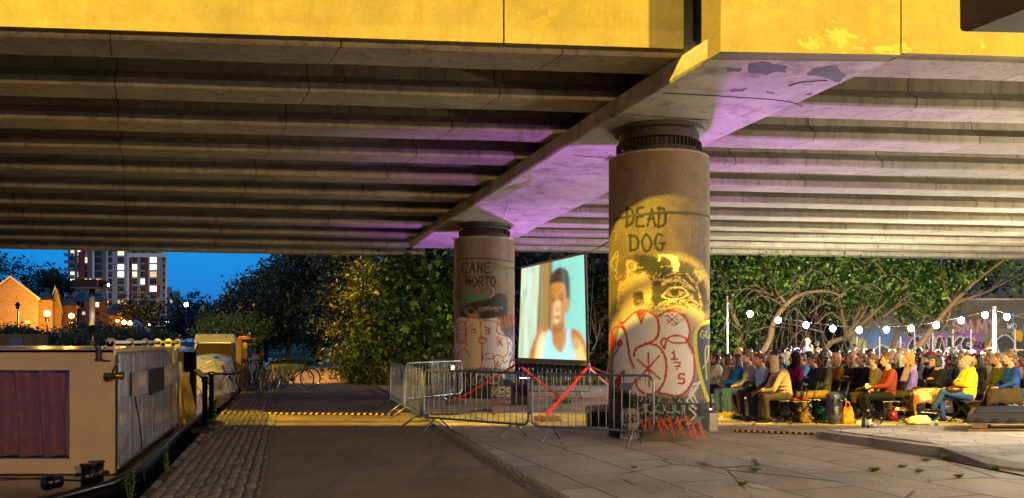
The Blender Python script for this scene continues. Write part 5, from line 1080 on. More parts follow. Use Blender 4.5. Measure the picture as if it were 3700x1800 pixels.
# painted wall behind the audience
c = Canvas(3060, 1060, 3720, 1345, 1); YW = 34.0
c.fill([(3060,1200),(3720,1180),(3720,1345),(3060,1345)], '#6a6862', .75, smooth=False, rag=20)
c.fill([(3085,1230),(3120,1200),(3180,1190),(3260,1200),(3262,1250),(3180,1240),(3090,1262)], '#2c5a8c', .8, rag=20, soft=6); c.fill([(3090,1220),(3130,1235),(3110,1260),(3085,1255)], '#a89a30', .8, rag=14)
c.fill([(3075,1290),(3120,1250),(3140,1275),(3180,1245),(3230,1275),(3220,1320),(3085,1320)], '#3c3a3c', 1, smooth=False); c.stroke([(3075,1285),(3120,1250),(3142,1277),(3180,1245),(3215,1258),(3205,1280)], 3, '#b8c4c0', 1, False)
c.fill([(3216,1240),(3250,1228),(3275,1245),(3268,1268),(3215,1268)], '#8e8c8a', 1, smooth=False); c.text('USER', 3226, 1242, 8, 14, 2, BK)
c.fill([(3270,1235),(3330,1205),(3440,1205),(3530,1195),(3545,1240),(3540,1330),(3270,1330)], '#7a4a98', .85, rag=12)
for x, ch in ((3288, 'C'), (3330, 'N'), (3375, 'A'), (3430, 'K'), (3478, 'S')):
    c.text(ch, x, 1225, 40, 78, 22, '#c8c2b4', 1); c.text(ch, x, 1225, 40, 78, 17, '#2c2a2c', 1)
for x in (3290, 3345, 3395, 3460): c.stroke([(x,1330),(x+14,1290),(x+40,1282),(x+60,1215)], 2.5, '#c8a83a', .9)
c.text('GOL', 3520, 1236, 13, 22, 5, BK); c.text('2016', 3528, 1268, 7, 14, 2, BK)
c.fill([(3560,1260),(3590,1215),(3660,1205),(3720,1230),(3720,1330),(3570,1330)], '#38383c', 1, rag=6); c.stroke([(3610,1270),(3600,1230),(3635,1210),(3665,1240),(3650,1280),(3620,1285)], 4, '#b4b8bc'); 
c.fill([(3568,1245),(3585,1222),(3578,1262),(3595,1290),(3556,1292),(3552,1270)], '#c0921c', 1, rag=5); c.fill([(3630,1290),(3680,1280),(3715,1295),(3712,1335),(3655,1325)], '#c0921c', 1, rag=6); c.fill([(3640,1295),(3665,1290),(3670,1320),(3642,1318)], '#1c62b4', 1)
c.fill([(3655,1200),(3690,1195),(3692,1230),(3668,1225)], '#c0921c', 1, rag=5)
for x, ch in ((3440, 'S'), (3480, 'M'), (3530, 'M'), (3575, 'Y')): c.text(ch, x, 1158, 34, 42, 17, '#8a2a24', .6, rag=8); c.text(ch, x, 1158, 34, 42, 10, '#8e8a88', .7, rag=6)
c.stroke([(3660,1130),(3660,1200)], 4, '#3a90c8'); c.stroke([(3668,1140),(3700,1132)], 4, '#3a90c8'); c.text('WO', 3640, 1168, 14, 18, 3, '#c8c8c8')
wall = thing('painted_wall', 'brick wall covered in graffiti behind the audience', 'wall', (9, YW, 0))
x0_, x1_ = XY(3062, YW), 30.0; nu, nv = 330, 90; zt2 = 3.3
uu, vv = np.meshgrid(np.linspace(x0_, x0_+ (XY(3740, YW)-x0_), nu), np.linspace(0, zt2, nv)); Yv = np.full(uu.shape, YW)
px_ = 1850+uu/Yv*FX; py_ = HZ+(CH-vv)/Yv*FX; C4 = c.sample(px_, py_).reshape(-1, 4); V = np.stack([uu.ravel()-9, Yv.ravel()-YW, vv.ravel()], 1)
i, j = np.meshgrid(np.arange(nv-1), np.arange(nu-1), indexing='ij'); i = i.ravel(); j = j.ravel()
M_PW = painted('old_painted_brick', '#45423c', '#5e5a52', stain_amt=.3); link('wall_face', npmesh('wall_face', V, np.stack([i*nu+j, i*nu+j+1, (i+1)*nu+j+1, (i+1)*nu+j], 1), C4), M_PW, wall)
MB().prism([(x0_, YW+.01), (30, YW+.01), (30, YW+.25), (x0_, YW+.25)], 0, zt2).build('wall_body', M_CROSS, wall, world=True)
MB().prism([(x0_-.03, YW-.03), (30, YW-.03), (30, YW+.28), (x0_-.03, YW+.28)], zt2, zt2+.07).build('coping', M_CROSS, wall, world=True)
for x in (3097, 3178, 3254, 3305, 3370, 3443, 3508, 3668):
    MB().tube([(XY(x, 33.9), 33.9, 0), (XY(x, 33.9), 33.9, 2.1-.3*(x < 3300))], .03, 6).build('steel_post', M_WHITE, wall, world=True)
bw_ = thing('abutment_wall', 'tall plain concrete abutment rising behind the graffiti wall', 'wall', (14, 36, 0)); MB().prism([(XY(3440, 36), 36), (34, 37), (34, 37.5), (XY(3440, 36), 36.5)], 0, 8).build('wall_body', concrete('abutment_concrete', '#5c5a5e', '#7a7880', stain_amt=.5), bw_, world=True)
# weeds
L_WEED = leaf_mat('weed_blades', '#5a6a2c', '#7c8c40', '#a0a860')
def tuft(px, py, label, h, n=26, z=.01, name='weed'):
    g = G(px, py, z); V = []; 
    for k in range(n):
        a = random.uniform(0, 2*PI); l = h*random.uniform(.5, 1.1); b = Vector((random.uniform(-.03, .03), random.uniform(-.03, .03), 0)); o = Vector((math.cos(a), math.sin(a), 0))*l*random.uniform(.2, .9); w_ = Vector((-math.sin(a), math.cos(a), 0))*.006
        V += [b-w_*.5, b+w_*.5, b+o*.5+Vector((0, 0, l*.5))+w_*.4, b+o+Vector((0, 0, l*.5))]
    me = npmesh(name, np.array([tuple(v) for v in V]), np.arange(n*4).reshape(n, 4)); o = link(name, me, L_WEED); o.location = g; return tag(o, label, 'weed', 'weeds growing in the paving joints')
for px, py, lb, h in ((2728, 1702, 'grass tuft in the slab joints above the pale paint patch', .13), (2682, 1752, 'flat grass tuft nearer than the pale paint patch', .12), (3158, 1702, 'grass tuft alone in the slabs below the ramp kerb', .14), (3236, 1618, 'grass tuft growing on top of the ramp kerb', .2), (3420, 1660, 'big grass tuft at the foot of the kerb', .22), (3600, 1698, 'grass tuft beside the drain channel', .16), (3345, 1665, 'small grass tuft at the foot of the kerb', .1), (3260, 1688, 'thin grass tuft in a joint below the kerb', .09), (3320, 1705, 'pale grass tuft between two slab joints', .09), (3466, 1723, 'grass tuft in the long crack near the drain', .1), (3012, 1578, 'small weed on the narrow tip of the ramp', .1), (2292, 1690, 'tiny weed in the slabs near the asphalt', .06)):
    tuft(px, py, lb, h*.62, 110)
def stem_weed(px, py, h, label):
    g = G(px, py, -.1); m = MB(); V = []; t = thing('quay_plant', label, 'plant', g, 0, None)
    for s_ in range(3):
        q = [Vector((0, 0, 0)), Vector((random.uniform(-.05, .05), 0, h*.5)), Vector((random.uniform(-.12, .12), random.uniform(-.05, .05), h*random.uniform(.7, 1)))]; m.tube(q, [.008, .006, .003], 5)
        for k in range(16):
            z = k/16; p = q[0].lerp(q[1], z*2) if z < .5 else q[1].lerp(q[2], z*2-1); a = random.uniform(0, 2*PI); l = h*.22*(1.1-z); o = Vector((math.cos(a)*l, math.sin(a)*l, l*.4)); w_ = Vector((-math.sin(a), math.cos(a), 0))*.012; V += [p, p+o*.5+w_, p+o, p+o*.5-w_]
    m.build('stem', L_GREEN, t); link('foliage', npmesh('foliage', np.array([tuple(v) for v in V]), np.arange(len(V)).reshape(-1, 4)), L_GREEN, t)
stem_weed(605, 1735, .5, 'leafy weed sprouting from the quay edge by the black posts'); stem_weed(468, 1830, .5, 'leafy weed on the quay edge next to the boat bow')
V = []
for k in range(900):
    pass
def deb(n):
    Y = RNG.uniform(9, 17, n); return np.stack([-.2+RNG.random(n)*9, Y, .008+0*Y], 1)
q = deb(500); V = np.zeros((500, 4, 3)); a = RNG.uniform(0, 6.28, 500); s_ = RNG.uniform(.006, .018, 500)
for i_, (u, v_) in enumerate(((1, 0), (0, 1), (-1, 0), (0, -1))): V[:, i_] = q+np.stack([(np.cos(a)*u-np.sin(a)*v_)*s_, (np.sin(a)*u+np.cos(a)*v_)*s_*.6, 0*a+.002*i_], 1)
tag(link('litter_specks', npmesh('litter_specks', V.reshape(-1, 3), np.arange(2000).reshape(500, 4)), simple('dead_leaf_bits', '#3c2c16', .9, 0, .5, 3)), kind='stuff')
# ---------------------------------------------------------------- far bank: houses, tower, lamps
def brick_mat(name, c1, c2, sc_=1.0):
    t = NT(name); v = t.coord('Object', rot=(PI/2, 0, 0)); br = t.n('ShaderNodeTexBrick'); t.l(v, br.inputs['Vector']); br.inputs['Scale'].default_value = sc_
    br.inputs['Brick Width'].default_value = .45; br.inputs['Row Height'].default_value = .15; br.inputs['Mortar Size'].default_value = .012
    br.inputs['Color1'].default_value = (*lin(c1), 1); br.inputs['Color2'].default_value = (*lin(c2), 1); br.inputs['Mortar'].default_value = (*lin('#6a5a40'), 1)
    c = t.mix(t.ramp(t.noise(5, 2, .5, t.coord('Object', (1, 1, 4))), [(.6, 0), (.66, .6)]), br.outputs['Color'], lin('#4a3018')); t.color(c); t.set(Roughness=.9); return t.m
M_BRK = brick_mat('yellow_brick', '#a08050', '#8a6c42'); M_BRK2 = brick_mat('red_brick', '#6a4028', '#583420')
M_ROOF = simple('brown_roof_tiles', '#3a2418', .85, 0, .3, 3, .5, .05); M_TRIM = simple('cream_trim', '#b0a080', .6)
M_WDK = simple('dark_pane', '#12141a', .15, 0, .2, .2, 0); 
def lit(c, s, n): return emit('lit_%s' % n, c, s)
LITW = lit((1, .82, .55), 1.3, 'warm'); LITH = lit((1, .95, .8), 2.4, 'bright'); LITD = lit((1, .75, .4), .7, 'dim')
def house(name, label, pxl, pxr, pye, pyr, Y, depth, wall, gable=True, ztop=None, roofdx=0):
    x0, x1 = XY(pxl, Y), XY(pxr, Y); ze, zr_ = P(0, pye, Y).z, P(0, pyr, Y).z; t = thing(name, label, 'house', ((x0+x1)/2, Y, 0), 0, None); xm = (x0+x1)/2
    if gable:
        MB().add([(x0, Y, -.1), (x1, Y, -.1), (x1, Y, ze), (xm, Y, zr_), (x0, Y, ze), (x0, Y+depth, -.1), (x1, Y+depth, -.1), (x1, Y+depth, ze), (xm, Y+depth, zr_), (x0, Y+depth, ze)],
          [(0,1,2,3,4), (9,8,7,6,5), (1,6,7,2), (5,0,4,9)]).build('wall', wall, t, world=True)
        o = .3; r = MB()
        for s_, xe in ((-1, x0), (1, x1)):
            e_ = Vector((xe+s_*.35, 0, ze-.35*(zr_-ze)/(xm-x0))); tp = Vector((xm, 0, zr_+.02))
            a, b = Vector((e_.x, Y-o, e_.z)), Vector((tp.x, Y-o, tp.z)); cc, d = Vector((tp.x, Y+depth+o, tp.z)), Vector((e_.x, Y+depth+o, e_.z)); u = Vector((0, 0, .18)); r.add([a, b, cc, d, a+u, b+u, cc+u, d+u], [(0,1,2,3),(7,6,5,4),(0,4,5,1),(1,5,6,2),(2,6,7,3),(3,7,4,0)])
            bg = MB(); bg.add([a+Vector((0, -.04, -.06)), b+Vector((0, -.04, -.06)), b+Vector((0, -.04, .2)), a+Vector((0, -.04, .2)), a+Vector((0, -.005, -.06)), b+Vector((0, -.005, -.06)), b+Vector((0, -.005, .2)), a+Vector((0, -.005, .2))], [(0,1,2,3),(7,6,5,4),(0,4,5,1),(1,5,6,2),(2,6,7,3),(3,7,4,0)]); bg.build('barge_board', M_TRIM, t, world=True)
        r.build('roof', M_ROOF, t, world=True)
    else:
        MB().prism([(x0, Y), (x1, Y), (x1, Y+depth), (x0, Y+depth)], -.1, ze).build('wall', wall, t, world=True); o = .4
        MB().add([(x0-o, Y-o, ze+.01), (x1+o, Y-o, ze+.01), (x1+o, Y+depth+o, ze+.01), (x0-o, Y+depth+o, ze+.01), (x0+1.2, Y+depth/2, zr_), (x1-1.2, Y+depth/2, zr_)], [(3,2,1,0),(0,1,5,4),(2,3,4,5),(1,2,5),(3,0,4)]).build('roof', M_ROOF, t, world=True)
    for o in t.children:
        for v in o.data.vertices: v.co.x -= .52*max(v.co.y, 0)
    return t
def window(t, px, py, w, h, Y, mat, y=0):
    a = P(px, py, Y-.02); W_ = w/FX*Y; H_ = h/FX*Y
    o = MB().box((a.x, Y-.03, a.z), (W_, .04, H_)).build('window', M_TRIM if mat is not M_WDK else M_WDK, t, world=True)
    k = MB(); 
    for sx in (-1, 1):
        for sz in (-1, 1): k.box((a.x+sx*W_*.24, Y-.07, a.z+sz*H_*.24), (W_*.4, .03, H_*.42))
    k.build('pane', mat, o); o2 = t.children
    bpy.data.objects[o.children[0].name].location = (0, 0, 0)
    b, rz = BASE[t.name]; 
    for v in o.children[0].data.vertices: v.co -= b
    return o
h1 = house('brick_house', 'yellow brick gable end house lit orange behind the board fence', -52, 138, 1075, 1003, 90, 14, M_BRK)
sg = MB(); a = P(99, 1164, 89.9); sg.box(a, (.5, .05, .32)); sg.build('sign_plate', M_WHITE, h1, world=True); sg = MB()
for k in (-.08, .0, .08): sg.box(a+Vector((0, -.04, k)), (.36, .02, .025))
sg.build('sign_text', M_BLACK, h1, world=True)
h2 = house('brick_house', 'dark roofed house next to the big orange gable', 136, 190, 1084, 1032, 93, 9, M_BRK, False); window(h2, 170, 1150, 12, 26, 93, M_WDK)
h3 = house('brick_house', 'lit gabled house with steep cream boards between the orange lamps', 186, 222, 1100, 1040, 96, 8, M_BRK)
h4 = house('brick_house', 'dark brick house beside the second orange street lamp', 224, 276, 1104, 1060, 98, 9, M_BRK2, False)
h5 = house('brick_house', 'two storey red brick house with white framed windows and hipped roof', 286, 388, 1089, 1058, 110, 10, M_BRK2, False)
for q in ((299, 1099, 11, 20, M_WDK), (352, 1101, 13, 19, LITW), (303, 1132, 11, 12, LITD), (352, 1134, 14, 14, M_WDK)): window(h5, *q[:4], 110, q[4])
h6 = house('brick_house', 'low house with long dark roof under the tower block', 388, 470, 1140, 1092, 120, 9, M_BRK2, False); window(h6, 442, 1148, 8, 8, 120, LITW)
h7 = house('brick_house', 'dark roofed terrace between the gables and the tower', 150, 232, 1072, 1027, 125, 10, M_BRK2, False)
h8 = house('brick_house', 'wide dark house roof partly hidden by the projector', 268, 330, 1085, 1045, 116, 10, M_BRK2, False)
# board fence
fn = thing('board_fence', 'dark vertical board fence below the orange lit gable', 'fence', (XY(80, 60), 60, 0)); x = XY(-60, 60)
bdm = simple('dark_fence_boards', '#2a2018', .85, 0, .4, 2, .3)
pn = MB()
while x < XY(172, 60):
    pn.box((x, 60+.02*random.random(), 1.02+.02*random.random()), (.19, .03, 2.15)); x += .2
pn.build('boards', bdm, fn, world=True)
for px in range(-50, 180, 44): MB().box((XY(px, 59.93), 59.93, 1.0), (.1, .1, 2.2)).build('post', bdm, fn, world=True)
MB().box((XY(60, 59.9), 59.88, 1.0), (.95, .04, 1.7)).build('blue_panel', simple('blue_board', '#1c2a5a', .7), fn, world=True)
# tower block
YT = 320.0; TZ = lambda py: P(0, py, YT).z; TX = lambda px: XY(px, YT)
tw = thing('tower_block', 'tall apartment tower with scattered lit windows against the blue dusk', 'building', (TX(420), YT, 0))
M_T1 = simple('dark_cladding', '#6a5c54', .7, 0, .1, .1, 0); M_T2 = simple('grey_cladding', '#8a8680', .7, 0, .1, .1, 0); M_T3 = simple('light_render', '#c0bab0', .7, 0, .08, .1, 0); M_TR = simple('red_panel', '#6a1c12', .6); M_TY = simple('yellow_panel', '#9a7a10', .6)
def tb(n, px0, px1, py0, py1, dy, dep, mat, bev=0): return MB().prism([(TX(px0), YT+dy), (TX(px1), YT+dy), (TX(px1), YT+dy+dep), (TX(px0), YT+dy+dep)], TZ(py1), TZ(py0)).build(n, mat, tw, world=True)
tb('wing', 245, 390, 800, 1185, 1, 18, M_T1); tb('wing', 390, 585, 800, 1150, 0, 18, M_T2); tb('frame_top', 460, 603, 916, 930, -1.2, 1.15, M_T3); tb('frame_side', 460, 467, 930, 1145, -1.2, 1.15, M_T3); tb('frame_side', 598, 603, 930, 1145, -1.2, 1.15, M_T3)
tb('frame_base', 505, 603, 1133, 1145, -1.6, 1.5, M_T3); tb('corner_bay', 585, 601, 931, 1132, .2, 14, M_T2); tb('concrete_fin', 384, 390, 830, 1180, .4, .55, M_T3); tb('concrete_fin', 333, 341, 860, 1010, .3, .6, M_T3); tb('concrete_fin', 408, 424, 866, 1120, -.2, .15, M_T2)
tb('entrance_column', 568, 578, 1148, 1182, 0, 1, M_T3); tb('entrance_column', 583, 590, 1148, 1182, .5, 1, M_T3)
for k, (a, b, c_, d, m) in enumerate([(467,476,935,1130,M_TR),(500,506,930,1000,M_TY),(524,534,930,1060,M_TR),(568,578,980,1030,M_TY),(568,578,1070,1130,M_TY),(534,541,1085,1130,M_TY),(500,508,1035,1080,M_TY),(298,306,880,1000,M_TR),(282,292,910,1010,M_TR),(310,314,870,930,M_T3),(300,304,930,980,M_T3),(526,533,1085,1130,M_TR),(568,578,1030,1070,M_TR)]): tb('coloured_panel', a, b, c_, d, -.25+.02*k*.1, .22, m)
cols = [(261, 14), (285, 9), (398, 14), (437, 23), (487, 17), (516, 15), (554, 24), (592, 8), (355, 26), (311, 8)]
lits = {(437, 888): LITH, (554, 888): LITH, (487, 888): LITD, (437, 914): LITW, (261, 914): LITW, (285, 914): LITH, (554, 940): LITH, (285, 940): LITD, (311, 940): LITW, (554, 966): LITH, (437, 966): LITH, (487, 966): LITH, (437, 992): LITH, (487, 992): LITW, (554, 992): LITD, (261, 992): LITH, (285, 992): LITH, (261, 1018): LITH, (285, 1018): LITW, (516, 1018): LITH, (554, 1044): LITH, (437, 1096): LITD, (554, 1122): LITD}
n_ = 0
for fl in range(10):
    py = 888+26*fl
    for cx_, cw in cols:
        if cx_ in (261, 285, 311) and fl > 6: continue
        if cx_ == 592 and fl < 2: continue
        if n_ >= 92 and (cx_, py) not in lits: continue
        mt = lits.get((cx_, py), M_WDK); n_ += 1; dy = .98 if cx_ < 390 else (-.02 if cx_ != 592 else .18)
        m = MB(); xa, xb = TX(cx_-cw/2), TX(cx_+cw/2); za, zb = TZ(py+9), TZ(py-10); kx = 3 if cw > 12 else 2
        for i_ in range(kx):
            for zz0, zz1 in ((za, za+(zb-za)*.6), (za+(zb-za)*.66, zb)): m.prism([(xa+(xb-xa)*i_/kx, YT+dy-.12), (xa+(xb-xa)*(i_+.86)/kx, YT+dy-.12), (xa+(xb-xa)*(i_+.86)/kx, YT+dy), (xa+(xb-xa)*i_/kx, YT+dy)], zz0, zz1)
        m.build('window', mt, tw, world=True)
M_BALC = simple('balcony_glass', '#5a7280', .2, 0, .1, .2, 0)
for fl in range(9):
    py = 898+26*fl
    if fl < 6: m = MB(); m.prism([(TX(231), YT-.5), (TX(268), YT-.5), (TX(268), YT+1), (TX(231), YT+1)], TZ(py+1), TZ(py-1)); m.prism([(TX(231), YT-.55), (TX(268), YT-.55), (TX(268), YT-.5), (TX(231), YT-.5)], TZ(py-1), TZ(py-9)); m.build('balcony', M_BALC, tw, world=True)
    if fl > 1: m = MB(); m.prism([(TX(588), YT-1.1), (TX(599), YT-1.1), (TX(599), YT+.2), (TX(588), YT+.2)], TZ(py+1), TZ(py-8)); m.build('balcony', M_BALC, tw, world=True)
b2 = thing('apartment_block', 'lower pale apartment block with stepped balconies beside the tower', 'building', (TX(630), 330, 0)); Y2 = 330
for a, b, c_, d, dy in ((603, 622, 1037, 1182, 0), (622, 652, 1050, 1182, 2)): MB().prism([(XY(a, Y2), Y2+dy), (XY(b, Y2), Y2+dy), (XY(b, Y2), Y2+15), (XY(a, Y2), Y2+15)], P(0, d, Y2).z, P(0, c_, Y2).z).build('wall', M_T3, b2, world=True)
for k in range(5): MB().box(P(645, 1062+k*22, Y2+.8), (2.0, 1.6, .9)).build('balcony', M_T2, b2, world=True)
for k in range(4): MB().box(P(618, 1065+k*26, Y2-.05), (.8, .1, 1.4)).build('window', LITD if k == 1 else M_WDK, b2, world=True)
lb_ = thing('low_brick_bridge', 'dark brick bridge across the canal below the apartment blocks', 'bridge', (XY(660, 250), 250, 0)); Yb_ = 250
MB().prism([(XY(545, Yb_), Yb_), (XY(790, Yb_), Yb_), (XY(790, Yb_), Yb_+8), (XY(545, Yb_), Yb_+8)], 2.2, P(0, 1180, Yb_).z).build('deck', M_BRK2, lb_, world=True)
MB().prism([(XY(545, Yb_), Yb_+.1), (XY(608, Yb_), Yb_+.1), (XY(608, Yb_), Yb_+8), (XY(545, Yb_), Yb_+8)], -.8, 2.2).build('pier', M_BRK2, lb_, world=True); MB().prism([(XY(750, Yb_), Yb_+.1), (XY(790, Yb_), Yb_+.1), (XY(790, Yb_), Yb_+8), (XY(750, Yb_), Yb_+8)], -.8, 2.2).build('pier', M_BRK2, lb_, world=True)
for o in list(tw.children)+list(b2.children):
    for v in o.data.vertices: v.co.x -= .44*v.co.y
# hedges and trees on the far bank
for i_, (px, py, Y, rx, rz, lb) in enumerate(((40, 1205, 72, 1.6, .6, 'low dark hedge at the foot of the orange gable'), (330, 1200, 78, 2.6, 1.3, 'dark hedge behind the projector pole'), (400, 1222, 70, 2.6, .9, 'dark bush between the pole and the small street lamps'), (215, 1232, 64, 2.6, .6, 'dark shrub below the second street lamp'), (300, 1236, 62, 2.2, .6, 'dark shrub just left of the roof rail'), (480, 1215, 82, 3.0, .8, 'rust coloured bush beside the far water'), (500, 1120, 120, 3.4, 2.6, 'dark pointed tree in front of the tower base'), (20, 1010, 120, 5.5, 3.4, 'dark tree crown behind the orange gable ridge'), (186, 1015, 118, 1.6, 1.8, 'thin tree poking above the house roofs'), (690, 1130, 230, 7, 6, 'roundish tree in front of the far street lamp'), (735, 1150, 240, 6, 4.5, 'low tree just left of the canal tree line'), (645, 1170, 240, 5, 2.5, 'small dark tree at the end of the low bridge'), (760, 1175, 200, 6, 3.2, 'low shrub mass closing the far canal'))):
    tree('bush' if rz < 1.6 else 'tree', lb, (XY(px, Y), Y, 0), [((XY(px, Y), Y, P(0, py, Y).z), (rx, 2, rz)), ((XY(px, Y)+rx*.5, Y+1, P(0, py, Y).z-rz*.4), (rx*.8, 2, rz*.8))], 4200, .0018*Y+.03, L_DARK, tr=.12, group='trees and bushes on the far bank', fill=.2, cat='bush' if rz < 1.6 else 'tree')
# street lamps on the far bank, plus added tower lights
M_SOD = emit('sodium_lamp', (1, .52, .1), 40); M_SODW = emit('blue_white_lamp', (.6, .8, 1), 20)
SOD = [(Vector((-133, 288, 9)), 1300, (1, .7, .4)), (Vector((-150, 285, 9)), 1000, (1, .6, .15))]  # both are unseen lights, added to brighten the tower
def lamp(px, py, Y, label, mat=None, s=.22, postto=0, w=300, col=(1, .5, .1)):
    p = P(px, py, Y); t = thing('street_lamp', label, 'street lamp', (p.x, Y, 0), 0, None)
    MB().tube([(0, 0, 0), (0, 0, p.z-.1)], .06 if Y < 150 else .1, 8).build('post', M_BLACKM, t); MB().tube([(0, 0, p.z+.12), (0, 0, p.z+.2)], [s*1.4, s*.4], 10).build('hood', M_BLACKM, t)
    if mat: MB().ell((0, 0, p.z), s, nu=10, nv=6).build('lamp_glass', mat, t, True)
    else:
        MB().lathe([(.12, -.25), (.22, .15), (.26, .2), (.02, .45)], 6, (0, 0, p.z)).build('lantern', M_GLASSD, t)
    if w: SOD.append((p+Vector((0, -.4, 0)), w, col))
lamp(64, 1108, 75, 'unlit old lantern lamp post in front of the brick gable', None, .2, w=0)
lamp(170, 1133, 84, 'brightest orange street lamp beside the brick gable', M_SOD, .3, w=1700); lamp(258, 1141, 88, 'orange street lamp in front of the verge gabled house', M_SOD, .26, w=1300)
lamp(424, 1160, 115, 'small orange street lamp under the dark roof', M_SOD, .2, w=500); lamp(448, 1165, 112, 'orange street lamp, nearer the dark roof of two close together', M_SOD, .28, w=900); lamp(470, 1168, 112, 'orange street lamp, nearer the tower base of two close together', M_SOD, .28, w=900)
lamp(543, 1172, 150, 'orange street lamp by the corner of the low bridge', M_SOD, .3, w=900); lamp(557, 1176, 160, 'small blue white lamp at the end of the low bridge', M_SODW, .22, w=150, col=(.5, .75, 1)); lamp(673, 1101, 215, 'high orange street lamp above the far canal', M_SOD, .55, w=1200)
for k, (px, py) in enumerate(((602, 1163), (613, 1163), (625, 1165), (635, 1168), (648, 1172))):
    p = P(px, py, 300); t = thing('path_light', 'small white path light, %s from the tower entrance' % ords[k], 'lamp', (p.x, 300, 0), 0, 'white path lights by the tower entrance')
    MB().tube([(0, 0, 0), (0, 0, p.z)], .12, 6).build('post', M_T3, t); MB().box((-.35, 0, p.z), (.9, .3, .2)).build('head', emit('path_light_glow', (.8, .95, 1), 8), t)
# ---------------------------------------------------------------- people (facing -X, towards the screen)
def fuse(mb, name, voxel, smooth=4):
    me = mb.mesh('tmp'); o = bpy.data.objects.new('tmp', me); COL.objects.link(o)
    r = o.modifiers.new('r', 'REMESH'); r.mode = 'VOXEL'; r.voxel_size = voxel; r.use_smooth_shade = True
    s = o.modifiers.new('s', 'SMOOTH'); s.factor = .5; s.iterations = smooth
    dg = bpy.context.evaluated_depsgraph_get(); m2 = bpy.data.meshes.new_from_object(o.evaluated_get(dg)); m2.name = name
    m2.materials.clear(); m2.materials.append(None); bpy.data.objects.remove(o); return m2
V3 = Vector
def pose(kind):
    d = dict(pel=V3((0, 0, .55)), bel=V3((.03, 0, .72)), che=V3((.05, 0, .92)), nek=V3((.03, 0, 1.08)), hed=V3((-.015, 0, 1.235)))
    for s in (-1, 1):
        d['sh', s] = V3((.045, .165*s, 1.02)); d['hp', s] = V3((0, .09*s, .54)); d['kn', s] = V3((-.44, .12*s, .53)); d['an', s] = V3((-.40, .13*s, .1)); d['to', s] = V3((-.57, .15*s, .035))
        d['el', s] = V3((-.02, .225*s, .77)); d['wr', s] = V3((-.24, .09*s, .66)); d['hd', s] = V3((-.31, .03*s, .645))
    if kind == 'folded':
        for s in (-1, 1): d['el', s] = V3((-.08, .21*s, .79)); d['wr', s] = V3((-.19, -.04*s, .83+.03*s)); d['hd', s] = V3((-.17, -.11*s, .85+.03*s))
    if kind == 'lean':
        for k, v in (('che', (-.1, 0, .02)), ('nek', (-.2, 0, -.02)), ('hed', (-.27, 0, -.03)), ('bel', (-.03, 0, 0))): d[k] = d[k]+V3(v)
        for s in (-1, 1): d['sh', s] += V3((-.17, 0, -.03)); d['el', s] = V3((-.3, .2*s, .68)); d['wr', s] = V3((-.46, .05*s, .64)); d['hd', s] = V3((-.53, .02*s, .64))
    if kind == 'crossed':
        for s in (-1, 1): d['el', s] = V3((-.08, .21*s, .79)); d['wr', s] = V3((-.19, -.04*s, .83+.03*s)); d['hd', s] = V3((-.17, -.11*s, .85+.03*s))
        d['kn', -1] = V3((-.45, -.02, .64)); d['an', -1] = V3((-.6, .08, .27)); d['to', -1] = V3((-.76, .1, .24))
    if kind == 'cup':
        d['wr', -1] = V3((-.33, -.1, .72)); d['hd', -1] = V3((-.41, -.08, .74)); d['el', -1] = V3((-.07, -.22, .75))
    if kind == 'stand':
        d = dict(pel=V3((0, 0, .93)), bel=V3((.01, 0, 1.08)), che=V3((.0, 0, 1.3)), nek=V3((-.01, 0, 1.48)), hed=V3((-.03, 0, 1.62)))
        for s in (-1, 1):
            d['sh', s] = V3((0, .175*s, 1.42)); d['hp', s] = V3((0, .09*s, .92)); d['kn', s] = V3((-.02, .1*s, .5)); d['an', s] = V3((.02, .11*s, .1)); d['to', s] = V3((-.15, .14*s, .035))
            d['el', s] = V3((.02, .24*s, 1.14)); d['wr', s] = V3((-.12, .2*s, .93)); d['hd', s] = V3((-.17, .19*s, .87))
        d['wr', -1] = V3((-.2, -.08, 1.4)); d['hd', -1] = V3((-.17, -.04, 1.47)); d['el', -1] = V3((-.1, -.24, 1.18))
    return d
def hand(b, wr, hd, s):
    ax = (hd-wr).normalized(); side = ax.cross(V3((0, 0, 1))); side = side.normalized() if side.length > .2 else V3((0, 1, 0)); dn = side.cross(ax).normalized()*-1
    if dn.z > 0: dn = -dn
    palm = wr+ax*.075; b.cap(wr, palm-side*.012, .024, .026, 8); b.cap(wr, palm+side*.014, .022, .022, 8)
    for k, l in enumerate((.062, .072, .066, .05)):
        r = palm+side*(-.03+.02*k); m1 = r+ax*l*.55+dn*.006; m2 = m1+ax*l*.35+dn*l*.4; b.cap(r, m1, .0095, .009, 6); b.cap(m1, m2, .009, .0075, 6)
    th = wr+ax*.03-side*.022*s; b.cap(th, th+ax*.03-side*.028*s+dn*.01, .012, .01, 6); b.cap(th+ax*.03-side*.028*s+dn*.01, th+ax*.058-side*.03*s+dn*.02, .01, .008, 6)
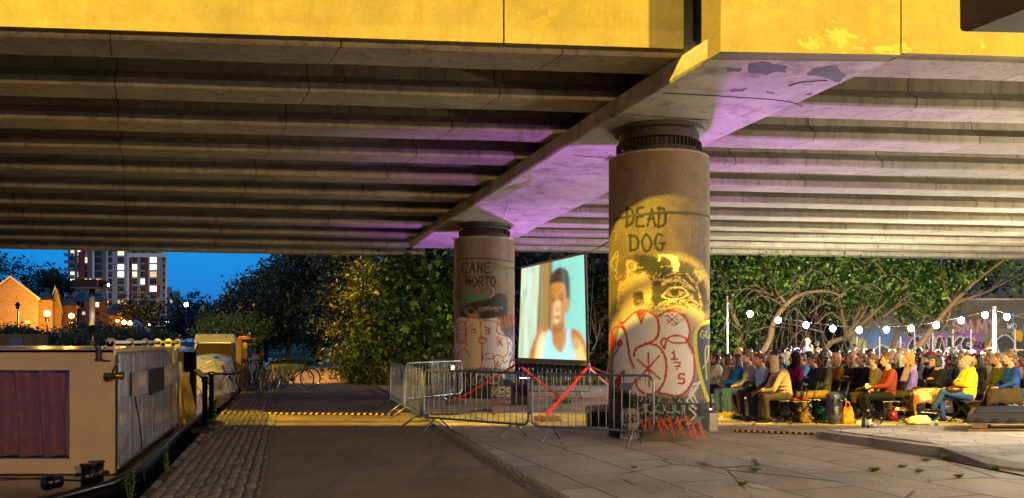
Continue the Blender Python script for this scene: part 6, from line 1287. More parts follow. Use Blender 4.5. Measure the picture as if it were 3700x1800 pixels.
def body_mesh(kind):
    d = pose(kind); b = MB(); h = d['hed']
    b.ell(h+V3((.012, 0, .03)), (.093, .073, .093)); b.ell(h+V3((-.02, 0, -.03)), (.068, .058, .085)); b.ell(h+V3((-.052, 0, -.085)), (.032, .032, .026))
    b.cap(h+V3((-.088, 0, .015)), h+V3((-.112, 0, -.028)), .009, .015, 6); b.ell(h+V3((-.085, 0, -.058)), (.014, .026, .009)); b.ell(h+V3((-.083, 0, .032)), (.014, .05, .01))
    for s in (-1, 1): b.ell(h+V3((.01, .074*s, -.005)), (.018, .01, .032)); b.ell(h+V3((-.055, .035*s, -.02)), (.03, .022, .025))
    b.cap(d['nek']+V3((.01, 0, -.04)), h+V3((.02, 0, -.06)), .056, .05)
    b.cap(d['pel'], d['bel'], .12, .115, 12); b.cap(d['bel'], d['che'], .115, .125, 12)
    for s in (-1, 1):
        b.cap(d['nek']+V3((0, 0, -.05)), d['sh', s], .06, .055); b.cap(d['che']+V3((0, .05*s, 0)), d['sh', s], .1, .06)
        b.cap(d['sh', s], d['el', s], .048, .038); b.cap(d['el', s], d['wr', s], .038, .024); hand(b, d['wr', s], d['hd', s], s)
        b.cap(d['pel']+V3((0, .04*s, 0)), d['hp', s], .1, .1); b.cap(d['hp', s], d['kn', s], .082, .054); b.cap(d['kn', s], d['an', s], .054, .034); b.cap(d['an', s]+V3((.03, 0, -.03)), d['to', s], .032, .028)
    return fuse(b, 'body_'+kind, .0085, 3)
def top_mesh(kind, bulk=0.0, short=False):
    d = pose(kind); b = MB(); u = bulk
    b.cap(d['pel']+V3((.01, 0, .03)), d['bel'], .15+u, .14+u, 14); b.cap(d['bel'], d['che']+V3((0, 0, .02)), .14+u, .145+u, 14)
    for s in (-1, 1):
        b.cap(d['bel']+V3((0, .05*s, 0)), d['che']+V3((0, .06*s, 0)), .1+u, .11+u); b.cap(d['nek']+V3((.01, .02*s, -.06)), d['sh', s], .062, .064+u*.6); b.cap(d['che']+V3((0, .07*s, .02)), d['sh', s], .105+u, .068+u*.5)
        b.cap(d['sh', s], d['el', s], .066+u*.6, .056+u*.5); m = d['el', s].lerp(d['wr', s], .92 if not short else .3); b.cap(d['el', s], m, .056+u*.5, .04+u*.3)
        # creases
        for k in range(3): p = d['sh', s].lerp(d['el', s], .55+.2*k); b.ell(p, (.07+u*.5, .064+u*.5, .012))
    for k in range(3): b.ell(d['pel'].lerp(d['che'], .15+.2*k)+V3((-.01, 0, 0)), (.163+u, .175+u, .014))
    return fuse(b, 'top_'+kind, .0125, 3)
def hood_mesh(kind):
    d = pose(kind); b = MB(); b.cap(d['nek']+V3((.06, -.07, -.02)), d['nek']+V3((.06, .07, -.02)), .055, .055); b.ell(d['nek']+V3((.085, 0, .01)), (.06, .085, .06)); return fuse(b, 'hood', .012, 3)
def trousers_mesh(kind):
    d = pose(kind); b = MB()
    for s in (-1, 1):
        b.cap(d['pel']+V3((.01, .05*s, -.01)), d['hp', s], .122, .112); b.cap(d['hp', s], d['kn', s], .1, .07); b.cap(d['kn', s], d['kn', s].lerp(d['an', s], .93), .07, .052)
        for k in range(2): b.ell(d['kn', s].lerp(d['an', s], .06+.12*k), (.075, .07, .014)); b.ell(d['kn', s].lerp(d['an', s], .8+.1*k), (.06, .058, .012))
    b.cap(d['pel']+V3((0, -.05, 0)), d['pel']+V3((0, .05, 0)), .125, .125); return fuse(b, 'trousers_'+kind, .0125, 3)
def shoes_mesh(kind, s):
    d = pose(kind); b = MB(); a = d['an', s]; t = d['to', s]; ax = (t-a); ax.z = 0 if kind != 'crossed' or s == 1 else ax.z; ax.normalize()
    h = V3((a.x+.03, a.y, t.z+.005)) if not (kind == 'crossed' and s == -1) else a+V3((.02, 0, -.05))
    b.cap(h, t+ax*.03, .042, .036); b.cap(h+V3((0, 0, .03)), h+ax*.06+V3((0, 0, .04)), .045, .04); return fuse(b, 'shoe_'+kind, .011, 2)
def sole_mesh(kind, s):
    d = pose(kind); b = MB(); a = d['an', s]; t = d['to', s]
    if kind == 'crossed' and s == -1: p0, p1 = a+V3((.03, 0, -.08)), t+V3((-.05, 0, -.035))
    else: p0, p1 = V3((a.x+.05, a.y, .012)), V3((t.x-.04, t.y, .012))
    for k in range(8): p = p0.lerp(p1, k/7); b.ell(p, (.035, .04, .012), nu=10, nv=6)
    return fuse(b, 'sole', .009, 2)
H0 = V3((-.015, 0, 1.235))
def hair_mesh(style):
    b = MB(); h = H0; R = random.Random(3); sm = 3; vx = .0095
    def capb(g=0): b.ell(h+V3((.027, 0, .045)), (.1+g, .084+g, .092+g))
    if style in ('short', 'buzz', 'curlyshort', 'bob', 'long', 'bun', 'ponytail', 'curly', 'afro', 'bald', 'longcurly'):
        if style != 'bald': capb(-.006 if style == 'buzz' else 0); b.ell(h+V3((.055, 0, -.01)), (.055, .074, .075))
    if style == 'short':
        for k in range(30): a = R.uniform(-.9, .9); b.cap(h+V3((.05*R.uniform(-1, 1), a*.07, .125)), h+V3((-.065+R.uniform(-.02, .02), a*.075, .085+R.uniform(-.02, .02))), .016, .008, 6)
    if style == 'curlyshort':
        for k in range(70): t = R.uniform(0, 2*PI); z = R.uniform(-.1, 1); r = math.sqrt(1-z*z); b.ell(h+V3((.028+.1*r*math.cos(t), .088*r*math.sin(t), .045+.1*z)) if not (math.cos(t) < -.5 and z < .35) else h+V3((.05, 0, .12)), .024, nu=7, nv=5)
    if style == 'afro':
        for k in range(110): t = R.uniform(0, 2*PI); z = R.uniform(-.5, 1); r = math.sqrt(1-z*z); b.ell(h+V3((.04+.13*r*math.cos(t), .125*r*math.sin(t), .06+.125*z)) if not (math.cos(t) < -.35 and z < .45) else h+V3((.05, 0, .15)), .035, nu=7, nv=5)
    if style == 'bob':
        for k in range(26):
            a = -2.15+4.3*k/25; p = h+V3((.02+.082*math.cos(a), .082*math.sin(a), .06)); b.cap(p, p+V3((-.006, .008*math.sin(a), -.17)), .021, .017, 7)
        for k in range(7): b.cap(h+V3((-.03, -.05+.1*k/6, .115)), h+V3((-.088, -.05+.1*k/6, .055)), .018, .011, 6)
    if style == 'long':
        for k in range(24):
            a = -1.95+3.9*k/23; p = h+V3((.022+.083*math.cos(a), .082*math.sin(a), .06)); q = p+V3((.012, .012*math.sin(a), -.2)); b.cap(p, q, .021, .021, 7); b.cap(q, q+V3((.03*math.cos(a*.4), 0, -.15-.03*R.random())), .021, .01, 7)
    if style in ('curly', 'longcurly'):
        L = .17 if style == 'curly' else .3
        for k in range(120):
            a = R.uniform(-2.1, 2.1); z = R.uniform(-L, .11); rr = .098 if z < .05 else .075; b.ell(h+V3((.025+rr*math.cos(a), rr*math.sin(a), z+.03)), .027, nu=7, nv=5)
    if style == 'bun': b.ell(h+V3((.1, 0, .135)), (.042, .04, .042)); b.cap(h+V3((.07, 0, .09)), h+V3((.1, 0, .12)), .03, .025)
    if style == 'ponytail': b.cap(h+V3((.1, 0, .09)), h+V3((.15, 0, .06)), .03, .032); b.cap(h+V3((.15, 0, .06)), h+V3((.16, 0, -.06)), .032, .012)
    if style == 'bald': b.ell(h+V3((.06, 0, -.01)), (.055, .078, .05))
    if style == 'beanie': b.ell(h+V3((.02, 0, .055)), (.108, .09, .1)); b.tube([h+V3((.02+.108*math.cos(a), .09*math.sin(a), .045)) for a in np.linspace(0, 2*PI, 20, endpoint=False)], .018, 6, closed=True)
    if style == 'cap': b.ell(h+V3((.02, 0, .06)), (.104, .086, .085)); b.cap(h+V3((-.07, -.03, .06)), h+V3((-.15, -.02, .045)), .028, .018); b.cap(h+V3((-.07, .03, .06)), h+V3((-.15, .02, .045)), .028, .018)
    if style == 'hoodup':
        for k in range(24): a = -2.2+4.4*k/23; b.cap(h+V3((.03+.095*math.cos(a), .09*math.sin(a), .07)), h+V3((.045+.09*math.cos(a), .095*math.sin(a), -.16)), .026, .034, 7)
        b.ell(h+V3((.035, 0, .07)), (.12, .1, .1)); b.cap(h+V3((.1, 0, -.05)), h+V3((.1, 0, -.2)), .06, .09)
    if style == 'scarf':
        b.ell(h+V3((.03, 0, .05)), (.11, .095, .1))
        for k in range(24): a = -2.3+4.6*k/23; b.cap(h+V3((.03+.09*math.cos(a), .085*math.sin(a), .05)), h+V3((.03+.1*math.cos(a), .11*math.sin(a), -.2)), .024, .03, 7)
    return fuse(b, 'hair_'+style, vx, sm)
POSES = ('lap', 'folded', 'lean', 'crossed', 'cup')
PM = {}
for k in POSES+('stand',):
    PM[k] = dict(body=body_mesh(k), top=top_mesh(k), trousers=trousers_mesh(k), shoe={s: shoes_mesh(k, s) for s in (-1, 1)}, sole={s: sole_mesh(k, s) for s in (-1, 1)}, off=pose(k)['hed']-H0)
PM['coat'] = dict(top=top_mesh('folded', .022)); 
HM = {s: hair_mesh(s) for s in ('short', 'buzz', 'curlyshort', 'bob', 'long', 'bun', 'ponytail', 'curly', 'longcurly', 'afro', 'bald', 'beanie', 'cap', 'hoodup', 'scarf')}
HOOD = hood_mesh('folded')
eb = MB(); eb.tube([H0+V3((-.07, -.03, .005)), H0+V3((-.07, .03, .005))], .003, 4); [eb.ell(H0+V3((-.083, .031*s, .005)), (.011, .015, .008), nu=8, nv=6) for s in (-1, 1)]; EYE = eb.mesh('eyes', True); EYE.materials.append(None)
mb_ = MB(); mb_.ell(H0+V3((-.0985, 0, -.058)), (.006, .021, .005), nu=8, nv=5); MOUTH = mb_.mesh('mouth', True); MOUTH.materials.append(None)
gl = MB()
for s in (-1, 1): gl.tube([H0+V3((-.103, .033*s+.024*math.cos(a), .005+.019*math.sin(a))) for a in np.linspace(0, 2*PI, 12, endpoint=False)], .003, 4, closed=True); gl.tube([H0+V3((-.1, .058*s, .01)), H0+V3((.01, .08*s, .01))], .0028, 4)
GLS = gl.mesh('glasses', True); GLS.materials.append(None)
bd = MB(); bd.ell(H0+V3((-.04, 0, -.085)), (.052, .056, .042)); bd.ell(H0+V3((-.02, 0, -.06)), (.06, .068, .04)); BEARD = fuse(bd, 'beard', .009, 3)
SKIN = {}
def skin(c):
    if c not in SKIN:
        t = NT('skin_'+c.strip('#')); v = t.coord('Object'); cc = lin(c); f = t.noise(12, 3, .5, v); t.color(t.ramp(f, [(.3, tuple(x*.88 for x in cc)), (.7, tuple(min(1, x*1.08) for x in cc))])); t.set(Roughness=.5); t.b.inputs['Subsurface Weight'].default_value = .08; SKIN[c] = t.m
    return SKIN[c]
def hairm(c): 
    k = 'hair_'+c.strip('#')
    if k in MATS: return MATS[k]
    t = NT(k); v = t.coord('Object', (14, 14, 3)); cc = lin(c); f = t.noise(6, 4, .6, v); t.color(t.ramp(f, [(.3, tuple(x*.6 for x in cc)), (.7, tuple(min(1, x*1.3) for x in cc))])); t.set(Roughness=.45); t.bump(f, .6, .01); MATS[k] = t.m; return t.m
def part(name, me, mat, root, loc=(0, 0, 0)):
    o = bpy.data.objects.new(name, me); COL.objects.link(o); o.parent = root; o.location = loc
    if o.material_slots: o.material_slots[0].link = 'OBJECT'; o.material_slots[0].material = mat
    return o
M_EYE = simple('eye_dark', '#1a120c', .2, 0, 0, 5, 0); M_LIP = simple('lip', '#7a3a30', .5, 0, .1, 5, 0)
NEARP = []
def person(loc, rz, style, hc, tc, pc, pz='lap', sk='#b8866a', label='', kind='cloth', shoe='#181614', glasses=False, beard=False, hood=None, bulk=False, z=0.0, s=1.0, group='seated audience', near=True):
    r = thing('person', label, 'person', (loc[0], loc[1], z+.006), rz, group); r.scale = (s, s, s); m = PM[pz]; off = m['off']
    part('body', m['body'], skin(sk), r); part('hair' if style not in ('beanie', 'cap', 'hoodup', 'scarf') else {'beanie': 'woolly_hat', 'cap': 'cap', 'hoodup': 'hood', 'scarf': 'headscarf'}[style], HM[style], hairm(hc) if style not in ('beanie', 'cap', 'hoodup', 'scarf') else fabric(hc), r, off)
    if style in ('beanie', 'cap'): pass
    part('top', PM['coat']['top'] if bulk and pz in ('folded', 'crossed') else m['top'], fabric(tc, kind), r)
    if near:
        part('trousers', m['trousers'], fabric(pc), r)
        for q in (-1, 1): so = part('shoe', m['shoe'][q], fabric(shoe, 'shiny') if shoe == '#181614' else fabric(shoe), r); part('sole', m['sole'][q], M_WHITE if shoe != '#181614' else M_RUBBER, so)
    else: part('trousers', m['trousers'], fabric(pc), r)
    part('eyes', EYE, M_EYE, r, off); part('mouth', MOUTH, M_LIP, r, off)
    if glasses: part('glasses', GLS, M_BLACKM, r, off)
    if beard: part('beard', BEARD, hairm(hc), r, off)
    if hood: part('hood', HOOD, fabric(hood), r, off*.5)
    return r
# folding chair (facing -X)
M_CH = simple('chair_black', '#101011', .3, .3, .15, 10, .03); M_SEAT = simple('chair_seat', '#1c1b1c', .3, 0, .1, 10, .03)
def folding_chair():
    t = thing('folding_chair', '', 'chair', (0, 0, 0), 0, 'black folding chairs of the audience')
    s = MB(); s.prism([(-.2, -.2), (.19, -.2), (.19, .2), (-.2, .2)], .435, .455); s.build('seat', M_SEAT, t, bevel=.012)
    b = MB(); n = 8; vs = []
    for k in range(n+1): y = -.2+.4*k/n; c_ = .03*(1-(y/.2)**2); vs += [(.235+c_, y, .66), (.285+c_, y, .84), (.297+c_, y, .84), (.247+c_, y, .66)]
    b.add(vs, [(i*4+j, i*4+(j+1) % 4, (i+1)*4+(j+1) % 4, (i+1)*4+j) for i in range(n) for j in range(4)]+[(3, 2, 1, 0), tuple(n*4+j for j in range(4))]); b.build('backrest', M_SEAT, t)
    for y in (-.21, .21):
        f = MB(); f.tube([(-.24, y, .012), (.2, y, .5), (.29, y, .85)], .011, 6); f.build('front_leg', M_CH, t, True)
        f = MB(); f.tube([(.28, y*.92, .012), (-.17, y*.92, .44)], .011, 6); f.build('rear_leg', M_CH, t, True)
    for a in ((-.17, .09), (.2, .1)):
        f = MB(); f.tube([(a[0], -.2, a[1]), (a[0], .2, a[1])], .008, 5); f.build('stretcher', M_CH, t, True)
    return t
CH0 = folding_chair(); CH_USED = [False]
def chair(x, y, rz, label, seat=None):
    if not CH_USED[0]: r = CH0; r.location = (x, y, .006); r.rotation_euler = (0, 0, rz); r['label'] = label; CH_USED[0] = True
    else: r = dup(CH0, (x, y, .006), rz, label)
    return r
# near spectators: pixel x, distance, hair style, hair colour, top, trousers, pose, skin, label, extras
A, B_, C_, D_ = '#c89a7c', '#b07e60', '#5a3826', '#3a2418'
FR_ = [
 (2574, 19.2, 'longcurly', '#14100e', '#b8b49a', '#20202a', 'folded', B_, 'woman with long dark curls in a cream cardigan, nearest the big pillar', {}),
 (2618, 18.6, 'bob', '#2a1a16', '#16161a', '#1c1c24', 'folded', A, 'person with dark bobbed hair in a black top with patterned sleeves', dict(kind='pattern')),
 (2655, 18.3, 'long', '#3a2a22', '#1870b0', '#34506e', 'cup', B_, 'person in bright blue jacket holding a pale blue cup', {}),
 (2694, 17.9, 'short', '#4a342a', '#7a7e84', '#3c5a7c', 'lap', A, 'person with short hair in a grey green sweater and pale teal jeans', dict(shoe='#a88a50')),
 (2742, 17.5, 'short', '#4c3628', '#86b4cc', '#2a2434', 'lap', A, 'man in light turquoise shirt looking up at the screen', {}),
 (2786, 17.05, 'buzz', '#120e0c', '#222c44', '#2c2838', 'lap', C_, 'man in open navy jacket over a blue shirt, beside the hooded person', {}),
 (2826, 16.55, 'hoodup', '#9c8668', '#a08868', '#4a4230', 'lean', D_, 'person in tan hooded jacket with the hood up and olive trousers', dict(shoe='#141210')),
 (2862, 18.1, 'scarf', '#0e0c0e', '#8a1450', '#1c1a20', 'lap', B_, 'person in black headscarf and magenta checked shirt', dict(kind='plaid')),
 (2890, 19.2, 'buzz', '#3c3430', '#5a94c8', '#24242c', 'lap', B_, 'man with cropped hair in a light blue shirt behind the magenta checks', {}),
 (2930, 17.4, 'short', '#3a2c28', '#28303e', '#3a3440', 'folded', B_, 'man in slate grey jacket with folded arms behind the tan trousers', {}),
 (2962, 16.85, 'longcurly', '#2a2018', '#3a3c26', '#7a6030', 'lap', C_, 'woman with long dark curls in dark olive jacket and tan trousers', {}),
 (3012, 18.0, 'bob', '#a8784a', '#8a5c1c', '#24222a', 'lap', A, 'woman with straight ginger bob and glasses in an ochre jumper', dict(glasses=True)),
 (3040, 18.8, 'curly', '#1a1614', '#182444', '#1c1c24', 'lap', B_, 'woman with black hair in navy blue just past the ginger bob', {}),
 (3068, 17.7, 'long', '#b08c5c', '#2a2420', '#3a2c20', 'folded', A, 'woman with long blonde hair and glasses in a dark cardigan', dict(glasses=True)),
 (3104, 17.3, 'short', '#5c4430', '#14141a', '#3a5060', 'cup', A, 'person with short brown hair in black holding a clear plastic glass', {}),
 (3146, 17.0, 'short', '#5c4632', '#6a5c40', '#38302a', 'lap', A, 'person in khaki jacket holding a white cup beside the maroon sweater', {}),
 (3196, 16.4, 'bun', '#6a4a28', '#6a2a20', '#1a1612', 'cup', A, 'woman with a high bun in a maroon sweater and black trousers', dict(shoe='#b88a80')),
 (3238, 18.2, 'long', '#c8c2b4', '#1c1a1c', '#1c1a20', 'lap', A, 'woman with long silver white hair in black', {}),
 (3272, 17.15, 'curly', '#b8863a', '#a08ac0', '#3a2e1c', 'lap', A, 'woman with curly blonde hair in a lilac hooded jacket', dict(hood='#b89ac8')),
 (3300, 18.4, 'longcurly', '#2a1614', '#5c5c5e', '#1c1c22', 'lap', A, 'woman with dark auburn curls and grey scarf behind the lilac jacket', {}),
 (3346, 18.1, 'short', '#16120f', '#16181a', '#1a1a1e', 'lap', A, 'bearded man in a black coat between the curls and the black bob', dict(beard=True)),
 (3376, 17.0, 'bob', '#14110f', '#1a1a1c', '#5c2a2e', 'crossed', A, 'woman with black bob and glasses in a black top, shins bare', dict(glasses=True, shoe='#b8a890')),
 (3426, 17.7, 'curly', '#1c1512', '#151a3c', '#1c1c22', 'lap', C_, 'woman with dark curls and glasses in navy behind the raincoat', dict(glasses=True)),
 (3482, 16.5, 'ponytail', '#b8924a', '#d8b40c', '#2c4484', 'crossed', A, 'woman with blonde ponytail in a bright yellow raincoat and jeans', dict(kind='shiny', bulk=True, hood='#d0b010', shoe='#1a1c22')),
 (3524, 17.9, 'long', '#241a16', '#1c1e24', '#1c1c22', 'lap', A, 'woman with very long dark hair and glasses in a black jacket', dict(glasses=True)),
 (3560, 18.4, 'cap', '#8a1620', '#6a5638', '#2c2820', 'lean', A, 'person in a red cap and fawn parka behind the yellow raincoat', {}),
 (3596, 17.5, 'ponytail', '#7a5c38', '#4a4a28', '#4a4a20', 'lap', A, 'woman with tied light brown hair in an olive coat', {}),
 (3640, 16.95, 'curlyshort', '#6a5038', '#1c3c88', '#3a3028', 'lap', A, 'person with tousled short hair in a royal blue sweater under a brown blanket', {}),
 (3692, 17.5, 'buzz', '#1c1410', '#8a7c80', '#3a5a80', 'folded', C_, 'man with shaved hair in a mauve grey sweater at the edge of the crowd', {}),
]
taken = []
for i_, (px, Y, hs, hc, tc, pc, pz, sk, lb, ex_) in enumerate(FR_):
    x = XY(px, Y)+.05; rz = random.uniform(-.1, .12)-.05; person((x, Y), rz, hs, hc, tc, pc, pz, sk, lb, s=random.uniform(.98, 1.03), **ex_); taken.append((x, Y))
CHL = {2826: 'folding chair under the tan hooded person', 2962: 'folding chair under the person in tan trousers', 3196: 'folding chair under the woman in the maroon sweater', 3376: 'folding chair under the woman with the black bob', 3482: 'folding chair under the yellow raincoat', 3640: 'folding chair under the royal blue sweater', 3272: 'folding chair under the lilac jacket', 3146: 'folding chair under the khaki jacket', 3104: 'folding chair under the person holding a clear glass', 2742: 'folding chair under the turquoise shirt', 2786: 'folding chair under the open navy jacket', 3692: 'folding chair under the mauve grey sweater', 3596: 'folding chair under the olive coat', 3068: 'folding chair under the blonde woman in glasses'}
for (px, Y, *_), (x, y) in zip(FR_, taken):
    if px in CHL: chair(x+.02, y, random.uniform(-.08, .08), CHL[px])
E1 = (XY(2888, 16.35), 16.35); E2 = (XY(3003, 16.6), 16.6); chair(*E1, 0, 'empty folding chair with snack packets behind the tan hood'); chair(E1[0]+.35, E1[1]+.55, .05, 'empty folding chair tucked behind the one with snack packets'); chair(*E2, 0, 'empty folding chair with a red packet above the tan handbag')
taken += [E1, E2]
# the rest of the audience, seen mostly as heads and shoulders
hcs = [('#14100e', 'black'), ('#2e201a', 'dark brown'), ('#5a4028', 'brown'), ('#8a6438', 'light brown'), ('#b89050', 'blonde'), ('#8c8880', 'grey'), ('#7a3a1c', 'auburn')]
hst = [('short', 'short'), ('short', 'short'), ('curlyshort', 'tousled'), ('buzz', 'cropped'), ('bob', 'bobbed'), ('long', 'long'), ('curly', 'curly'), ('afro', 'big round'), ('bun', 'tied up'), ('ponytail', 'ponytailed')]
tps = [('#15151a', 'black'), ('#1c2444', 'navy'), ('#4a4a4c', 'charcoal'), ('#8a8880', 'light grey'), ('#4a4a28', 'olive'), ('#6a2420', 'dark red'), ('#c8c4b8', 'white'), ('#2a5c8a', 'blue'), ('#7a5c38', 'tan'), ('#8a4a6a', 'pink'), ('#24583c', 'green'), ('#a8701c', 'mustard'), ('#3c2a4a', 'purple'), ('#5c7884', 'grey blue'), ('#a84a20', 'orange')]
hats = [('beanie', '#1c5ca8', 'bright blue woolly hat'), ('beanie', '#8a1c24', 'red woolly hat'), ('cap', '#26262a', 'black cap'), ('cap', '#1c2c6a', 'navy cap'), ('beanie', '#26262a', 'black woolly hat'), ('scarf', '#c8c4b8', 'pale headscarf'), ('cap', '#a01c28', 'crimson cap')]
R2 = random.Random(11); used = set(); hq = list(hats)
bx_ = [(b[0], k) for k, b in enumerate(BP)]
rows = np.arange(19.0, 25.25, .62); cnt = 0
for ri_, Y in enumerate(rows):
    xw = 4.75+.12*ri_+R2.uniform(0, .2)
    while True:
        xw += R2.uniform(.66, .82); px = 1850+xw/Y*FX
        if px > 3760: break
        if px < 2566 or R2.random() < .07: continue
        x, y = xw, Y+R2.uniform(-.1, .1)
        if any((x-a)**2+(y-b)**2 < .3 for a, b in taken): continue
        taken.append((x, y)); cnt += 1
        for tr_ in range(60):
            sk = R2.choice([A, A, A, B_, B_, C_, '#d8ac90']); hc, hn = R2.choice(hcs); st_, sn = R2.choice(hst); tc, tn = R2.choice(tps); ng = R2.random() < .18
            if (hn, sn, tn) not in used and not (sn == 'big round' and hn in ('grey', 'blonde')): break
        used.add((hn, sn, tn)); near_b = min(bx_, key=lambda q: abs(q[0]-px))[1]
        dep = 'near front' if ri_ < 3 else ('midway back' if ri_ < 7 else 'far rows')
        if ri_ > 2 and R2.random() < .12 and hq: st_, hc, hatn = hq.pop(0); lb = 'person in a %s and %s top %s' % (hatn, tn, dep)
        else: lb = 'person with %s %s hair%s in %s, %s' % (sn, hn, ' and glasses' if ng else '', tn, dep)
        lb += ', below %s bulb' % ords[near_b]; kd = R2.choice(['cloth', 'cloth', 'cloth', 'plaid', 'pattern', 'shiny'])
        person((x, y), R2.uniform(-.25, .25)+.05, st_, hc, tc, R2.choice(['#1c1c24', '#2a3a54', '#3a3428', '#141416']), R2.choice(('lap', 'folded', 'lap', 'lean')), sk, lb, s=R2.uniform(.95, 1.04), glasses=ng, near=False, z=0, kind=kd, hood=tc if R2.random() < .3 else None)
print('people', len(taken), 'placed random', cnt)
person((XY(2915, 30.2), 30.2), PI*.9, 'bald', '#6a5040', '#9a9eaa', '#2a2a30', 'stand', A, 'balding man standing behind the crowd in a white shirt, hand at his chin', group='people standing behind the crowd')
person((XY(2955, 30.4), 30.4), -.3, 'bob', '#14100e', '#b85a38', '#2a2a30', 'stand', C_, 'dark haired person standing in an orange top beside the balding man', group='people standing behind the crowd', s=.95)
# ---------------------------------------------------------------- belongings
def bag(name, px, py, Y, dims, col, label, cat, kind='shiny', lumps=14, handles=True, seed=0):
    g = Vector((XY(px, Y), Y, .006)); t = thing(name, label, cat, g, random.uniform(-.3, .3)); b = MB(); R = random.Random(seed); w, d, h = dims
    b.ell((0, 0, h*.4), (w*.5, d*.5, h*.42)); b.ell((0, 0, h*.22), (w*.52, d*.52, h*.25))
    for k in range(lumps): a = R.uniform(0, 6.28); z = R.uniform(.1, .75); rr = (1-z*.5); b.ell((math.cos(a)*w*.36*rr, math.sin(a)*d*.36*rr, h*z), (w*R.uniform(.12, .22), d*R.uniform(.12, .22), h*R.uniform(.1, .2)), nu=8, nv=6)
    me = fuse(b, name, .014, 2)
    for v in me.vertices: v.co.z = max(v.co.z, .0)
    me.materials.clear(); link('bag_body', me, fabric(col, kind), t)
    if handles: m = MB(); m.tube(Canvas_curve3([(-w*.2, 0, h*.75), (-w*.12, 0, h*1.05), (w*.12, 0, h*1.05), (w*.2, 0, h*.75)]), .012, 6); m.build('handle', fabric(col, kind), t, True)
    return t
bag('handbag', 2910, 1530, 16.5, (.27, .2, .3), '#7a5a22', 'slouchy tan leather handbag under the empty chairs', 'bag', seed=1)
bag('plastic_bag', 3063, 1530, 16.35, (.26, .2, .4), '#c87808', 'bright orange plastic bag beside the tall backpack', 'bag', seed=2, lumps=20)
bag('tote_bag', 3322, 1535, 16.2, (.46, .3, .22), '#c0b496', 'crumpled cream canvas bag lying by the blue can', 'bag', 'cloth', 18, False, 3)
bag('carrier_bag', 2965, 1480, 17.0, (.26, .2, .36), '#0e6a52', 'green carrier bag beneath the empty chair by the backpack', 'bag', seed=4)
bag('red_bag', 3226, 1520, 16.9, (.2, .15, .28), '#8a0e14', 'small red plastic bag on the ground behind the maroon sweater', 'bag', seed=5)
bag('snack_packet', 3378, 1460, 16.95, (.22, .2, .14), '#b02028', 'red patterned bag resting on the chair of the black bob', 'bag', seed=8, handles=False).location = (XY(3400, 16.9), 16.75, .47)
bp = thing('backpack', 'tall silver and blue hiking backpack standing by the empty chair', 'backpack', (XY(3012, 16.35), 16.35, .006)); b = MB(); b.ell((0, 0, .3), (.15, .13, .34)); b.cap((0, 0, .14), (0, 0, .5), .15, .14); b.ell((0, -.1, .2), (.12, .08, .16)); b.ell((0, 0, .55), (.16, .13, .07)); me = fuse(b, 'pack', .013, 2)
for v in me.vertices: v.co.z = max(v.co.z, 0)
me.materials.clear(); link('pack_body', me, fabric('#3a3e58', 'shiny'), bp); m = MB(); [m.tube(Canvas_curve3([(s*.05, -.145, .5), (s*.08, -.19, .36), (s*.05, -.17, .2)]), .018, 6) for s in (-1, 1)]; m.build('straps', M_RUBBER, bp, True)
for k, (dx, dy, c1, lb) in enumerate(((-.1, -.1, '#c03018', 'crinkled red and orange snack packet on the empty chair'), (.1, -.05, '#b01c20', 'flat red snack packet at the edge of the empty chair'))):
    m = MB(); m.ell((E1[0]+dx, E1[1]+dy, .485), (.09, .06, .018)); m.ell((E1[0]+dx-.03, E1[1]+dy, .5), (.05, .04, .02)); tag(m.build('snack_packet', fabric(c1, 'shiny'), None, True), lb, 'packet')
m = MB(); m.ell((E2[0]+.08, E2[1]-.05, .487), (.1, .06, .022)); tag(m.build('snack_packet', fabric('#a81820', 'shiny'), None, True), 'red packet lying on the empty chair above the handbag', 'packet')
def bottle(px, py, h, r, col, label, lab, tr=.6):
    g = G(px, py, .006); t = thing('glass_bottle', label, 'bottle', g); nt = NT('bottle_'+col.strip('#')); nt.set(Base_Color=(*lin(col), 1), Roughness=.05); nt.b.inputs['Transmission Weight'].default_value = tr
    MB().lathe([(r*.9, 0), (r, .01), (r, h*.55), (r*.4, h*.75), (r*.36, h)], 18).build('glass', nt.m, t, True); MB().lathe([(r*1.02, h*.15), (r*1.02, h*.48)], 18).build('label_band', lab, t, True); MB().lathe([(r*.42, h*.95), (r*.42, h*1.03)], 12).build('cap', lab, t, True)
bottle(3120, 1545, .27, .036, '#0a6a2a', 'green glass bottle with a blue label by the pink shoe', simple('blue_label', '#2c4a9a', .5)); bottle(3137, 1546, .33, .037, '#2a1a2a', 'taller dark wine bottle with a white label', M_WHITE)
def cup(loc, label, col, h=.1, r=.035, tilt=0): t = thing('plastic_cup', label, 'cup', loc); t.rotation_euler = (0, tilt, .3); m = MB(); m.lathe([(r*.7, 0), (r, h), (r*.92, h-.002), (r*.62, .006)], 16); m.build('cup_body', simple('cup_'+col.strip('#'), col, .3), t, True); MB().lathe([(r, h), (r*1.06, h), (r*1.06, h-.006), (r, h-.006)], 16).build('rim', simple('cup_'+col.strip('#'), col, .3), t, True)
cup(G(3150, 1538, .04), 'clear plastic cup lying on its side by the wine bottle', '#b8b0c0', tilt=1.5); cn = thing('drink_can', 'white and blue drink can standing beside the cream bag', 'can', G(3383, 1540, .006)); MB().lathe([(.03, 0), (.034, .01), (.034, .11), (.027, .122)], 18).build('can_body', M_WHITE, cn, True); MB().lathe([(.0345, .015), (.0345, .06)], 18).build('blue_band', simple('can_blue', '#1c7ac0', .4), cn, True)
def at_hand(px, Y, pzz='cup'): x = XY(px, Y)+.05; return Vector((x-.43, Y-.08, .70))
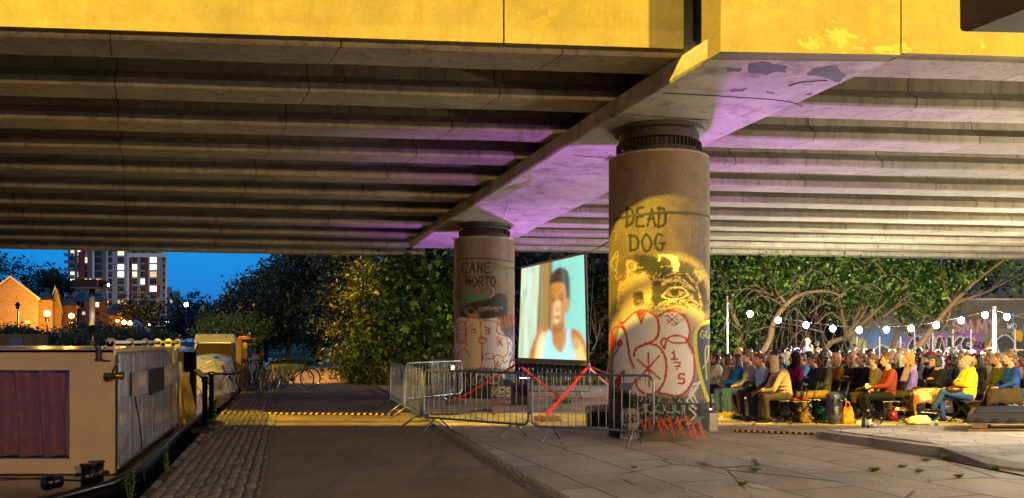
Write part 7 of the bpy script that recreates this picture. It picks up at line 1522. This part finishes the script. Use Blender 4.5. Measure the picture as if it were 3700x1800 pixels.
cup(at_hand(2655, 18.3), 'pale blue cup in the hand of the person in bright blue', '#6aa8d8'); cup(at_hand(3104, 17.3), 'clear glass held by the person in black', '#a8a49c', .13, .042); cup(at_hand(3196, 16.4)+Vector((0, 0, .0)), 'white cup held by the woman in maroon', '#d8ccc0')
# lap bag, blankets
def blanket(x, y, label, mat, w=.62, name='blanket', drop=.5, yo=0):
    nu, nv = 26, 34; V = []; t_ = np.linspace(0, 1, nv)
    prof = [(.1, .68), (-.2, .665), (-.48, .64), (-.56, .56), (-.58, .4), (-.56, .64-drop)]
    pr = np.array(prof); s = np.linspace(0, 1, len(pr))
    for j in range(nv):
        px_, pz_ = np.interp(t_[j], s, pr[:, 0]), np.interp(t_[j], s, pr[:, 1])
        for i in range(nu):
            u = i/(nu-1)*2-1; e = max(0, abs(u)-.55)/.45; V.append((x+px_+.025*math.sin(u*13+j*.3)*t_[j], y+yo+u*w/2*(1-.15*e), pz_-e*e*.33*(1-t_[j]*.6)+.012*math.sin(u*9+j)))
    i, j = np.meshgrid(np.arange(nv-1), np.arange(nu-1), indexing='ij'); i = i.ravel(); j = j.ravel(); me = npmesh(name, np.array(V), np.stack([i*nu+j, (i+1)*nu+j, (i+1)*nu+j+1, i*nu+j+1], 1))
    me.polygons.foreach_set('use_smooth', [True]*len(me.polygons)); o = link(name, me, mat); o.modifiers.new('s', 'SOLIDIFY').thickness = .012; return tag(o, label, 'blanket')
t = NT('patchwork'); v = t.coord('Object', (1, 1.3, 1), (0, .3, .78)); vo = t.n('ShaderNodeTexVoronoi', distance='CHEBYCHEV'); vo.inputs['Scale'].default_value = 7; vo.inputs['Randomness'].default_value = .25; t.l(v, vo.inputs['Vector']); sp_ = t.n('ShaderNodeSeparateColor'); t.l(vo.outputs['Color'], sp_.inputs[0])
t.color(t.ramp(sp_.outputs[0], [(.0, '#8a6a38'), (.2, '#b8a888'), (.4, '#7a3c1c'), (.55, '#a89068'), (.7, '#3c3c80'), (.85, '#96701c'), (1, '#8a3c34')])); t.set(Roughness=.9)
t.t.nodes[-1]; M_QUILT = t.m
x = XY(3376, 17.0)+.05; blanket(x, 17.0, 'patchwork quilt over the lap of the woman with the black bob', M_QUILT, .6, 'quilt', .42, -.03)
x = XY(3640, 16.95)+.05; blanket(x, 16.95, 'dark brown blanket hanging from the lap of the royal blue sweater', fabric('#2e251e'), .66, drop=.62)
x = XY(3596, 17.5)+.05; blanket(x, 17.5, 'olive green blanket on the lap of the woman in the olive coat', fabric('#4a4416'), .66, drop=.6)
g = thing('handbag', 'black leather bag on the lap of the turquoise shirt', 'bag', (XY(2742, 17.5)-.22, 17.4, .6)); b = MB(); b.ell((0, 0, .1), (.17, .1, .11)); me = fuse(b, 'lapbag', .014, 2); me.materials.clear(); link('bag_body', me, fabric('#1a1410', 'shiny'), g); MB().tube(Canvas_curve3([(-.1, -.02, .18), (-.06, -.02, .27), (.06, -.02, .27), (.1, -.02, .18)]), .01, 6).build('handle', fabric('#1a1410', 'shiny'), g, True)
g = thing('handbag', 'brown leather bag under the arms of the yellow raincoat', 'bag', (XY(3482, 16.5)-.2, 16.45, .62)); b = MB(); b.ell((0, 0, .06), (.17, .1, .07)); me = fuse(b, 'lapbag2', .014, 2); me.materials.clear(); link('bag_body', me, fabric('#4a2414', 'shiny'), g); MB().tube(Canvas_curve3([(-.1, -.06, .1), (0, -.1, .13), (.12, -.06, .1)]), .01, 6).build('strap', fabric('#4a2414', 'shiny'), g, True)
# pallet stage at the edge
ps = thing('pallet_stage', 'low wooden pallet stage draped in black cloth', 'stage', (7.9, 14.0, 0))
SHR = lambda o: [setattr(v, 'co', Vector((v.co.x+(v.co.y+14-14.0)*.62, v.co.y, v.co.z*.62))) for v in o.data.vertices]; X0, Y0_ = XY(3462, 14.1), 14.1
for zz in (.1, .26):
    for yy in (0, .55, 1.1):
        MB().prism([(X0+.1, Y0_+yy), (X0+2.4, Y0_+yy+.05), (X0+2.4, Y0_+yy+.15), (X0+.1, Y0_+yy+.1)], zz+.10, zz+.125).build('slat', M_WOOD, ps, world=True)
for xx in (.1, 1.2, 2.2):
    for yy in (0, 1.1): MB().box((X0+.2+xx, Y0_+.1+yy, .165), (.3, .14, .11)).build('block', M_WOOD, ps, world=True); MB().box((X0+.2+xx, Y0_+.1+yy, .31), (.26, .13, .1)).build('block', M_WOOD, ps, world=True)
nu, nv = 60, 40; V = []
for j in range(nv):
    for i in range(nu):
        u = i/(nu-1); v = j/(nv-1); x = X0-.05+u*2.7; y = Y0_-.12+v*1.6; z = .66
        ex_ = min(1, max(0, (.09-u)/.09)); ey = min(1, max(0, (.12-v)/.12)); f_ = max(ex_, ey); z -= f_*.27; x += ex_*.1-.03*math.sin(v*23)*f_; y += ey*.12-.02*math.sin(u*60)*f_; V.append((x, y, z+.006*math.sin(u*17+v*9)-.012*math.sin(u*41)*f_))
i, j = np.meshgrid(np.arange(nv-1), np.arange(nu-1), indexing='ij'); i = i.ravel(); j = j.ravel(); V = np.array(V)-np.array((7.9, 14.0, 0)); me = npmesh('cover_cloth', V, np.stack([i*nu+j, i*nu+j+1, (i+1)*nu+j+1, (i+1)*nu+j], 1)); me.polygons.foreach_set('use_smooth', [True]*len(me.polygons)); link('cover_cloth', me, fabric('#26262a'), ps)
MB().prism([(X0+.1, Y0_+.02), (X0+2.5, Y0_+.02), (X0+2.5, Y0_+1.4), (X0+.1, Y0_+1.4)], .39, .645).build('platform', M_DBRN, ps, world=True)
[SHR(o) for o in ps.children]
for o in [o for o in ps.children if o.name.startswith('cover')]:
    for v in o.data.vertices: v.co.z += .012

g = G(2748, 1760, .012); q = [(g.x+.11*math.cos(a)*random.uniform(.6, 1.2), g.y+.16*math.sin(a)*random.uniform(.6, 1.2), .011) for a in np.linspace(0, 2*PI, 22, endpoint=False)]
tag(MB().add(q, [tuple(range(22))]).build('paint_splash', simple('pale_paint', '#b0a898', .8, 0, .4, 30, .2)), 'pale dried paint splash on the slabs below the weeds', 'paint splash')
for k, (px, py) in enumerate(((2300, 1725), (2560, 1648), (2905, 1742), (3050, 1655), (2480, 1770), (3330, 1768), (2120, 1700))):
    g = G(px, py, .012); m = MB(); m.box((g.x, g.y, .016), (.035, .012, .008), random.uniform(0, 3)); tag(m.build('cigarette_end', simple('paper_white', '#b8ac94', .8)), 'cigarette end or paper scrap lying on the bare slabs', 'litter', 'litter scraps on the slabs')
# ---------------------------------------------------------------- light, sky, camera
def light(name, typ, loc, energy, col, size=.1, aim=None, spot=None, blend=.3, size_y=None):
    l = bpy.data.lights.new(name, typ); l.energy = energy; l.color = col
    if typ in ('POINT', 'SPOT'): l.shadow_soft_size = size
    if typ == 'SPOT': l.spot_size = math.radians(spot); l.spot_blend = blend
    if typ == 'AREA': l.size = size
    o = bpy.data.objects.new(name, l); COL.objects.link(o); o.location = loc
    if aim is not None: o.rotation_euler = (Vector(aim)-Vector(loc)).to_track_quat('-Z', 'Y').to_euler()
    return o
SODC = (1.0, .68, .05)
for x in (-16, 14): light('road_sodium_lamp', 'POINT', (x, -1.0, 14.3), 86000, SODC, .2)
light('rear_sodium_fill', 'POINT', (-4, -16, 4.9), 5200, (1, .58, .18), .2)  # this and the next: unseen warm fill added behind the camera
light('rear_sodium_fill', 'POINT', (10, -16, 4.9), 13500, (1, .60, .21), .2)
light('path_sodium_lamp', 'SPOT', (-13.0, 33.4, 13.0), 32000, (1, .52, .05), .2, (-12.2, 36, 0), 92, .4)
for p, w, c_ in SOD: light('far_bank_light', 'POINT', p, w*9, (c_[0], c_[1]*.85, c_[2]*.5), .25)
for b in BULBS: light('bulb_and_fill_light', 'POINT', b+Vector((0, 0, -.1)), 620, (1, .95, .84), .08)
for v_, a, w in ((VL1, (0, .5, 5.5), 2000), (VL2, (0, .9, 5.5), 2000)): light('violet_flood_light', 'SPOT', v_, w, (.52, .16, 1.0), .06, v_+Vector((a[0], a[1], a[2])), 125, .6)
light('cruiser_sodium_spot', 'SPOT', (-15, 20.5, 4.6), 5200, (1, .68, .12), .15, (-9.6, 29, .7), 46, .6)  # unseen spot added over the water to light the cruiser
for q in ((16.8, 23.5), (17.4, 20), (17.0, 16.5), (15.4, 13), (10.8, 12.6), (10.6, 7.6)): light('bulb_and_fill_light', 'POINT', (q[0], q[1], 3.1), 900, (1, .88, .68), .08)  # unseen lights added past the frame edge to brighten webs, crowd and tiles
# dusk glow acting as the one sun lamp, far below strength of day
s = bpy.data.lights.new('dusk_sun', 'SUN'); s.energy = .02; s.angle = math.radians(20); s.color = (.35, .55, 1); so = bpy.data.objects.new('dusk_sun', s); COL.objects.link(so); so.rotation_euler = (math.radians(60), 0, math.radians(20))
w = bpy.data.worlds.new('World'); sc.world = w; w.use_nodes = True; nt = w.node_tree; bg = nt.nodes['Background']
tc = nt.nodes.new('ShaderNodeTexCoord'); sx = nt.nodes.new('ShaderNodeSeparateXYZ'); nt.links.new(tc.outputs['Generated'], sx.inputs[0]); rp = nt.nodes.new('ShaderNodeValToRGB'); nt.links.new(sx.outputs['Z'], rp.inputs[0])
e = rp.color_ramp.elements
for p_, c_ in ((0, '#5064a0'), (.02, '#3a66a8'), (.05, '#1074c0'), (.13, '#008ad8')):
    if p_ == 0: q = e[0]
    elif p_ == .13: q = e[-1]
    else: q = e.new(p_)
    q.position = p_; q.color = (*lin(c_), 1)
sk_ = nt.nodes.new('ShaderNodeTexSky'); sk_.sky_type = 'NISHITA'; sk_.sun_disc = False; sk_.sun_elevation = math.radians(-4); sk_.sun_rotation = math.radians(20)
mx = nt.nodes.new('ShaderNodeMix'); mx.data_type = 'RGBA'; mx.blend_type = 'ADD'; mx.inputs[0].default_value = .05; nt.links.new(rp.outputs[0], mx.inputs[6]); nt.links.new(sk_.outputs[0], mx.inputs[7]); nt.links.new(mx.outputs[2], bg.inputs['Color']); bg.inputs['Strength'].default_value = 1.2
cam = bpy.data.cameras.new('Camera'); co = bpy.data.objects.new('Camera', cam); COL.objects.link(co); co.location = (0, 0, CH); co.rotation_euler = (PI/2, 0, 0)
cam.sensor_width = 36; cam.lens = 36*FX/3700; cam.shift_y = (HZ-900)/3700; cam.clip_end = 2000; cam.clip_start = .1; sc.camera = co
sc.view_settings.view_transform = 'Standard'; sc.view_settings.look = 'None'; sc.view_settings.exposure = 0; sc.view_settings.gamma = 1
sc.cycles.use_denoising = True; sc.cycles.max_bounces = 6; sc.cycles.diffuse_bounces = 3; sc.cycles.glossy_bounces = 3; sc.cycles.transmission_bounces = 5; sc.cycles.transparent_max_bounces = 8; sc.cycles.sample_clamp_indirect = 6; sc.cycles.caustics_reflective = False; sc.cycles.caustics_refractive = False
